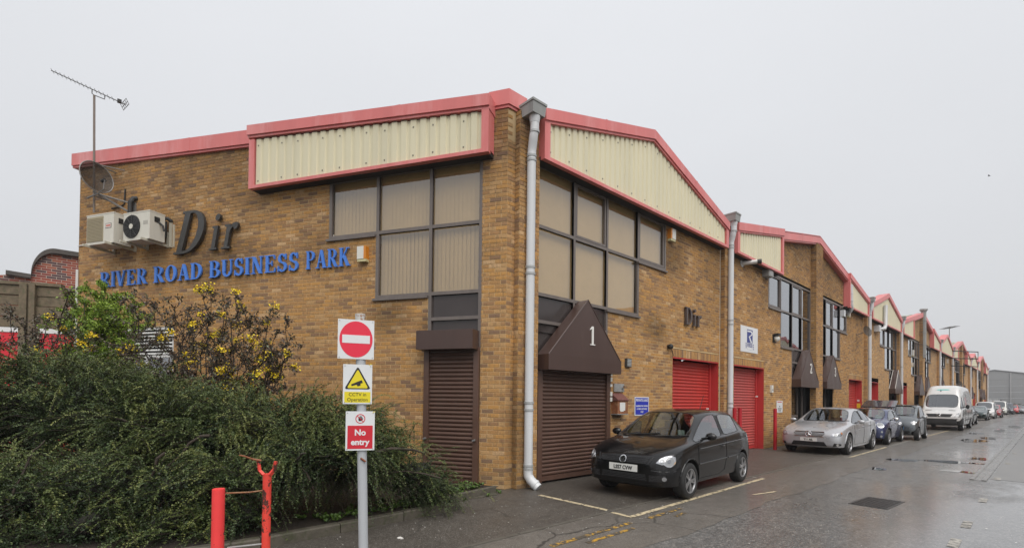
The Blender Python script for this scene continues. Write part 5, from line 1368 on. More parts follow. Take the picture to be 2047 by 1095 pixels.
# --- silver saloon
def saloon():
    st = [('h', 0, .30, .52, .62, .55, .56, .60), ('h', .06, .22, .70, .78, .60, .72, .69), ('h', .2, .20, .80, .855, .68, .80, .775), ('h', .45, .19, .83, .88, .775, .845, .86), ('h', .9, .185, .835, .885, .87, .86, .94), ('h', 1.38, .18, .835, .885, .92, .86, 1.00),
          ('c', 2.13, .18, .835, .885, .945, .855, 1.385, .585, 1.32, 'g'), ('c', 2.45, .18, .835, .885, .955, .855, 1.435, .605, 1.36, 'b'), ('c', 2.55, .18, .835, .885, .96, .855, 1.44, .605, 1.362, 'g'), ('c', 3.0, .18, .835, .885, .97, .852, 1.43, .60, 1.35, 'g'), ('c', 3.3, .19, .835, .88, .985, .845, 1.395, .58, 1.31, 'p'), ('c', 3.42, .19, .835, .88, .99, .84, 1.37, .57, 1.28, 'p'),
          ('h', 3.98, .22, .82, .87, .985, .82, 1.035), ('h', 4.40, .28, .78, .83, .96, .78, 1.0), ('h', 4.53, .33, .72, .77, .82, .72, .86), ('h', 4.58, .40, .6, .66, .68, .6, .7)]
    c = Car('saloon_car', 'silver saloon with twin-bar chrome grille parked before the porch numbered 2', 'car', (1.50, 11.25), rad(-1), st, (.86, 3.62), .325, .875, P_SILVER, 'cars parked along the units', spokes=5, twin=True, doors=((5, 8), (8, 10)), tw=.21)
    g = c.patch('grille', [(-.36, .56), (.36, .56), (.435, .655), (.40, .70), (-.40, .70), (-.435, .655)], V_TRIM, off=.005)
    bars(c, 0, 0, (.59, .628, .664), .016, P_SILVER, g, fx=lambda z: (-.37-(z-.56)*.6, .37+(z-.56)*.6))
    for z in (.556, .703): c.patch('grille_bar', [(-.40, z-.007), (.40, z-.007), (.40, z+.007), (-.40, z+.007)], V_CHROME, off=.012, parent=g, rings=(1, .01), step=.08)
    c.patch('grille_bar', [(-.009, .56), (.009, .56), (.009, .70), (-.009, .70)], P_SILVER, off=.012, parent=g, rings=(1, .01), step=.08)
    p, n = c.hit((0, -2, .63), (0, 1, 0)); y = p.y-.03; mb = MB()
    mb.tube([(.083*math.cos(a), y, .63+.083*math.sin(a)) for a in [2*PI*i/24 for i in range(25)]], .010, 6, cap=False)
    for k in range(3):
        a = PI/2+k*2*PI/3; mb.tube([(0, y-.004, .63), (.08*math.cos(a), y, .63+.08*math.sin(a))], .014, 6, r2=.005)
    part('badge', mb, V_CHROME, c.root, world=False)
    c.plate('Y11 ASL', .455, w=.46, h=.105, size=.082)
    c.patch('lower_grille', [(-.50, .27), (.50, .27), (.42, .40), (-.42, .40)], V_TRIM, off=.005)
    c.patch('fog_grille', [(.56, .27), (.80, .30), (.79, .36), (.60, .37)], V_TRIM, off=.006, mirror=True, d=(-.3, 1, 0)); c.disc('fog_lamp', .70, .322, .038, V_CHROME, off=.012, d=(-.3, 1, 0))
    D = (-.5, 1, 0)
    hl = c.patch('headlamp', [(.455, .575), (.62, .555), (.80, .60), (.835, .665), (.80, .715), (.66, .705), (.52, .655)], V_LAMP, off=.007, mirror=True, d=D)
    c.disc('lamp_bowl', .60, .625, .05, V_LENS, off=.013, parent=hl, d=D); c.disc('lamp_bowl', .715, .645, .045, V_LENS, off=.013, parent=hl, d=D)
    c.patch('indicator', [(.79, .645), (.83, .66), (.805, .705), (.76, .70)], V_AMBER, off=.012, parent=hl, d=D, mirror=True)
    c.seam([[(1.43, .30), (1.43, .62), (1.40, .90)], [(1.43, .28), (2.48, .28), (2.50, .6), (2.48, .94)], [(2.5, .28), (3.1, .30), (3.28, .52), (3.36, .80), (3.40, .97)]], .005)
    c.seam([[(1.45, .73), (2.5, .755), (3.5, .79), (4.2, .80)]], .006, m=P_SILVER, name='crease_line', off=.003)
    c.seam([[(1.35, .22), (3.2, .22)]], .022, m=P_SILVER, name='side_skirt', off=.008)
    c.mirrors(.85, 1.64, 1.0, P_SILVER, w=.21, h=.13, d=.14, arm=.03); c.handle(2.36, .83, V_CHROME); c.handle(3.22, .86, V_CHROME)
    c.wiper([(-.55, .995), (0, 1.0), (.3, 1.03)]); c.wiper([(.15, .99), (.55, 1.0), (.72, 1.02)])
    c.cabin(1.8, 2.25, .34, rear=3.05); c.patch('tail_lamp', [(.58, .68), (.80, .68), (.80, .86), (.6, .84)], V_TAIL, 'rear', mirror=True)
    for ya in (.86, 3.62): c.seam([[(ya+.39*math.cos(a), .325+.39*math.sin(a)) for a in [rad(t) for t in range(-5, 186, 12)]]], .012, m=P_SILVER, name='arch_lip', off=.004)
saloon()
# --- small blue car with its tailgate up
def mini():
    st = [('h', 0, .30, .5, .56, .56, .52, .62), ('h', .05, .22, .66, .72, .63, .66, .72), ('h', .18, .2, .76, .80, .74, .74, .84), ('h', .5, .19, .79, .835, .84, .79, .935), ('h', .88, .18, .79, .84, .89, .80, .99),
          ('c', 1.42, .18, .79, .84, .91, .80, 1.35, .585, 1.28, 'g'), ('c', 1.7, .18, .79, .84, .92, .80, 1.385, .60, 1.31, 'g'), ('c', 1.98, .18, .79, .84, .925, .80, 1.395, .605, 1.315, 'b'), ('c', 2.06, .18, .79, .84, .93, .80, 1.395, .605, 1.315, 'g'), ('c', 2.7, .18, .79, .838, .94, .79, 1.385, .60, 1.30, 'p'), ('c', 3.1, .2, .78, .83, .945, .78, 1.36, .58, 1.27, 'p'),
          ('h', 3.42, .26, .76, .80, .93, .74, .96), ('h', 3.57, .32, .70, .75, .82, .68, .84), ('h', 3.63, .38, .58, .64, .66, .56, .68)]
    c = Car('small_car', 'dark blue small car with round chrome headlamps and its tailgate up', 'car', (1.58, 17.0), 0, st, (.55, 3.02), .30, .825, P_BLUE, 'cars parked along the units', spokes=5, doors=((4, 7),), lod=0)
    D = (-.35, 1, -.25)
    hl = c.disc('headlamp', .575, .725, .125, V_CHROME, off=.012, d=D, n=18); c.disc('lamp_bowl', .575, .725, .103, V_LENS, off=.02, parent=hl, d=D, n=16)
    c.patch('grille', [(-.30, .55), (.30, .55), (.35, .64), (-.35, .64)], V_TRIM, off=.006); c.patch('lower_grille', [(-.55, .26), (.55, .26), (.50, .40), (-.50, .40)], V_TRIM)
    c.seam([[(.0, .655), (.2, .652), (.36, .645)]], .009, 'front', m=V_CHROME, name='grille_trim', off=.006)
    c.disc('indicator', .62, .50, .038, V_LENS, off=.01, d=(-.3, 1, 0)); c.disc('fog_lamp', .60, .33, .042, V_LENS, off=.01, d=(-.3, 1, 0))
    c.plate('', .47, w=.5, h=.105)
    c.seam([[(.94, .28), (.94, .86)], [(.94, .26), (1.95, .26), (2.05, .6), (2.02, .92)]], .005)
    for ya in (.55, 3.02): c.seam([[(ya+.37*math.cos(a), .30+.37*math.sin(a)) for a in [rad(t) for t in range(-8, 190, 12)]]], .022, m=V_TRIM, name='arch_trim', off=.004)
    c.mirrors(.80, 1.10, .98, V_CHROME, w=.2, h=.13, d=.12, arm=.03); c.handle(1.86, .80, V_CHROME); c.wiper([(-.5, .99), (0, 1.0), (.25, 1.02)])
    c.cabin(1.18, 1.5, .36, rear=2.3)
    # raised tailgate
    mb = MB(); a = Vector((0, 2.95, 1.39)); b = Vector((0, 3.75, 1.66))
    mb.hexa([(-.60, a.y, a.z), (.60, a.y, a.z), (.56, b.y, b.z), (-.56, b.y, b.z), (-.60, a.y, a.z+.05), (.60, a.y, a.z+.05), (.56, b.y, b.z+.05), (-.56, b.y, b.z+.05)])
    o = part('tailgate', mb, P_DKBLUE, c.root, world=False)
    for sg in (1, -1):
        mb = MB(); mb.tube([(sg*.56, 3.3, 1.1), (sg*.55, 3.4, 1.52)], .012, 5); part('gas_strut', mb, V_TRIM, o, world=False)
    mb = MB(); mb.box(.30, .50, 1.05, 1.06, .985, 1.06); part('paper', mb, mat('paper_green', (.55, .70, .66), .6), c.root, world=False)
mini()
# --- tiny grey two-seater
def smart():
    st = [('h', 0, .30, .48, .54, .56, .50, .60), ('h', .05, .24, .62, .68, .66, .60, .74), ('h', .16, .2, .70, .735, .78, .68, .88), ('h', .34, .19, .71, .75, .86, .70, .98), ('h', .50, .18, .71, .75, .90, .71, 1.04),
          ('c', .98, .18, .71, .75, .95, .72, 1.47, .56, 1.40, 'g'), ('c', 1.3, .18, .71, .75, .98, .72, 1.535, .57, 1.45, 'g'), ('c', 1.72, .18, .71, .755, 1.02, .725, 1.545, .575, 1.45, 'p'), ('c', 2.15, .2, .71, .755, 1.03, .72, 1.50, .56, 1.41, 'p'),
          ('h', 2.42, .26, .69, .73, .98, .68, 1.0), ('h', 2.5, .34, .6, .65, .80, .58, .82)]
    c = Car('microcar', 'grey two-seat microcar with a bright blue front plate', 'car', (2.03, 21.1), 0, st, (.34, 2.15), .28, .735, P_GREY, 'cars parked along the units', spokes=6, doors=((4, 7),), tw=.17)
    D = (-.4, 1, -.2)
    hl = c.patch('headlamp', [(.38, .70), (.46, .65), (.56, .655), (.63, .70), (.61, .765), (.52, .785), (.42, .765)], V_CHROME, off=.012, mirror=True, d=D); c.disc('lamp_bowl', .455, .715, .045, V_LENS, off=.018, parent=hl, d=D); c.disc('lamp_bowl', .56, .72, .05, V_LENS, off=.018, parent=hl, d=D)
    c.patch('lower_grille', [(-.5, .27), (.5, .27), (.45, .40), (-.45, .40)], V_TRIM); c.patch('grille', [(-.25, .62), (.25, .62), (.25, .66), (-.25, .66)], V_TRIM)
    c.plate('SMJ', .50, w=.50, h=.13, m=mat('blue_plate', (.06, .32, .72), .4), size=.08)
    c.seam([[(.56, .3), (.56, .86)], [(.56, .28), (1.55, .28), (1.68, .6), (1.66, 1.0)]], .006)
    c.seam([[(1.70, .3), (1.74, .7), (1.72, 1.0)]], .035, m=mat('grey_safety_cell', (.20, .21, .215), .35, metal=.4), name='safety_cell', off=.004)
    c.mirrors(.72, .72, 1.0, P_LGREY, w=.19, h=.12, d=.12, arm=.03); c.handle(1.5, .84, V_TRIM); c.wiper([(-.5, 1.05), (0, 1.06), (.35, 1.09)])
    c.cabin(.85, 1.15, .5)
    mb = MB(); mb.box(-.56, .56, .96, 1.06, 1.475, 1.50); part('sun_strip', mb, V_TRIM, c.root, world=False)
smart()
# --- white panel van
def van():
    st = [('h', 0, .40, .70, .78, .70, .72, .76), ('h', .06, .33, .86, .93, .80, .86, .92), ('h', .25, .30, .92, .975, .98, .90, 1.10), ('h', .62, .28, .93, .99, 1.14, .93, 1.24), ('h', .92, .28, .935, .995, 1.22, .94, 1.36),
          ('c', 1.52, .28, .94, .995, 1.26, .95, 2.16, .80, 2.02, 'g'), ('c', 1.95, .28, .94, .995, 1.28, .955, 2.60, .76, 2.08, 'v'), ('c', 2.15, .28, .94, .995, 1.28, .96, 2.70, .78, 2.10, 'p'), ('c', 2.5, .28, .94, .995, 1.28, .965, 2.74, .80, 2.2, 'p'), ('c', 4.6, .28, .94, .995, 1.28, .965, 2.74, .80, 2.2, 'p'), ('c', 6.75, .28, .94, .995, 1.28, .96, 2.72, .80, 2.2, 'p'), ('c', 6.9, .33, .92, .98, 1.28, .95, 2.66, .78, 2.15, 'p')]
    c = Car('panel_van', 'white high-roof panel van parked beyond the grey microcar', 'van', (2.14, 32.5), 0, st, (1.0, 5.3), .34, .975, P_WHITE, 'vans parked along the units', spokes=6, doors=((4, 6),), tw=.22, black_low=(0, 4))
    c.patch('bumper', [(-.95, .36), (.95, .36), (.96, .66), (.80, .70), (-.80, .70), (-.96, .66)], V_DUSTY, off=.02)
    g = c.patch('grille', [(-.50, .80), (.50, .80), (.60, .98), (-.60, .98)], V_TRIM, off=.008)
    bars(c, -.5, .5, (.84, .885, .93), .018, V_DUSTY, g)
    p, n = c.hit((0, -2, .89), (0, 1, 0)); mb = MB(); y = p.y-.03
    mb.tube([(.10*math.cos(a), y, .89+.10*math.sin(a)) for a in [2*PI*i/20 for i in range(21)]], .012, 6, cap=False)
    for k in range(3): a = PI/2+k*2*PI/3; mb.tube([(0, y, .89), (.1*math.cos(a), y, .89+.1*math.sin(a))], .016, 6, r2=.007)
    part('badge', mb, V_CHROME, c.root, world=False)
    c.patch('headlamp', [(.55, .82), (.78, .78), (.92, .84), (.94, .98), (.90, 1.06), (.72, 1.00)], V_LENS, off=.008, mirror=True, d=(-.4, 1, 0))
    c.plate('OP56 TLZ', .52, w=.52, h=.115, band=mat('blue_band', (.03, .06, .35), .4))
    for sg in (1, -1): c.patch('air_vent', [(sg*.38, 1.18), (sg*.68, 1.16), (sg*.68, 1.185), (sg*.38, 1.205)], V_TRIM, off=.006)
    c.mirrors(.97, 1.35, 1.42, V_TRIM, w=.17, h=.27, d=.13, arm=.09); c.handle(2.2, 1.02, V_TRIM)
    c.seam([[(1.3, .4), (1.3, 1.2)], [(2.35, .4), (2.35, 2.1)], [(3.7, .4), (3.7, 2.2)]], .008); c.seam([[(2.4, .62), (6.7, .62)]], .03, m=V_DUSTY, name='rub_strip', off=.005)
    c.patch('roof_decal', [(-.34, 2.44), (-.22, 2.41), (.22, 2.41), (.34, 2.44), (.22, 2.475), (-.22, 2.475)], mat('teal_print', (.12, .50, .46), .5), off=.006)
    for y0_, y1_, z0_, z1_, col in ((3.0, 3.7, 1.35, 2.0, (.45, .30, .32)), (4.1, 5.5, 1.75, 1.85, (.35, .32, .33)), (4.1, 5.4, 1.50, 1.60, (.5, .45, .45)), (3.0, 5.5, 1.06, 1.2, (.36, .26, .25)), (4.2, 5.5, 2.3, 2.42, (.38, .36, .36))):
        c.patch('side_print', [(y0_, z0_), (y1_, z0_), (y1_, z1_), (y0_, z1_)], mat('faded_print_%d' % int(y0_*100+z0_*10), col, .4), 'side', off=.004, step=.2)
    c.cabin(1.35, 1.75, .75, x=.5, zw=1.3, dark=mat('van_seat', (.06, .06, .062), .8))
    mb = MB(); mb.tube([(-.1, 1.75, 2.33), (-.1, 1.70, 2.4)], .03, 6); part('aerial', mb, V_TRIM, c.root, world=False)
    for x, z in ((-.45, 1.36), (-.2, 1.35), (.35, 1.36), (.55, 1.36)):
        mb = MB(); mb.hexa([(x, 1.02, z-.05), (x+.2, 1.02, z-.04), (x+.2, 1.1, z-.04), (x, 1.1, z-.05), (x+.02, 1.03, z), (x+.19, 1.03, z+.02), (x+.19, 1.08, z+.02), (x+.02, 1.08, z)]); part('paper', mb, V_PLATE, c.root, world=False)
van()
# --- the farther vehicles, small in the picture
def generic(label, pos, pnt, L=4.0, Wd=1.7, H=1.45, kind='hatch', rz=0, lamps=True, plate=None, name='parked_car', cat='car', group='cars parked along the units'):
    k = L/4.0; w = Wd/2; h = H/1.45
    if kind == 'van':
        st = [('h', 0, .32, w-.25, w-.18, .55, w-.26, .62), ('h', .08, .24, w-.1, w-.04, .64, w-.1, .80), ('h', .45, .2, w-.06, w-.01, .85, w-.05, .98), ('h', .85, .2, w-.05, w, .95, w-.04, 1.08),
              ('c', 1.45, .2, w-.05, w, 1.02, w-.04, H-.10, w-.22, H-.18, 'g'), ('c', 1.9, .2, w-.05, w, 1.05, w-.04, H, w-.18, H-.15, 'p'), ('c', 3.0, .2, w-.05, w, 1.05, w-.04, H, w-.17, H-.14, 'p'), ('c', L-.1, .22, w-.05, w, 1.05, w-.05, H-.02, w-.18, H-.15, 'p'), ('c', L, .3, w-.1, w-.05, 1.05, w-.08, H-.08, w-.2, H-.2, 'p')]
    else:
        y = lambda a: a*k
        st = [('h', 0, .32, w-.3, w-.22, .56, w-.28, .62), ('h', y(.07), .23, w-.14, w-.06, .62, w-.12, .70), ('h', y(.3), .2, w-.06, w-.01, .74, w-.05, .82), ('h', y(1.05), .19, w-.05, w, .90, w-.03, .98),
              ('c', y(1.75), .19, w-.05, w, .94, w-.03, 1.39*h, w-.26, 1.32*h, 'g'), ('c', y(2.15), .19, w-.05, w, .95, w-.03, 1.45*h, w-.24, 1.37*h, 'b'), ('c', y(2.25), .19, w-.05, w, .95, w-.03, 1.45*h, w-.24, 1.37*h, 'g'), ('c', y(2.95), .2, w-.05, w, .97, w-.04, 1.41*h, w-.26, 1.32*h, 'p'), ('c', y(3.2), .2, w-.06, w-.01, .98, w-.05, 1.37*h, w-.28, 1.27*h, 'p'),
              ('h', y(3.65), .25, w-.08, w-.03, .96, w-.09, 1.0), ('h', y(3.93), .32, w-.14, w-.08, .82, w-.14, .86), ('h', L, .4, w-.26, w-.2, .68, w-.26, .7)]
    c = Car(name, label, cat, pos, rz, st, (.8*k, 3.25*k) if kind != 'van' else (.82, .82+L*.66), .30, w-.01, pnt, group, spokes=5, doors=((3, 5),), lod=1)
    if lamps:
        c.patch('headlamp', [(w-.36, .60), (w-.08, .60), (w-.07, .72), (w-.30, .71)], V_LENS, off=.012, mirror=True, d=(-.4, 1, 0), step=.1)
        c.patch('grille', [(-w+.42, .60), (w-.42, .60), (w-.42, .69), (-w+.42, .69)], V_TRIM, off=.008, step=.2); c.patch('lower_grille', [(-w+.3, .28), (w-.3, .28), (w-.32, .42), (-w+.32, .42)], V_TRIM, off=.008, step=.2)
        mb = MB(); p, n = c.hit((0, -2, .5), (0, 1, 0)); mb.box(-.26, .26, p.y-.02, p.y+.02, .445, .555); part('number_plate', mb, V_PLATE, c.root, world=False)
    c.mirrors(w-.03, 1.4*k if kind != 'van' else 1.1, 1.0, pnt if kind != 'van' else V_TRIM, arm=.03)
    if kind == 'van': c.patch('bumper', [(-w+.1, .28), (w-.1, .28), (w-.1, .55), (-w+.1, .55)], V_TRIM, off=.015, step=.2)
    return c
generic('black car mostly hidden behind the white high-roof van', (1.93, 42.9), P_DKBLUE, 4.6, 1.75, 1.45)
generic('dark green hatchback with a pale windscreen parked past the tall van', (1.80, 58.2), P_GREEN, 4.0, 1.68, 1.40)
generic('small white delivery van with a black bumper behind the green hatchback', (1.85, 66.6), P_WHITE, 4.2, 1.72, 1.82, 'van', cat='van', name='small_van', group='vans parked along the units')
generic('red car half hidden by the small white van', (2.05, 73.2), P_RED, 4.2, 1.75, 1.5)
generic('cream van with a rounded back far down the row', (1.7, 93.0), P_CREAM, 4.4, 1.8, 2.0, 'van', cat='van', name='small_van', group='vans parked along the units')
generic('navy people carrier parked sideways on by the grey warehouse', (2.1, 99.5), P_DKBLUE, 4.6, 1.85, 1.8, 'van', name='parked_car')
generic('bright red car at the far end of the road', (2.6, 104.8), paint('bright_red_paint', (.5, .03, .03)), 4.0, 1.7, 1.45)
generic('pale silver car last of the row by the hedge', (3.2, 109.5), P_LGREY, 4.2, 1.7, 1.4)
# ------------------------------------------------------------------ plants
def leaf_mat(name, ramp, rough=.45, trans=.0):
    m = bpy.data.materials.new(name); m.use_nodes = True; nt = m.node_tree; b = nt.nodes['Principled BSDF']
    at = N(nt, 'ShaderNodeAttribute'); at.attribute_name = 'lc'; cr = N(nt, 'ShaderNodeValToRGB'); e = cr.color_ramp.elements
    e[0].color = (*ramp[0], 1); e[1].color = (*ramp[-1], 1)
    for i, c in enumerate(ramp[1:-1]): q = e.new((i+1)/(len(ramp)-1)); q.color = (*c, 1)
    nt.links.new(at.outputs['Fac'], cr.inputs[0]); nt.links.new(cr.outputs[0], b.inputs['Base Color']); b.inputs['Roughness'].default_value = rough; b.inputs['Specular IOR Level'].default_value = .35
    return m
def unit(v): return v/np.maximum(np.linalg.norm(v, axis=-1, keepdims=True), 1e-9)
class Leaves:
    def __init__(s): s.v = []; s.lc = []
    def add(s, base, d, side, l, w, lc):
        """arrays of leaves: base point, direction, side vector, length, width"""
        l = l[:, None]; w = w[:, None]
        up = unit(np.cross(d, side)); a = base; b = base+d*l*.5+side*w*.5+up*l*.06; c = base+d*l; e = base+d*l*.5-side*w*.5+up*l*.06
        s.v.append(np.stack([a, b, c, e], 1)); s.lc.append(lc)
    def obj(s, name, m, parent, extra=None):
        V = np.concatenate(s.v).reshape(-1, 3)-np.array(wloc(parent)); k = len(V)//4; lc = np.concatenate(s.lc)
        me = bpy.data.meshes.new(name); me.vertices.add(len(V)); me.vertices.foreach_set('co', V.astype(np.float32).ravel())
        me.loops.add(4*k); me.loops.foreach_set('vertex_index', np.arange(4*k, dtype=np.int32)); me.polygons.add(k); me.polygons.foreach_set('loop_start', np.arange(0, 4*k, 4, dtype=np.int32))
        me.materials.append(m); at = me.attributes.new('lc', 'FLOAT', 'FACE'); at.data.foreach_set('value', lc.astype(np.float32)); me.update(); me.validate()
        o = bpy.data.objects.new(name, me); COL.objects.link(o); o.parent = parent; o['kind'] = 'stuff'; return o
def rnd(n): return unit(RNG.normal(size=(n, 3)))
def sprays(lv, P, D, L, droop, spacing, ll, lw, lc, tipc=.3, twigs=None):
    """arching shoots with leaves in two rows"""
    n = len(P); kmax = int(L.max()/spacing)+1
    up = np.array([0, 0, 1.])
    side0 = unit(np.cross(D, up)+RNG.normal(size=(n, 3))*.25)
    for k in range(1, kmax+1):
        t = k*spacing/L; ok = t <= 1
        if not ok.any(): continue
        t = t[ok]; d = D[ok]; p = P[ok]+d*(L[ok]*t)[:, None]; p[:, 2] -= droop[ok]*L[ok]*t*t
        tan = d.copy(); tan[:, 2] -= 2*droop[ok]*t; tan = unit(tan); sd = side0[ok]
        for sg in (1, -1):
            m = len(t); dirv = unit(tan*.55+sd*sg*.8+RNG.normal(size=(m, 3))*.28+up*.12); sv = unit(np.cross(dirv, unit(up+RNG.normal(size=(m, 3))*.5)))
            lv.add(p+RNG.normal(size=(m, 3))*.002, dirv, sv, ll*(1-.35*t)*RNG.uniform(.75, 1.2, m), lw*RNG.uniform(.8, 1.2, m), np.clip(lc[ok]+tipc*t*t+RNG.normal(size=m)*.07, 0, 1))
    if twigs is not None:
        for i in range(0, n, 2):
            q = [P[i]+D[i]*L[i]*t-up*droop[i]*L[i]*t*t for t in (0, .5, 1)]; twigs.tube(q, .0035, 3, r2=.0015, cap=False)
def at_px(x, y, D): return np.array(CAM+_f*D+_r*((x-1023.5)/967*D)-_u*((y-781.785)/967*D))
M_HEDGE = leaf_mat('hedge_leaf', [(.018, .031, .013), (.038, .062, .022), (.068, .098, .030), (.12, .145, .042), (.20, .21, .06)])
M_TWIG = mat('twig_bark', (.045, .033, .024), .85, var=.3, vscale=20); M_INNER = mat('hedge_shade', (.016, .015, .010), .95, var=.5, vscale=14)  # core material near black: the hedges' inner shade put into its colour
hedge = thing('hedge', 'large dark green arching shrub spreading over the bed behind the red posts', 'hedge', (-1, -3.6, .05))
top_px = [(860, 925, 6.9, .36), (815, 882, 6.8, .48), (760, 842, 6.7, .6), (690, 803, 6.6, .75), (605, 785, 6.5, .8), (500, 778, 6.4, .8), (395, 768, 6.3, .8), (290, 745, 6.3, .85), (180, 715, 6.3, .9), (80, 703, 6.3, .9), (-30, 715, 6.2, .9), (-150, 730, 6.1, .9)]
lumps = []
for x, y, D, r_ in top_px:
    p = at_px(x, y+14, D+r_*.35); lumps.append((p-np.array([0, 0, r_*.72]), np.array([r_*1.0, r_*1.0, r_*.72])))
for x, y, D, r_ in ((60, 850, 6.5, .8), (-80, 870, 6.4, .8), (190, 855, 6.4, .75), (320, 865, 6.35, .7), (460, 875, 6.35, .65), (600, 880, 6.4, .6), (735, 905, 6.6, .5), (700, 905, 6.1, .48), (590, 915, 5.9, .5), (480, 960, 5.6, .5), (360, 975, 5.5, .52), (240, 965, 5.5, .55), (110, 985, 5.4, .58), (-20, 1000, 5.3, .6), (180, 1050, 5.15, .4), (40, 1070, 5.1, .42), (330, 1050, 5.3, .38), (470, 1035, 5.45, .36)):
    p = at_px(x, y, D); lumps.append((p, np.array([r_, r_, r_*.62])))
lv = Leaves(); tw = MB(); view = np.array(CAM)
def shell(lumps, per, c_in=.93):
    out = []
    for i, (c, r_) in enumerate(lumps):
        n = int(per*(r_[0]*r_[1]+r_[0]*r_[2])*2); u_ = rnd(n); p = c+u_*r_; nn = unit(u_/r_)
        keep = (p[:, 2] > .02) & ((nn*unit(view-p)).sum(1) > -.45)
        for j, (c2, r2) in enumerate(lumps):
            if j != i: keep &= (((p-c2)/r2)**2).sum(1) > c_in**2
        out.append((p[keep], nn[keep]))
    return np.concatenate([o[0] for o in out]), np.concatenate([o[1] for o in out])
P, NN = shell(lumps, 900)
# hollows where one sees into the shrub
hol = np.sin(P[:, 0]*2.9+1.)+np.sin(P[:, 1]*3.3+P[:, 2]*2.1+.6)+.8*np.sin(P[:, 2]*6.5+P[:, 1]*1.7)
mid = np.exp(-((P[:, 2]-.72)/.30)**2)
kp = RNG.uniform(size=len(P)) > np.clip((hol-.1)*.5, 0, .8)*(.3+.7*mid)
P, NN = P[kp], NN[kp]
n = len(P); up = np.array([0, 0, 1.])
# shoots come in plumes: neighbours share a heading and a tint
cl = np.floor((P+.12*np.sin(P[:, [1, 2, 0]]*7.))/.34); h = np.abs(np.sin(cl@np.array([12.9898, 78.233, 37.719]))*43758.5453)%1; h2 = (h*17.3) % 1; h3 = (h*91.7) % 1
head = np.stack([np.cos(h*6.283), np.sin(h*6.283), h2*.5-.1], 1)
Dv = unit(NN*.55+head*.62+up*.16+RNG.normal(size=(n, 3))*.15)
depth_in = RNG.uniform(.0, .34, n)
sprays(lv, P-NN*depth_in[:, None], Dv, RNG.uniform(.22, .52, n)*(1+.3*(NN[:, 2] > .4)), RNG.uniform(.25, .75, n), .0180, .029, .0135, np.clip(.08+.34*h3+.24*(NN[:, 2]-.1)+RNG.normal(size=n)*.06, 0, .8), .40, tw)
# long leading shoots that break the outline
k = RNG.choice(n, 520, replace=False); k = k[NN[k, 2] > -.1]
sprays(lv, P[k], unit(NN[k]*.6+head[k]*.5+up*.35), RNG.uniform(.5, .85, len(k)), RNG.uniform(.5, .95, len(k)), .0180, .027, .013, RNG.uniform(.4, .7, len(k)), .35, tw)
for c, r_ in lumps:                     # inner leaves, coloured darker as the shade inside
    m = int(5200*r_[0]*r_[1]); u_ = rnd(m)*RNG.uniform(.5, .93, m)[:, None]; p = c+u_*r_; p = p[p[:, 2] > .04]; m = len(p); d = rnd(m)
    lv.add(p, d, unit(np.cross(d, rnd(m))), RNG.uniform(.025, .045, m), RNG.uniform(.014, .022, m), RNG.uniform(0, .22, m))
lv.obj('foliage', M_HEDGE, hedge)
part('twigs', tw, M_TWIG, hedge, kind='stuff')
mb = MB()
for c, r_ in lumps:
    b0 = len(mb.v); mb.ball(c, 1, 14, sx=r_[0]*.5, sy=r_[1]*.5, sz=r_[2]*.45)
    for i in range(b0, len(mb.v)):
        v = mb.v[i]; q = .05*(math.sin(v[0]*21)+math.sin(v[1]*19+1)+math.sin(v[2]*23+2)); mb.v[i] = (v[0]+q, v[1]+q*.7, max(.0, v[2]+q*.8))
part('shade_core', mb, M_INNER, hedge, smooth=80)  # smooth dark lumps painted as the shade deep inside
def limb(a, b, r_, sag=.15, wob_=.08, n=7):
    a, b = Vector(a), Vector(b); L_ = (b-a).length; pts = []
    for i in range(n):
        t = i/(n-1); p = a.lerp(b, t)+Vector(RNG.normal(size=3)*wob_*L_*.25*(t*(1-t)*4)); p.z += sag*L_*4*t*(1-t); pts.append(p)
    return pts
for (x0, y0, d0), (x1, y1, d1), r_ in (((560, 1000, 5.9), (610, 905, 5.2), .018), ((470, 1010, 5.9), (500, 905, 5.3), .02), ((80, 890, 6.0), (330, 870, 5.75), .018), ((330, 905, 5.3), (260, 1060, 5.3), .02), ((420, 870, 5.6), (300, 980, 5.5), .02), ((880, 955, 6.3), (690, 985, 6.2), .012), ((700, 930, 6.0), (850, 905, 6.3), .03), ((620, 960, 5.6), (560, 905, 5.5), .014), ((20, 1000, 5.0), (90, 880, 5.2), .014)):
    mb = MB(); mb.tube(limb(at_px(x0, y0, d0), at_px(x1, y1, d1), r_), r_, 6, r2=r_*.45); part('branch', mb, M_TWIG, hedge, smooth=80)

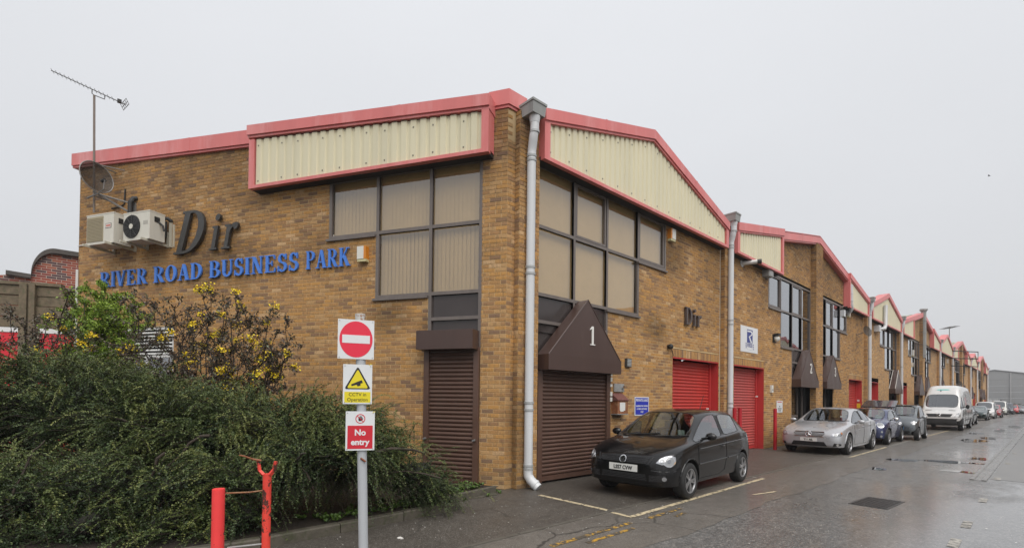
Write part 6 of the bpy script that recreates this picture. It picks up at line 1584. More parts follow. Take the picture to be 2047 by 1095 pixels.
M_BERB = leaf_mat('purple_leaf', [(.03, .034, .024), (.07, .058, .042), (.12, .075, .06), (.12, .135, .07)], .3)
M_FLOWER = leaf_mat('yellow_flower', [(.82, .56, .015), (.88, .70, .04)], .6); M_BARK = mat('dark_bark', (.030, .022, .018), .85, var=.3, vscale=25)
def wild_shrub(name, label, base, targets, leafm, nleaf, lsize, flowers=0, lc=(0, 1), twig_r=.016, dens=1., spread=.35, fl_px=None):
    """stems from a base to target points, side twigs, leaves along the twigs, flower clusters at their ends"""
    root = thing(name, label, 'shrub', tuple(base)); lv = Leaves(); wood = MB(); fl = Leaves(); ends = []
    for ti, t_ in enumerate(targets):
        b = Vector(base)+Vector((RNG.normal()*.12, RNG.normal()*.12, 0)); pts = limb(b, t_, 1, sag=.10, wob_=.22, n=9); wood.tube(pts, twig_r, 6, r2=.005, cap=False)
        tips = [(pts[-1], (pts[-1]-pts[-2]).normalized())]
        for i in range(3, 9):
            for _ in range(2 if dens >= 1 else 1):
                d0 = (pts[i]-pts[i-1]).normalized(); d = (d0*.7+Vector(rnd(1)[0])*.85+Vector((0, 0, .25))).normalized(); L_ = RNG.uniform(.3, .6)*spread/.35*(1.15-i*.07)
                q = limb(pts[i], pts[i]+d*L_, 1, sag=.05, wob_=.15, n=4); wood.tube(q, .006, 4, r2=.0025, cap=False); tips.append((q[-1], d))
                for _ in range(2):
                    d2 = (d+Vector(rnd(1)[0])*.8).normalized(); q2 = limb(q[2], q[2]+d2*L_*.55, 1, sag=.03, wob_=.1, n=3); wood.tube(q2, .0035, 3, r2=.0018, cap=False); tips.append((q2[-1], d2))
                    ends.append((q2[-1], d2, q[2]))
                ends.append((q[-1], d, pts[i]))
    E_ = np.array([e[0] for e in ends]); S_ = np.array([e[2] for e in ends]); n = len(ends)
    for _ in range(nleaf):
        t = RNG.uniform(.15, 1.05, n)[:, None]; p = S_+(E_-S_)*t+RNG.normal(size=(n, 3))*.022; d = unit(RNG.normal(size=(n, 3))+unit(E_-S_)*.5); sd = unit(np.cross(d, rnd(n)))
        lv.add(p, d, sd, lsize*RNG.uniform(.6, 1.3, n), lsize*.5*RNG.uniform(.7, 1.2, n), np.clip(RNG.uniform(lc[0], lc[1], n), 0, 1))
    lv.obj('leaves', leafm, root); part('stems', wood, M_BARK, root, kind='stuff')
    if flowers:
        k = RNG.choice(n, min(n, flowers), replace=False)
        for e in E_[k]:
            m = RNG.integers(20, 55); p = e+RNG.normal(size=(m, 3))*np.array([.036, .036, .03]); d = rnd(m); fl.add(p, d, unit(np.cross(d, rnd(m))), np.full(m, .03), np.full(m, .027), RNG.uniform(0, 1, m))
        fl.obj('flowers', M_FLOWER, root)
    return root
def tg(lst, D, j=.35): return [at_px(x+RNG.normal()*5, y+RNG.normal()*5, D+RNG.uniform(-j, j)) for x, y in lst]
b1 = at_px(440, 830, 7.9); b1[2] = .05
wild_shrub('flowering_shrub', 'bare-stemmed shrub with clusters of yellow flowers right of the blue letters RIVER', b1, tg([(405, 600), (430, 598), (452, 612), (470, 605), (498, 640), (520, 660), (535, 640), (548, 690), (560, 665), (575, 700), (570, 735), (540, 745), (500, 720), (470, 690), (440, 660), (410, 650), (400, 640), (480, 650), (515, 695), (450, 720), (420, 740), (555, 720), (530, 760)], 7.9), M_BERB, 13, .05, flowers=75, spread=.25)
b2 = at_px(340, 850, 8.2); b2[2] = .05
wild_shrub('flowering_shrub', 'purple-leaved shrub with sparse yellow flowers between the green shrub and the white window', b2, tg([(265, 620), (290, 605), (305, 640), (325, 640), (345, 625), (360, 650), (372, 632), (385, 665), (360, 700), (330, 690), (300, 680), (270, 700), (250, 730), (290, 740), (240, 700), (220, 740), (380, 720), (345, 740)], 8.2), M_BERB, 12, .052, flowers=26, spread=.27)
b4 = at_px(40, 800, 8.0); b4[2] = .05
wild_shrub('flowering_shrub', 'straggling reddish shrub with a few yellow flowers in front of the timber hoarding', b4, tg([(15, 640), (40, 650), (95, 660), (60, 690), (120, 640), (130, 600), (100, 690), (10, 690), (160, 690), (180, 700), (135, 680)], 7.8), M_BERB, 10, .05, flowers=12, spread=.25)
M_LIME = leaf_mat('fresh_leaf', [(.09, .16, .018), (.19, .29, .03), (.30, .40, .06)], .4)
b3 = at_px(215, 830, 9.4); b3[2] = .05
wild_shrub('green_shrub', 'bushy shrub with fresh bright green leaves by the left end of the brick wall', b3, tg([(140, 630), (155, 612), (180, 600), (205, 592), (235, 604), (258, 622), (272, 645), (255, 660), (230, 650), (200, 635), (175, 640), (150, 655), (170, 675), (200, 675), (240, 685), (215, 615), (190, 618), (240, 630), (142, 670), (262, 672), (172, 615)], 9.3, .45), M_LIME, 54, .048, lc=(0, 1), spread=.33)
# low weeds at the foot of the hedge and in the kerb
lv = Leaves(); cs = []
for _ in range(150):
    t = RNG.uniform(0, 1); x, y = (.52+.15*t, -1.55-2.0*t) if RNG.uniform() < .6 else (.05+.2*RNG.uniform(), -.42-1.0*RNG.uniform())
    cs.append((x-abs(RNG.normal())*.32, y+RNG.normal()*.1, .10))
for x, y, z in [(.20, -.28, 0), (.30, -.62, 0), (.05, -.22, 0), (.62, -1.95, .01), (.30, -1.1, .0)]: cs.append((x, y, z))
for c in cs:
    m = 16; a = RNG.uniform(0, 6.28, m); d = unit(np.stack([np.cos(a), np.sin(a), RNG.uniform(.3, 1.6, m)], 1)); sd = unit(np.cross(d, np.array([0, 0, 1.])+RNG.normal(size=(m, 3))*.2))
    l = RNG.uniform(.02, .06, m); lv.add(np.array(c)+d*RNG.uniform(0, .03, m)[:, None], d, sd, l, l*.7, RNG.uniform(0, .9, m))
wr = bpy.data.objects.new('weeds', None)
tagw = lv.obj('weeds', leaf_mat('weed_leaf', [(.03, .06, .012), (.07, .13, .02), (.12, .19, .04)], .5), hedge); tagw.parent = None; tagw.location = wloc(hedge); tag(tagw, 'fresh green weeds growing along the edge of the planting bed', 'weeds', kind='stuff')
bpy.data.objects.remove(wr)
# planting bed and its raised kerb
M_SOIL = mat('dark_soil', (.030, .022, .015), .9, var=.5, vscale=9, bump=.8, bscale=40)
def bed():
    mb = MB(); pts = [(.0, -.12), (.12, -.34), (.32, -1.42), (.58, -1.6), (.74, -4.2), (.3, -9.4), (-9.8, -9.4), (-9.96, -5.7)]
    mb.poly([(x, y, .075) for x, y in pts]); o = part('planting_bed', mb, M_SOIL); o['kind'] = 'structure'
bed()
M_KERB = mat('old_kerb_concrete', (.085, .074, .056), .7, var=.35, vscale=7, bump=.3, bscale=40, col2=(.05, .055, .025), thr=(.5, .68))
mb = MB(); mb.box(.05, .3, -1.3, -.4, -.02, .02); kb = part('kerb', mb, M_KERB); kb['kind'] = 'structure'
def kerbs(a, b, l, h, wd):
    a, b = Vector((*a, 0)), Vector((*b, 0)); t = (b-a).normalized(); nn = Vector((-t.y, t.x, 0)); L_ = (b-a).length; k = max(1, round(L_/l)); l = L_/k
    for i in range(k):
        p, q = a+t*(i*l+.006), a+t*((i+1)*l-.006); mb = MB(); dz = random.uniform(-.006, .006); c = .015
        lo = [p-nn*wd/2, q-nn*wd/2, q+nn*wd/2, p+nn*wd/2]
        mb.hexa([(*v.xy, -.03) for v in lo]+[(*v.xy, h-c+dz) for v in lo]); lo2 = [p-nn*(wd/2-c), q-nn*(wd/2-c), q+nn*(wd/2-c), p+nn*(wd/2-c)]
        mb.f.pop(1); mb.m.pop(1); b0 = len(mb.v)-4
        mb.v += [(*v.xy, h+dz) for v in lo2]; n0 = len(mb.v)-4; mb.f.append((n0, n0+1, n0+2, n0+3)); mb.m.append(0)
        for j in range(4): r_ = (j+1) % 4; mb.f.append((b0+j, b0+r_, n0+r_, n0+j)); mb.m.append(0)
        part('kerbstone', mb, M_KERB, kb)
kerbs((.70, -1.585), (.83, -4.2), .9, .115, .12); kerbs((.83, -4.2), (.4, -9.3), .9, .115, .12); kerbs((.145, -.33), (.335, -1.44), 1.2, .135, .055); kerbs((.335, -1.47), (.70, -1.55), .9, .11, .1)

# ------------------------------------------------------------------ beyond the left end of the unit
a_, b_ = at_px(0, 640, 9.6), at_px(100, 640, 9.6)
hd = Vector((.42, .907)); F_H = Frame((a_[0], a_[1], 0), hd)
M_TIMB = mat('weathered_timber', (.15, .115, .075), .85, var=.4, vscale=9, bump=.5, bscale=30, col2=(.075, .085, .04), thr=(.52, .7))
hz = lambda y: 1.636+(781-y)/967*9.6
def u_at(px):
    v = Vector(at_px(px, 600, 1))-CAM; o = F_H.o
    # ray against the hoarding's plane
    t = (o-CAM).dot(F_H.n)/v.dot(F_H.n); return (CAM+v*t-o).dot(F_H.u)
hoard = thing('timber_hoarding', 'weathered timber hoarding of heavy planks on tall posts left of the unit', 'hoarding', tuple(F_H.p(u_at(57), 0)))
u0, u1, u2, u3 = u_at(-60), u_at(44), u_at(72), u_at(136)
for i, (za, zb) in enumerate(((2.93, 3.15), (3.145, 3.37), (3.365, 3.58), (3.575, 3.79))):
    for a, b in ((u0, u1-.02), (u2+.02, u3-.02*i)):
        mb = MB(); mb.fbox(F_H, a, b, za+random.uniform(0, .012), zb-random.uniform(0, .012), random.uniform(-.08, -.05), random.uniform(-.01, .02)); part('plank', mb, M_TIMB, hoard)
mb = MB(); mb.fbox(F_H, u0, u3-.1, 3.78, 3.84, -.1, .05); part('top_rail', mb, M_TIMB, hoard)
for a, b, n0, n1 in ((u1, u1+.12, -.1, .10), (u1+.125, u1+.22, -.12, .06), (u2-.07, u2+.02, -.1, .09)):
    mb = MB(); mb.fbox(F_H, a, b, -.05, 3.80, n0, n1); part('post', mb, M_TIMB, hoard)
F_R = Frame(at_px(0, 660, 13)*np.array([1, 1, 0]), hd)
rp = thing('site_panel', 'bright red panel with a white top rail behind the timber hoarding', 'panel', tuple(F_R.o))
mb = MB(); mb.fbox(F_R, -2, 2.2, 0, 3.25, -.3, 0); part('panel', mb, mat('bright_red_sheet', (.62, .02, .035), .4, var=.1, vscale=3), rp)
mb = MB(); mb.fbox(F_R, -2.02, 2.22, 3.25, 3.40, -.32, .02); part('rail', mb, mat('white_rail', (.7, .7, .7), .5), rp)
def on_x(px, py, X):
    v = Vector(at_px(px, py, 1))-CAM; t = (X-CAM.x)/v.x; return CAM+v*t
X0 = -13.9; F_B = Frame((X0, 0, 0), (0, 1))
bb = thing('brick_building', 'old red brick building with a curved parapet beyond the left end of the unit', 'building', (X0, -5, 0))
q = lambda x, y: (on_x(x, y, X0).y, on_x(x, y, X0).z)
yl, zl_ = q(62, 557); yr, zr_ = q(160, 515); yc, _z = q(112, 520)
arc = []
for i in range(13):
    a = PI-(PI/2)*i/12; arc.append((yc+(yc-yl)*math.cos(a), zl_+(zr_-zl_)*math.sin(a)))
prof = [(yl-3, 0), (yr+3, 0), (yr+3, zr_)]+arc[::-1]+[(q(12, 549)[0], q(12, 549)[1]), (yl-3, q(12, 549)[1]-.5)]
mb = MB(); mb.prism(F_B, prof, -8, 0)
RB = brick_wall_mat('red_brickwork', [(.30, .07, .045), (.36, .09, .05), (.24, .055, .045), (.13, .06, .06), (.33, .10, .06), (.10, .055, .06)], 'Y', (.50, .44, .37))
part('wall', mb, RB, bb)
mb = MB(); line = arc+[(yr+3, zr_)]
for (a, za), (b, zb) in zip(line[:-1], line[1:]): mb.hexa([F_B.p(a, za, .12), F_B.p(b, zb, .12), F_B.p(b, zb, -8), F_B.p(a, za, -8), F_B.p(a, za+.14, .12), F_B.p(b, zb+.14, .12), F_B.p(b, zb+.14, -8), F_B.p(a, za+.14, -8)])
(a, za), (b, zb) = q(12, 549), (yl, zl_)
mb.hexa([F_B.p(a, za, .12), F_B.p(b, zb, .12), F_B.p(b, zb, -8), F_B.p(a, za, -8), F_B.p(a, za+.12, .12), F_B.p(b, zb+.12, .12), F_B.p(b, zb+.12, -8), F_B.p(a, za+.12, -8)])
part('coping', mb, mat('dark_coping', (.075, .065, .058), .7, var=.3, vscale=3), bb)

# ------------------------------------------------------------------ the far end of the road
M_WH = mat('grey_warehouse_cladding', (.34, .345, .35), .5, var=.05, vscale=.2)
wh = thing('warehouse', 'large pale grey warehouse with a shallow gable closing the end of the road', 'building', (6, 118, 0))
F_W = Frame((0, 118, 0), (1, 0)); rows = [0, 1.5, 2.6, 3.7, 4.8, 5.9, 7.6]
def wtop(x): return 7.55-.175*abs(x)
for za, zb in zip(rows[:-1], rows[1:]):
    pts = []
    for x in (-14, 0, 18): pts.append((x, min(zb-.02, wtop(x))))
    if max(p[1] for p in pts) <= za: continue
    xl = -14 if wtop(-14) > za else -(7.55-za)/.175; xr = 18 if wtop(18) > za else (7.55-za)/.175
    poly = [(xl, za), (xr, za)]
    for x in sorted({xr, 0, xl, *[s*(7.55-zb)/.175 for s in (1, -1) if 0 <= (7.55-zb)/.175]}, reverse=True):
        if xl <= x <= xr and min(zb-.02, wtop(x)) > za+.01: poly.append((x, min(zb-.02, wtop(x))))
    mb = MB(); mb.prism(F_W, poly, -.1, random.uniform(0, .02)); part('cladding_panel', mb, M_WH, wh)
mb = MB()
for s_ in (-1, 1):
    x1 = -14 if s_ < 0 else 18
    mb.hexa([F_W.p(0, 7.55, .1), F_W.p(x1, wtop(x1), .1), F_W.p(x1, wtop(x1), -50), F_W.p(0, 7.55, -50), F_W.p(0, 7.75, .1), F_W.p(x1, wtop(x1)+.2, .1), F_W.p(x1, wtop(x1)+.2, -50), F_W.p(0, 7.75, -50)])
part('roof', mb, mat('grey_roof', (.22, .225, .23), .5), wh)
mb = MB(); mb.box(2.0, 2.12, 117.85, 118, 0, 7.1); part('downpipe', mb, mat('pale_pipe', (.48, .48, .48), .5), wh)
mb = MB(); c = on_x
fx, fz = .55, 4.35
mb.tube([(fx+.42*math.cos(t), 117.9, 1.9+.42*math.sin(t)+0) for t in [2*PI*i/18 for i in range(19)]], .09, 6, cap=False); mb.tube([(fx-.1, 117.88, 1.8), (fx+.12, 117.88, 2.0)], .1, 5)
part('wall_fan', mb, V_TRIM, wh)
M_DRY = leaf_mat('far_hedge_leaf', [(.045, .042, .026), (.07, .065, .035), (.06, .075, .03)], .7)
fh = thing('hedge', 'low brownish hedge in front of the grey warehouse at the road end', 'hedge', (8, 115.5, 0)); lv = Leaves(); m = 9000
p = np.stack([RNG.uniform(-1, 16, m), RNG.uniform(114.6, 116.2, m), RNG.uniform(0, 1.5, m)+.15*np.sin(RNG.uniform(-1, 16, m)*3)], 1); d = rnd(m); lv.add(p, d, unit(np.cross(d, rnd(m))), np.full(m, .16), np.full(m, .12), RNG.uniform(0, 1, m)); lv.obj('foliage', M_DRY, fh)
mb = MB(); mb.box(-1, 16, 114.9, 116, 0, 1.3); part('shade_core', mb, M_INNER, fh)  # solid dark box, coloured as the far hedge's shaded inside
for i, (x, y_, w_, h_) in enumerate(((-.35, 112.6, .75, 2.3), (.55, 112.8, .8, 2.3))):
    t = thing('storage_tank', ('white plastic tank beside the end of the terrace', 'white plastic tank right of its twin before the hedge')[i], 'tank', (x, y_, 0))
    mb = MB(); mb.box(x-w_/2, x+w_/2, y_-w_/2, y_+w_/2, .12, h_); part('body', mb, mat('white_tank', (.55, .56, .57), .5), t)
    mb = MB(); mb.box(x-w_/2-.02, x+w_/2+.02, y_-w_/2-.02, y_+w_/2+.02, 0, .12); part('base', mb, M_HOP, t)
    mb = MB(); mb.tube([(x, y_, h_), (x, y_, h_+.1)], .15, 8); part('cap', mb, M_HOP, t)
# ------------------------------------------------------------------ things on the side wall
M_AC = mat('ac_casing', (.60, .575, .50), .45, var=.08, vscale=4, streak=True, col2=(.42, .38, .30), thr=(.62, .8)); M_ACG = mat('ac_grille', (.33, .28, .18), .6); M_BLK = mat('matt_black', (.016, .016, .016), .6); M_STEEL = mat('galvanised_steel', (.36, .36, .35), .45, metal=.4, var=.2, vscale=10)
M_GALV = mat('mast_grey', (.20, .19, .18), .5, metal=.3); M_AL = mat('aerial_metal', (.13, .13, .13), .5, metal=.4)
P = FL.p
def ac(label, ua, ub, za, zb, n0, n1, fan):
    t = thing('air_conditioner', label, 'air conditioner', tuple(P((ua+ub)/2, za, 0)), 0, 'air conditioning units on the side wall')
    mb = MB(); mb.fbox(FL, ua, ub, za, zb, n0, n1); mb.fbox(FL, ua-.005, ub+.005, zb-.012, zb+.012, n0-.004, n1+.006); part('casing', mb, M_AC, t)
    um = ua+(ub-ua)*.33; zm = (za+zb)/2; R_ = (zb-za)*.42
    if fan:
        mb = MB(); k = 28; F2 = []
        mb.tube([P(um, zm, n1-.0), P(um, zm, n1+.008)], R_, 28); part('fan_opening', mb, M_BLK, t)
        mb = MB()
        for rr in (.35, .5, .65, .8, .95): mb.tube([P(um+R_*rr*math.cos(a), zm+R_*rr*math.sin(a), n1+.02) for a in [2*PI*i/24 for i in range(25)]], .006, 4, cap=False)
        for i in range(10): a = 2*PI*i/10; mb.tube([P(um+R_*.2*math.cos(a), zm+R_*.2*math.sin(a), n1+.018), P(um+R_*math.cos(a+.3), zm+R_*math.sin(a+.3), n1+.018)], .006, 4)
        part('fan_guard', mb, mat('dark_grey_wire', (.045, .045, .045), .5), t, kind='stuff')
        mb = MB(); mb.tube([P(um, zm, n1+.016), P(um, zm, n1+.03)], R_*.22, 14); part('fan_hub', mb, M_AC, t)
        mb = MB(); mb.fbox(FL, ub-.20, ub-.06, zm+.02, zm+.10, n1, n1+.004); part('badge', mb, mat('grey_badge', (.40, .38, .33), .5), t)
    else:
        mb = MB(); mb.fbox(FL, ua+.02, ua+(ub-ua)*.62, za+.06, zb-.05, n1, n1+.008); o = part('grille', mb, M_ACG, t)
        mb = MB()
        for i in range(16): z = za+.08+i*(zb-za-.15)/16; mb.fbox(FL, ua+.03, ua+(ub-ua)*.61, z, z+.012, n1+.008, n1+.014)
        part('grille_bar', mb, M_ACG, o, kind='stuff')
        mb = MB(); mb.fbox(FL, ub-.27, ub-.08, zm+.0, zm+.11, n1, n1+.004); o = part('badge', mb, mat('badge_rim', (.06, .04, .04), .5), t)
        mb = MB(); mb.fbox(FL, ub-.26, ub-.09, zm+.01, zm+.10, n1+.004, n1+.006); part('badge_face', mb, mat('badge_face', (.62, .55, .50), .5), o)
        mb = MB(); mb.fbox(FL, ub-.245, ub-.105, zm+.04, zm+.07, n1+.006, n1+.0075); part('badge_print', mb, mat('badge_red', (.55, .10, .06), .5), o)
    for u in (ua+.08, ub-.10):
        mb = MB(); mb.fbox(FL, u-.02, u+.02, za-.05, za, .0, n1+.12); mb.fbox(FL, u-.022, u+.022, za-.06, za+.3, .0, .04); part('bracket', mb, mat('cream_bracket', (.50, .47, .38), .5, var=.15, vscale=6), t)
    mb = MB(); mb.fbox(FL, ub, ub+.01, zb-.22, zb-.10, n1-.22, n1-.10); part('handle_recess', mb, M_BLK, t)
    mb = MB(); mb.tube([P(ub, zb-.2, n1-.2), P(ub+.08, zb-.28, n1-.24), P(ub+.10, zb-.40, n1-.25)], .022, 6); part('hose', mb, M_BLK, t)
    return t
ac('left air conditioner on the wall with a beige square grille and red badge', -10.27, -9.35, 5.09, 5.78, .18, .56, False)
ac('right air conditioner on the wall with a round black fan', -9.12, -8.28, 5.10, 5.73, .16, .50, True)
pc = thing('pipe_bundle', 'black lagged pipes hooked from the wall to the air conditioner with the fan', 'pipes', tuple(P(-8.35, 5.4, 0)))
mb = MB(); mb.tube([P(-8.26, 5.64, .02), P(-8.28, 5.68, .10), P(-8.36, 5.68, .13), P(-8.40, 5.58, .13), P(-8.41, 5.28, .12), P(-8.44, 5.2, .16)], .042, 8); mb.tube([P(-8.33, 5.62, .1), P(-8.35, 5.25, .1)], .03, 7); part('hose', mb, M_BLK, pc, smooth=60)
mb = MB(); mb.fbox(FL, -8.30, -8.25, 5.04, 5.62, .0, .05); mb.fbox(FL, -8.20, -8.17, 5.04, 5.56, .0, .03); part('bracket', mb, MATS['cream_bracket'], pc)
pc = thing('pipe_bundle', 'short black lagged pipe bending into the wall above the air conditioners', 'pipes', tuple(P(-9.1, 6.0, 0)))
mb = MB(); mb.tube([P(-9.52, 5.85, .1), P(-9.52, 6.20, .1), P(-9.48, 6.31, .06), P(-9.45, 6.33, 0)], .055, 8); part('hose', mb, M_BLK, pc, smooth=60)
mb = MB(); mb.tube([P(-10.3, 6.17, .02), P(-9.95, 6.19, .02), P(-9.86, 6.24, .02), P(-9.84, 6.6, .02)], .018, 6); tag(part('cable', mb, M_BLK, None), 'black cable bent across the brickwork above the air conditioners', 'cable')
# dish
ds = thing('satellite_dish', 'large dark mesh satellite dish on a wall bracket under the roof corner', 'satellite dish', tuple(P(-9.9, 6.15, 0)))
cd_ = P(-10.02, 6.64, .58); ax = Vector((.86, .46, .16)).normalized(); xx = ax.cross(Vector((0, 0, 1))).normalized(); yy = xx.cross(ax)
mb = MB(); R_ = .345; k = 30
for i in range(7):
    for j in range(k):
        a, b = 2*PI*j/k, 2*PI*(j+1)/k; r0, r1 = R_*i/6.99, R_*(i+1)/6.99
        Q = lambda r_, t: cd_+xx*(r_*math.cos(t))+yy*(r_*1.04*math.sin(t))+ax*(.10*(r_/R_)**2)
        if i == 0: mb.poly([Q(0, 0), Q(r1, a), Q(r1, b)])
        else: mb.quad(Q(r0, a), Q(r1, a), Q(r1, b), Q(r0, b))
mm = mat('dish_mesh', (.032, .026, .02), .55, metal=.2, var=.1, vscale=6)
mm.node_tree.nodes['Principled BSDF'].inputs['Alpha'].default_value = .8      # fine perforated mesh
part('reflector', mb, mm, ds, smooth=60)
mb = MB(); mb.tube([cd_+xx*(R_*math.cos(t))+yy*(R_*1.04*math.sin(t))+ax*.10 for t in [2*PI*i/30 for i in range(31)]], .012, 5, cap=False); part('rim', mb, M_GALV, ds)
lb = cd_-yy*.40+ax*.1; ln = cd_+ax*.36-yy*.16
mb = MB(); mb.tube([lb, lb+ax*.2+yy*.05, ln], .016, 6); part('feed_arm', mb, M_GALV, ds)
mb = MB(); mb.tube([ln, ln-ax*.09], .04, 8); part('receiver', mb, M_BLK, ds)
mb = MB(); mb.tube([P(-9.55, 5.85, .0), P(-9.6, 6.0, .12), cd_-yy*.30-ax*.06], .025, 6); mb.tube([P(-9.5, 6.18, .0), lb-ax*.02, P(-10.3, 6.22, .55)], .018, 6); mb.fbox(FL, -9.62, -9.46, 5.78, 6.22, 0, .03); part('bracket', mb, M_GALV, ds)
# aerial on its mast
ae = thing('television_aerial', 'long yagi television aerial on a thin mast above the left roof corner', 'aerial', tuple(P(-10.2, 6.0, .5)))
mb = MB(); mt = P(-10.22, 8.68, .5); mb.tube([P(-10.2, 5.9, .46), mt], .024, 7); part('mast', mb, mat('rusty_mast', (.20, .165, .14), .6), ae)
for z in (7.05, 6.3):
    mb = MB(); mb.tube([P(-10.2, z, .0), P(-10.2, z, .5)], .016, 5); mb.tube([P(-9.9, z+.02, .0), P(-10.2, z, .5)], .012, 5); part('bracket', mb, M_GALV, ae)
e0, e1 = Vector(at_px(98, 139, 11.2)), Vector(at_px(250, 209, 11.2)); pm = Vector(at_px(186, 181, 11.2)); e0, e1 = e0+(mt-pm)+Vector((0, 0, .10)), e1+(mt-pm)+Vector((0, 0, .10))
dv = (e1-e0).normalized(); sd = dv.cross(Vector((0, 0, 1))).normalized(); sd = (sd*.85+Vector(_r)*.0+Vector((.3, .25, .12))).normalized()
mb = MB(); mb.tube([e0, e1], .011, 6); part('boom', mb, M_AL, ae)
for i in range(15):
    c = e0+dv*(.03+i*(e1-e0).length*.058); mb = MB(); mb.tube([c-sd*.085, c+sd*.085], .005, 4); part('element', mb, M_AL, ae)
c = e1-dv*.02; uz = dv.cross(sd).normalized(); mb = MB()
for i in range(5): mb.tube([c-sd*.11+uz*(-.1+.05*i), c+sd*.11+uz*(-.1+.05*i)], .006, 4)
for i in (-1, 0, 1): mb.tube([c+sd*.1*i-uz*.11, c+sd*.1*i+uz*.11], .006, 4)
part('reflector', mb, M_AL, ae); mb = MB(); cb = e1-dv*.16; mb.box(cb.x-.04, cb.x+.04, cb.y-.04, cb.y+.04, cb.z-.02, cb.z+.05); part('dipole_box', mb, M_BLK, ae)
mb = MB(); q0, q1 = e0+dv*(e1-e0).length*.55, e0+dv*(e1-e0).length*.72; mb.tube([q0, q0-Vector((0, 0, .10)), mt, q1-Vector((0, 0, .10)), q1], .011, 5); part('clamp', mb, M_AL, ae)
# lettering
M_BLUE = mat('blue_letter', (.06, .205, .66), .45, var=.06, vscale=5); M_BLUED = mat('blue_letter_edge', (.03, .07, .22), .5); M_DIR = mat('gunmetal_letter', (.055, .053, .05), .35, metal=.3, var=.25, vscale=12, col2=(.42, .42, .40), thr=(.66, .72))
sg_ = thing('wall_lettering', 'blue seriffed letters reading RIVER ROAD BUSINESS PARK across the side wall', 'lettering', tuple(P(-7, 4.25, 0)))
for wd_, ua, ub in (('RIVER', -10.62, -8.99), ('ROAD', -8.78, -7.25), ('BUSINESS', -7.04, -4.56), ('PARK', -4.38, -3.29)):
    serif_word(wd_, FL, ua, ub, 4.235, .37, .02, .035, lambda m_: part('letter', m_, M_BLUE, sg_), gap=.07)
sg2 = thing('wall_lettering', 'big italic gunmetal letters Dir above the blue wording', 'lettering', tuple(P(-7.2, 4.83, 0)))
serif_word('D', FL, -8.10, -7.28, 4.83, .96, .04, .06, lambda m_: part('letter', m_, M_DIR, sg2), slant=.30)
def thin(txt, ua, ub, z, h): serif_word(txt, FL, ua, ub, z, h, .04, .06, lambda m_: part('letter', m_, M_DIR, sg2), slant=.22, gap=.16)
thin('ir', -7.02, -6.28, 4.84, .80)
P2 = FX.p
sg3 = thing('wall_lettering', 'small dark letters Dir on the front wall above the bright red shutter', 'lettering', tuple(P2(6.7, 3.63, 0)))
serif_word('Dir', FX, 6.27, 7.13, 3.64, .46, .02, .06, lambda m_: part('letter', m_, mat('bronze_letter', (.085, .065, .06), .4), sg3), gap=.12)
# alarm boxes and small fittings
M_WHT = mat('white_plastic_box', (.66, .65, .60), .45); M_ORG = mat('orange_lens', (.62, .22, .02), .35); M_YEL2 = mat('cream_plastic', (.55, .50, .28), .5)
def alarm(label, F, u, z, w_=.15, h=.29, flip=False, name='alarm_box', cat='alarm box', m2=None):
    t = thing(name, label, cat, tuple(F.p(u, z-h/2, 0)), 0, 'alarm boxes on the walls')
    a, b = u-w_/2, u+w_/2; s_ = (a, b-.05) if not flip else (a+.05, b)
    mb = MB(); mb.fbox(F, s_[0], s_[1], z-h/2+.05, z+h/2, 0, .11); part('cover', mb, M_WHT, t)
    mb = MB(); mb.fbox(F, *((b-.05, b) if not flip else (a, a+.05)), z-h/2+.05, z+h/2, 0, .105); part('side_lens', mb, m2 or M_ORG, t)
    mb = MB(); mb.fbox(F, a, b, z-h/2, z-h/2+.05, 0, .10); part('base', mb, M_YEL2, t)
alarm('white alarm box with an orange side beside the blue letter K', FL, -2.99, 4.43, .2, .3)
alarm('white alarm box with an orange side right of the upper front windows', FX, 5.56, 5.83, .22, .31, True)
alarm('pale alarm box high beside the windows of unit 3', FX, 22.0, 5.86, .2, .3)
t = thing('vent_box', 'square grey vent box under the cladding beside the first window of unit 2', 'vent', tuple(P2(11.75, 5.9, 0)))
mb = MB(); mb.fbox(FX, 11.55, 11.95, 5.84, 6.1, 0, .22); part('casing', mb, M_HOP, t); mb = MB(); mb.fbox(FX, 11.62, 11.88, 5.87, 6.07, .22, .228); part('face', mb, M_STEEL, t)
alarm('red bell box by the windows of the unit with the tall flue', FX, 38.6, 5.15, .3, .45, m2=M_REDD); alarm('yellow alarm box below the red bell box', FX, 38.3, 4.3, .2, .3); alarm('small white box by the far upper windows past the flue', FX, 56.2, 5.6, .3, .45)
for k_, (y_, z_, r_, lab) in enumerate(((23.6, 5.15, .28, 'dark satellite dish between unit 3 and its downpipe'), (62, 3.6, .3, 'small dark dish on the wall beyond the white van'))):
    t = thing('satellite_dish', lab, 'satellite dish', (0, y_, z_)); c = Vector((.42, y_, z_)); ax = Vector((.9, -.4, .25)).normalized(); xx = ax.cross(Vector((0, 0, 1))).normalized(); yy = xx.cross(ax); mb = MB()
    for i in range(3):
        for j in range(16):
            a, b = 2*PI*j/16, 2*PI*(j+1)/16; Q = lambda q_, t_: c+xx*(q_*math.cos(t_))+yy*(q_*math.sin(t_))+ax*(.06*(q_/r_)**2)
            mb.quad(Q(r_*i/3+.001, a), Q(r_*(i+1)/3, a), Q(r_*(i+1)/3, b), Q(r_*i/3+.001, b))
    part('reflector', mb, mm, t, smooth=60); mb = MB(); mb.tube([(0, y_, z_-.15), tuple(c)], .02, 5); mb.tube([c-yy*r_, c+ax*.3], .01, 5); part('bracket', mb, M_GALV, t)
t = thing('wall_lamp', 'small grey slatted lamp on the wall above the letter box', 'lamp', tuple(P2(3.72, 2.47, 0)))
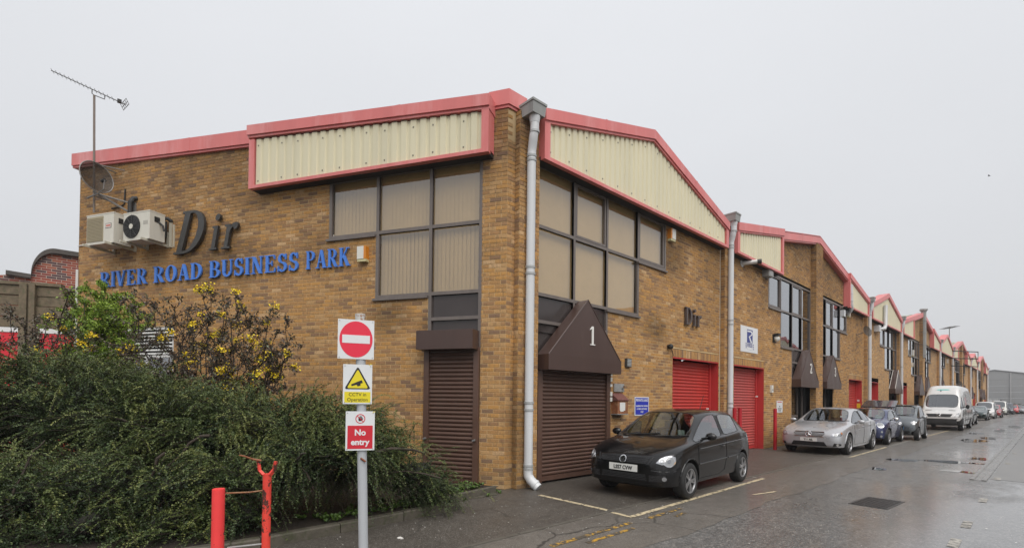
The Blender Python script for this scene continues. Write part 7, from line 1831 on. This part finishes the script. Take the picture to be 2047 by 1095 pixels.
mb = MB(); mb.fbox(FX, 3.63, 3.82, 2.37, 2.57, 0, .06); part('body', mb, mat('dark_grey_case', (.05, .05, .05), .5), t)
for i in range(5): mb = MB(); mb.fbox(FX, 3.65, 3.80, 2.395+i*.033, 2.415+i*.033, .06, .068); part('slat', mb, mat('grey_diffuser', (.38, .39, .38), .4), t)
t = thing('letter_box', 'rusty brown letter box with a sloping lid beside the brown shutter', 'letter box', tuple(P2(3.35, 1.3, 0)))
M_RUST = mat('rusty_brown_metal', (.24, .085, .035), .6, var=.3, vscale=8, col2=(.30, .16, .08), thr=(.5, .6))
mb = MB(); mb.fbox(FX, 3.14, 3.52, 1.31, 1.60, 0, .17); part('body', mb, M_RUST, t)
mb = MB(); mb.hexa([P2(3.12, 1.60, .19), P2(3.54, 1.60, .19), P2(3.54, 1.60, 0), P2(3.12, 1.60, 0), P2(3.12, 1.62, .19), P2(3.54, 1.62, .19), P2(3.54, 1.77, 0), P2(3.12, 1.77, 0)]); part('lid', mb, mat('lid_brown', (.15, .055, .045), .5), t)
mb = MB(); mb.fbox(FX, 3.22, 3.42, 1.38, 1.56, .17, .172); mb.fbox(FX, 3.24, 3.36, 1.36, 1.48, .172, .1735); part('label', mb, V_PLATE, t); mb = MB(); mb.fbox(FX, 3.13, 3.53, 1.29, 1.31, 0, .18); part('base', mb, M_STEEL, t)
t = thing('entry_panel', 'flat grey entry panel on the brickwork above the rusty letter box', 'entry panel', tuple(P2(3.4, 1.89, 0)))
mb = MB(); mb.fbox(FX, 3.20, 3.58, 1.80, 1.98, 0, .03); part('plate', mb, M_STEEL, t); mb = MB(); mb.fbox(FX, 3.48, 3.55, 1.88, 1.93, .03, .07); part('lock', mb, V_CHROME, t)
t = thing('push_buttons', 'strip of white buttons and labels on the shutter frame', 'buttons', tuple(P2(3.09, 1.9, 0)))
for z, h in ((2.14, .06), (2.02, .09), (1.90, .06), (1.70, .09), (1.58, .09)): mb = MB(); mb.fbox(FX, 3.03, 3.10, z, z+h, .04, .055); part('button', mb, M_WHT, t)
t = thing('security_camera', 'small dark camera dome with a trailing cable by the red shutter lintel', 'camera', tuple(P2(5.45, 2.98, 0)))
mb = MB(); mb.ball(P2(5.5, 2.98, .08), .07, 10); mb.tube([P2(5.5, 3.0, 0), P2(5.5, 2.99, .06)], .04, 8); part('dome', mb, M_BLK, t, smooth=60); mb = MB(); mb.tube([P2(5.55, 2.96, .03), P2(5.68, 2.9, .02), P2(5.74, 2.77, .02)], .009, 5); part('cable', mb, M_BLK, t)
t = thing('bulkhead_lamp', 'black bulkhead lamp with a pale dome on the wall of unit 2', 'lamp', tuple(P2(12.6, 3.85, 0)))
mb = MB(); mb.fbox(FX, 12.48, 12.74, 3.70, 3.98, 0, .05); part('base', mb, M_BLK, t); mb = MB(); mb.ball(P2(12.62, 3.82, .09), .115, 14, sx=.9, sz=1.); part('dome', mb, mat('frosted_dome', (.60, .60, .56), .2), t, smooth=60); mb = MB(); mb.fbox(FX, 12.50, 12.72, 3.92, 4.0, .05, .19); part('hood', mb, M_BLK, t)
t = thing('wall_box', 'small white switch box on the wall right of the faded red shutter', 'switch box', tuple(P2(12.35, 2.05, 0))); mb = MB(); mb.fbox(FX, 12.28, 12.44, 1.92, 2.18, 0, .06); part('case', mb, M_WHT, t); mb = MB(); mb.fbox(FX, 12.3, 12.42, 2.0, 2.04, .06, .066); part('slot', mb, M_STEEL, t)
# signs on the walls
def board(name, label, F, u0, u1, z0, z1, m, n=.012, cat='sign', border=None):
    t = thing(name, label, cat, tuple(F.p((u0+u1)/2, z0, 0))); mb = MB(); mb.fbox(F, u0, u1, z0, z1, .003, n); b = part('panel', mb, m, t); return t
M_SIGNW = mat('white_sign', (.70, .71, .72), .35); M_SIGNB = mat('blue_sign', (.025, .04, .40), .35); M_INKB = mat('dark_blue_ink', (.03, .045, .22), .4); M_INKK = mat('black_ink', (.012, .012, .012), .5); M_INKR = mat('red_ink', (.55, .02, .035), .4); M_YELS = mat('yellow_ink', (.72, .60, .02), .4)
t = board('wall_sign', 'blue PRIVATE LAND sign on the brickwork behind the black hatchback', FX, 4.03, 4.63, 1.25, 1.69, M_SIGNW)
mb = MB(); mb.fbox(FX, 4.055, 4.605, 1.272, 1.668, .012, .0135); part('blue_field', mb, M_SIGNB, t)
def txt(t, s_, size, F, u, z, n, m, **k): return part('lettering', text_mb(s_, size, F, u, z, n, .002, **k), m, t)
txt(t, 'PRIVATE LAND', .085, FX, 4.33, 1.585, .0145, M_SIGNW, sx=.92, bold=.002)
for i, s_ in enumerate(('PARKING FOR OWNERS', '& THEIR CUSTOMERS', 'ONLY')): txt(t, s_, .05, FX, 4.33, 1.46-i*.07, .0145, M_SIGNW, sx=.92, bold=.0012)
t = board('wall_sign', 'white RIVERSIDE sign with a blue R emblem on unit 2', FX, 9.83, 11.17, 3.19, 4.02, M_SIGNW)
mb = MB(); mb.fbox(FX, 10.31, 10.75, 3.5, 3.93, .012, .0135); part('emblem_field', mb, M_INKB, t)
mb = MB()
for pl in ([(10.33, 3.90), (10.33, 3.85), (10.62, 3.85), (10.66, 3.80), (10.74, 3.84), (10.66, 3.90)], [(10.66, 3.80), (10.62, 3.77), (10.44, 3.70), (10.54, 3.70), (10.74, 3.78), (10.74, 3.84)], [(10.44, 3.70), (10.52, 3.60), (10.60, 3.51), (10.73, 3.51), (10.62, 3.61), (10.54, 3.70)]):
    mb.prism(FX, pl if sum(pl[i][0]*pl[(i+1) % len(pl)][1]-pl[(i+1) % len(pl)][0]*pl[i][1] for i in range(len(pl))) > 0 else pl[::-1], .0135, .0145)
part('emblem', mb, M_SIGNW, t)
txt(t, 'R', .25, FX, 10.25, 3.32, .0135, M_INKB, sx=.6, bold=.002); txt(t, 'IVERSID', .17, FX, 10.53, 3.365, .0135, M_INKB, sx=.74, bold=.002); txt(t, 'E', .25, FX, 10.81, 3.30, .0135, M_INKB, sx=.6, bold=.002)
mb = MB(); mb.fbox(FX, 10.33, 10.75, 3.28, 3.283, .012, .0135); part('rule', mb, M_INKB, t)
t = board('wall_sign', 'white no parking notice low on the wall beside the single red bollard', FX, 12.88, 13.45, 1.22, 1.64, M_SIGNW)
for z, m_, w_ in ((1.58, M_INKR, .42), (1.42, M_INKK, .10), (1.34, M_INKK, .36), (1.27, M_INKK, .28)): mb = MB(); mb.fbox(FX, 13.165-w_/2, 13.165+w_/2, z, z+.03, .012, .0135); part('print', mb, m_, t)
# stickers on the red door reveals
for y_, z_, lab in ((7.915, 1.36, 'small white sticker on the red door reveal of unit 1'), (11.45, 1.75, 'tiny white label on the door reveal beside the faded red shutter')):
    mb = MB(); mb.box(-.16, -.08, y_-.003, y_+.003, z_, z_+.05); solo('sticker', mb, V_PLATE, lab, 'sticker', (-.12, y_, z_))
for y_, lab in ((24.70, 'yellow triangle notice on the red door reveal of unit 3'), (28.0, 'white and yellow notices on the red door reveal of unit 4')):
    t = thing('door_notice', lab, 'notice', (-.15, y_, 1.4)); mb = MB(); mb.box(-.24, -.06, y_-.004, y_+.004, 1.25, 1.55); part('panel', mb, M_YELS, t); mb = MB(); mb.box(-.2, -.10, y_-.007, y_+.007, 1.65, 1.75); part('label', mb, V_PLATE, t)
# ------------------------------------------------------------------ sign post in front
def px_pt(x, y, D): return Vector(at_px(x, y, D))
DP = 3.75; pt, pb = px_pt(720, 628, DP), px_pt(727, 1095, DP); ld = (pb-pt); pg = pt+ld*(pt.z/(pt.z-pb.z))
sp = thing('sign_post', 'grey steel post holding three signs at the kerb', 'post', (pg.x, pg.y, 0))
M_POST = mat('grey_post_paint', (.42, .44, .46), .4, var=.06, vscale=5, col2=(.30, .12, .05), thr=(.735, .76))
mb = MB(); mb.tube([pt, pg-Vector((0, 0, .1))], .036, 20); part('post', mb, M_POST, sp, smooth=50)
mb = MB(); mb.tube([pt+Vector((0, 0, .002)), pt-ld.normalized()*-.075], .038, 20); part('cap', mb, mat('rusty_white_cap', (.52, .51, .48), .5, col2=(.28, .12, .05), vscale=22, thr=(.56, .62)), sp, smooth=50)
mb = MB(); mb.tube([px_pt(721, 915, DP-.042), px_pt(731, 922, DP-.041)], .008, 5); part('rust_mark', mb, mat('rust', (.20, .06, .025), .8), sp)
nn = Vector((CAM.x-pt.x, CAM.y-pt.y, 0)).normalized()
def sign(label, cx, cy, w_, h, yaw):
    c = px_pt(cx, cy, DP-.05); a = math.atan2(nn.y, nn.x)+rad(yaw); F = Frame((c.x, c.y, c.z), (-math.sin(a), math.cos(a)))
    t = thing('road_sign', label, 'sign', tuple(c)); mb = MB(); mb.fbox(F, -w_/2, w_/2, -h/2, h/2, -.003, .0); part('plate', mb, mat('sign_plate', (.68, .70, .71), .35, var=.04, vscale=5), t)
    mb = MB(); mb.fbox(F, -.045, .045, -h*.3, -h*.3+.02, -.02, -.003); mb.fbox(F, -.045, .045, h*.3, h*.3+.02, -.02, -.003); part('clamp', mb, M_STEEL, t)
    for sx in (-1, 1):
        for sz in (-1, 1): 
            if h > .1: mb = MB(); mb.tube([F.p(sx*(w_/2-.012), sz*(h/2-.012), 0), F.p(sx*(w_/2-.012), sz*(h/2-.012), .003)], .004, 6); part('rivet', mb, M_STEEL, t)
    return t, F
def disc_(F, x, z, r_, n0, n1, m, t, name, sz=1, r_in=0):
    k = 40; mb = MB()
    if not r_in: mb.prism(F, [(x+r_*math.cos(2*PI*i/k), z+sz*r_*math.sin(2*PI*i/k)) for i in range(k)], n0, n1)
    else:
        for i in range(k):
            a, b = 2*PI*i/k, 2*PI*(i+1)/k
            mb.prism(F, [(x+r_in*math.cos(a), z+r_in*math.sin(a)), (x+r_*math.cos(a), z+r_*math.sin(a)), (x+r_*math.cos(b), z+r_*math.sin(b)), (x+r_in*math.cos(b), z+r_in*math.sin(b))], n0, n1)
    return part(name, mb, m, t)
M_NE = mat('no_entry_red', (.72, .025, .06), .35)
t, F = sign('square white sign with a red no-entry disc, topmost on the post', 712, 678, .265, .30, 4)
disc_(F, 0, 0, .121, 0, .0015, M_NE, t, 'red_disc', 1.14); mb = MB(); mb.fbox(F, -.101, .101, -.030, .032, .0015, .003); part('white_bar', mb, M_SIGNW, t)
t, F = sign('yellow and white CCTV sign in the middle of the post', 715, 767.5, .212, .302, 2)
tri = lambda k, dz=0: [(-.092*k, -.035*k+.0+dz), (.092*k, -.035*k+dz), (0, .138*k+dz)]
def rtri(s_, c): 
    P_ = [(-s_, -.038), (s_, -.038), (0, -.038+s_*1.80)]; cx, cz = 0, -.038+s_*.62; out = []
    for i in range(3):
        a, b, e = P_[i-1], P_[i], P_[(i+1) % 3]
        for q_, t_ in ((a, .06), (e, .06)): out.append((b[0]+(q_[0]-b[0])*t_, b[1]+(q_[1]-b[1])*t_))
    return out
mb = MB(); mb.prism(F, [(x, z) for x, z in rtri(.097, 0)], 0, .0012); part('black_triangle', mb, M_INKK, t)
mb = MB(); mb.prism(F, [(x*.80, -.038+.008+(z+.038)*.83) for x, z in rtri(.097, 0)], .0012, .0022); part('yellow_triangle', mb, M_YELS, t)
mb = MB(); ca, sa = math.cos(rad(20)), math.sin(rad(20))
rr = lambda pts: [(-.004+x*ca-z*sa, .008+x*sa+z*ca) for x, z in pts]
mb.prism(F, rr([(-.045, -.008), (.04, -.012), (.04, .012), (-.045, .006)]), .0022, .003); mb.prism(F, rr([(-.005, -.024), (.018, -.026), (.022, -.010), (-.008, -.008)]), .0022, .0031); part('camera_symbol', mb, M_INKK, t)
mb = MB(); mb.fbox(F, -.095, .095, -.140, -.058, 0, .0012); part('yellow_field', mb, M_YELS, t)
txt(t, 'CCTV in', .036, F, 0, -.090, .0018, M_INKK); txt(t, 'Operation', .036, F, 0, -.129, .0018, M_INKK)
t, F = sign('red No entry sign with a crossed-out hand, lowest on the post', 720, 860.5, .212, .298, 0)
mb = MB(); mb.fbox(F, -.092, .092, -.137, .040, 0, .0012); part('red_field', mb, M_INKR, t)
txt(t, 'No', .062, F, 0, -.033, .0018, M_SIGNW, bold=.0022); txt(t, 'entry', .062, F, 0, -.106, .0018, M_SIGNW, bold=.0022)
o = disc_(F, 0, .092, .036, 0, .0012, M_INKR, t, 'prohibition_ring', r_in=.030)
mb = MB()
mb.prism(F, [(-.012, .075), (.012, .075), (.015, .095), (-.015, .095)], 0, .001)
for i, (x, h) in enumerate(((-.013, .012), (-.006, .018), (.001, .019), (.008, .016))): mb.prism(F, [(x, .094), (x+.005, .094), (x+.005, .094+h), (x, .094+h)], 0, .0009+.0001*i)
mb.prism(F, [(.013, .082), (.021, .094), (.017, .098), (.012, .090)], 0, .0011); part('hand_symbol', mb, M_INKK, t)
mb = MB(); mb.prism(F, [(-.024, .112), (-.020, .116), (.024, .072), (.020, .068)], .0012, .002); part('slash', mb, M_INKR, t)
# cable ties
for x, y in ((745, 824), (738, 729), (690, 729)): mb = MB(); c = px_pt(x, y, DP-.06); mb.tube([c+Vector((0, 0, -.005)), c+Vector((.004, .008, .008)), c+Vector((.008, .016, .002))], .0025, 4); part('cable_tie', mb, M_YELS, t)

# ------------------------------------------------------------------ red posts
M_REDPOST = mat('chipped_red_paint', (.80, .055, .055), .45, var=.10, vscale=4, col2=(.045, .02, .016), thr=(.60, .615))
M_REDPOST2 = mat('rusting_red_paint', (.74, .06, .04), .5, var=.2, vscale=7, col2=(.06, .022, .015), thr=(.535, .57))
ptp = px_pt(437, 977, 3.6)
b = thing('red_post', 'smooth red steel post with dark chips, shorter of the two before the hedge', 'post', (ptp.x, ptp.y, 0))
mb = MB(); mb.tube([(ptp.x, ptp.y, -.1), (ptp.x, ptp.y, ptp.z-.012), (ptp.x, ptp.y, ptp.z)], .0435, 22, r2=.0425); part('post', mb, M_REDPOST, b, smooth=50)
mb = MB(); mb.tube([(ptp.x, ptp.y, ptp.z), (ptp.x, ptp.y, ptp.z+.004)], .040, 20); part('cap', mb, M_REDPOST, b)
p2 = px_pt(534, 946, 3.6); p2b = px_pt(534, 1095, 3.6)
b = thing('red_post', 'rusty red post topped by a bent two-pronged bracket', 'post', (p2.x, p2.y, 0))
mb = MB(); mb.tube([(p2.x, p2.y, -.1), (p2.x+.004, p2.y, p2.z)], .030, 14); part('post', mb, M_REDPOST2, b, smooth=50)
def plate3(pts, w_, nrm):
    mb = MB(); 
    for a, c in zip(pts[:-1], pts[1:]):
        nv = nrm; mb.hexa([a-nv*w_, c-nv*w_, c+nv*w_, a+nv*w_, a-nv*w_+Vector((0, 0, .0))-_f*.006, c-nv*w_-_f*.006, c+nv*w_-_f*.006, a+nv*w_-_f*.006])
    return mb
for pts, w_ in (([(527, 948), (519, 940), (517, 925), (516, 918)], .014), ([(540, 948), (548, 938), (552, 922)], .016)):
    q_ = [px_pt(x, y, 3.585) for x, y in pts]; mb = MB()
    mb.tube(q_, w_, 4); part('prong', mb, M_REDPOST2, b)
mb = MB(); mb.tube([px_pt(522, 920, 3.58), px_pt(505, 917, 3.55), px_pt(488, 911, 3.5), px_pt(478, 909, 3.48)], .009, 6, r2=.005); part('bent_rod', mb, M_RUST, b)
mb = MB(); mb.tube([px_pt(452, 985, 3.6), px_pt(500, 983, 3.6), px_pt(530, 979, 3.6)], .006, 6); part('tie_bar', mb, M_RUST, b)
mb = MB(); mb.tube([px_pt(455, 1094, 3.62), px_pt(528, 1086, 3.62)], .008, 6); part('lower_bar', mb, M_STEEL, b)
for y_, z_, lab in ((8.58, 1.41, 'red bollard closest to the downpipe by the faded shutter'), (8.95, 1.41, 'red bollard second from the downpipe by the faded shutter'), (11.72, 1.37, 'single red bollard standing at the corner of the second bay')):
    x_ = .37; b = thing('bollard', lab, 'bollard', (x_, y_, 0), 0, 'red bollards in front of unit 2')
    mb = MB(); mb.tube([(x_, y_, -.05), (x_, y_, z_)], .055, 14); part('post', mb, mat('red_bollard', (.42, .012, .02), .4, var=.12, vscale=5), b, smooth=50)
    mb = MB(); mb.tube([(x_, y_, z_), (x_, y_, z_+.006)], .05, 14); part('cap', mb, mat('red_bollard', (.42, .012, .02)), b)
# ------------------------------------------------------------------ far fittings
t = thing('sign_bracket', 'empty black metal sign frame projecting over the far units', 'sign bracket', (0, 58, 5.3))
q0, q1, q2, q3 = (.15, 58, 6.72), (2.05, 58, 6.5), (2.05, 58, 5.1), (.15, 58, 5.27); mb = MB(); mb.tube([q0, q1, q2, q3], .05, 5); part('frame', mb, M_BLK, t); mb = MB(); mb.tube([(.15, 58, 6.0), (2.05, 58, 5.85)], .05, 5); part('brace', mb, M_BLK, t)
t = thing('television_aerial', 'roof aerial on a tall pole above the far units', 'aerial', (-1, 68, 8))
mb = MB(); mb.tube([(-1, 68, 7.6), (-1, 68, 10.3)], .04, 5); part('mast', mb, M_GALV, t); mb = MB(); mb.tube([(-1.3, 66.6, 9.9), (-.7, 70, 10.55)], .035, 5); part('boom', mb, M_AL, t)
for i in range(6): c = Vector((-1.25+.1*i, 66.9+.56*i, 9.96+.105*i)); mb = MB(); mb.tube([c-Vector((.5, 0, 0)), c+Vector((.5, 0, 0))], .02, 4); part('element', mb, M_AL, t)
c = CAM+(_f+_r*((1977-1023.5)/967)-_u*((352-781.8)/967))*28; t = thing('bird', 'tiny dark bird flying high above the terrace', 'bird', tuple(c)); mb = MB(); mb.ball(c, .033, 8, sx=1.6, sy=.7, sz=.6); mb.tube([c+Vector((.045, .02, 0)), c+Vector((.075, .03, .01))], .014, 5, r2=.005)
part('body', mb, M_BLK, t, smooth=60)
for s_ in (-1, 1): mb = MB(); mb.poly([c+Vector((-.025, 0, .01)), c+Vector((.03, 0, .01)), c+Vector((.01, s_*.095, .05)), c+Vector((-.03, s_*.115, .045))]); part('wing', mb, M_BLK, t)
# ------------------------------------------------------------------ damp air
mb = MB(); mb.box(-705, 505, -305, 1505, -1.2, 13)
hz_m = bpy.data.materials.new('damp_air'); hz_m.use_nodes = True; nt = hz_m.node_tree; nt.nodes.clear()
o_ = N(nt, 'ShaderNodeOutputMaterial'); pv = N(nt, 'ShaderNodeVolumePrincipled'); pv.inputs['Color'].default_value = (.95, .96, 1, 1); pv.inputs['Density'].default_value = .0008; pv.inputs['Anisotropy'].default_value = .2
nt.links.new(pv.outputs[0], o_.inputs['Volume'])
hzo = part('haze', mb, hz_m); hzo['kind'] = 'stuff'; hzo['label'] = 'thin damp haze over the whole road';
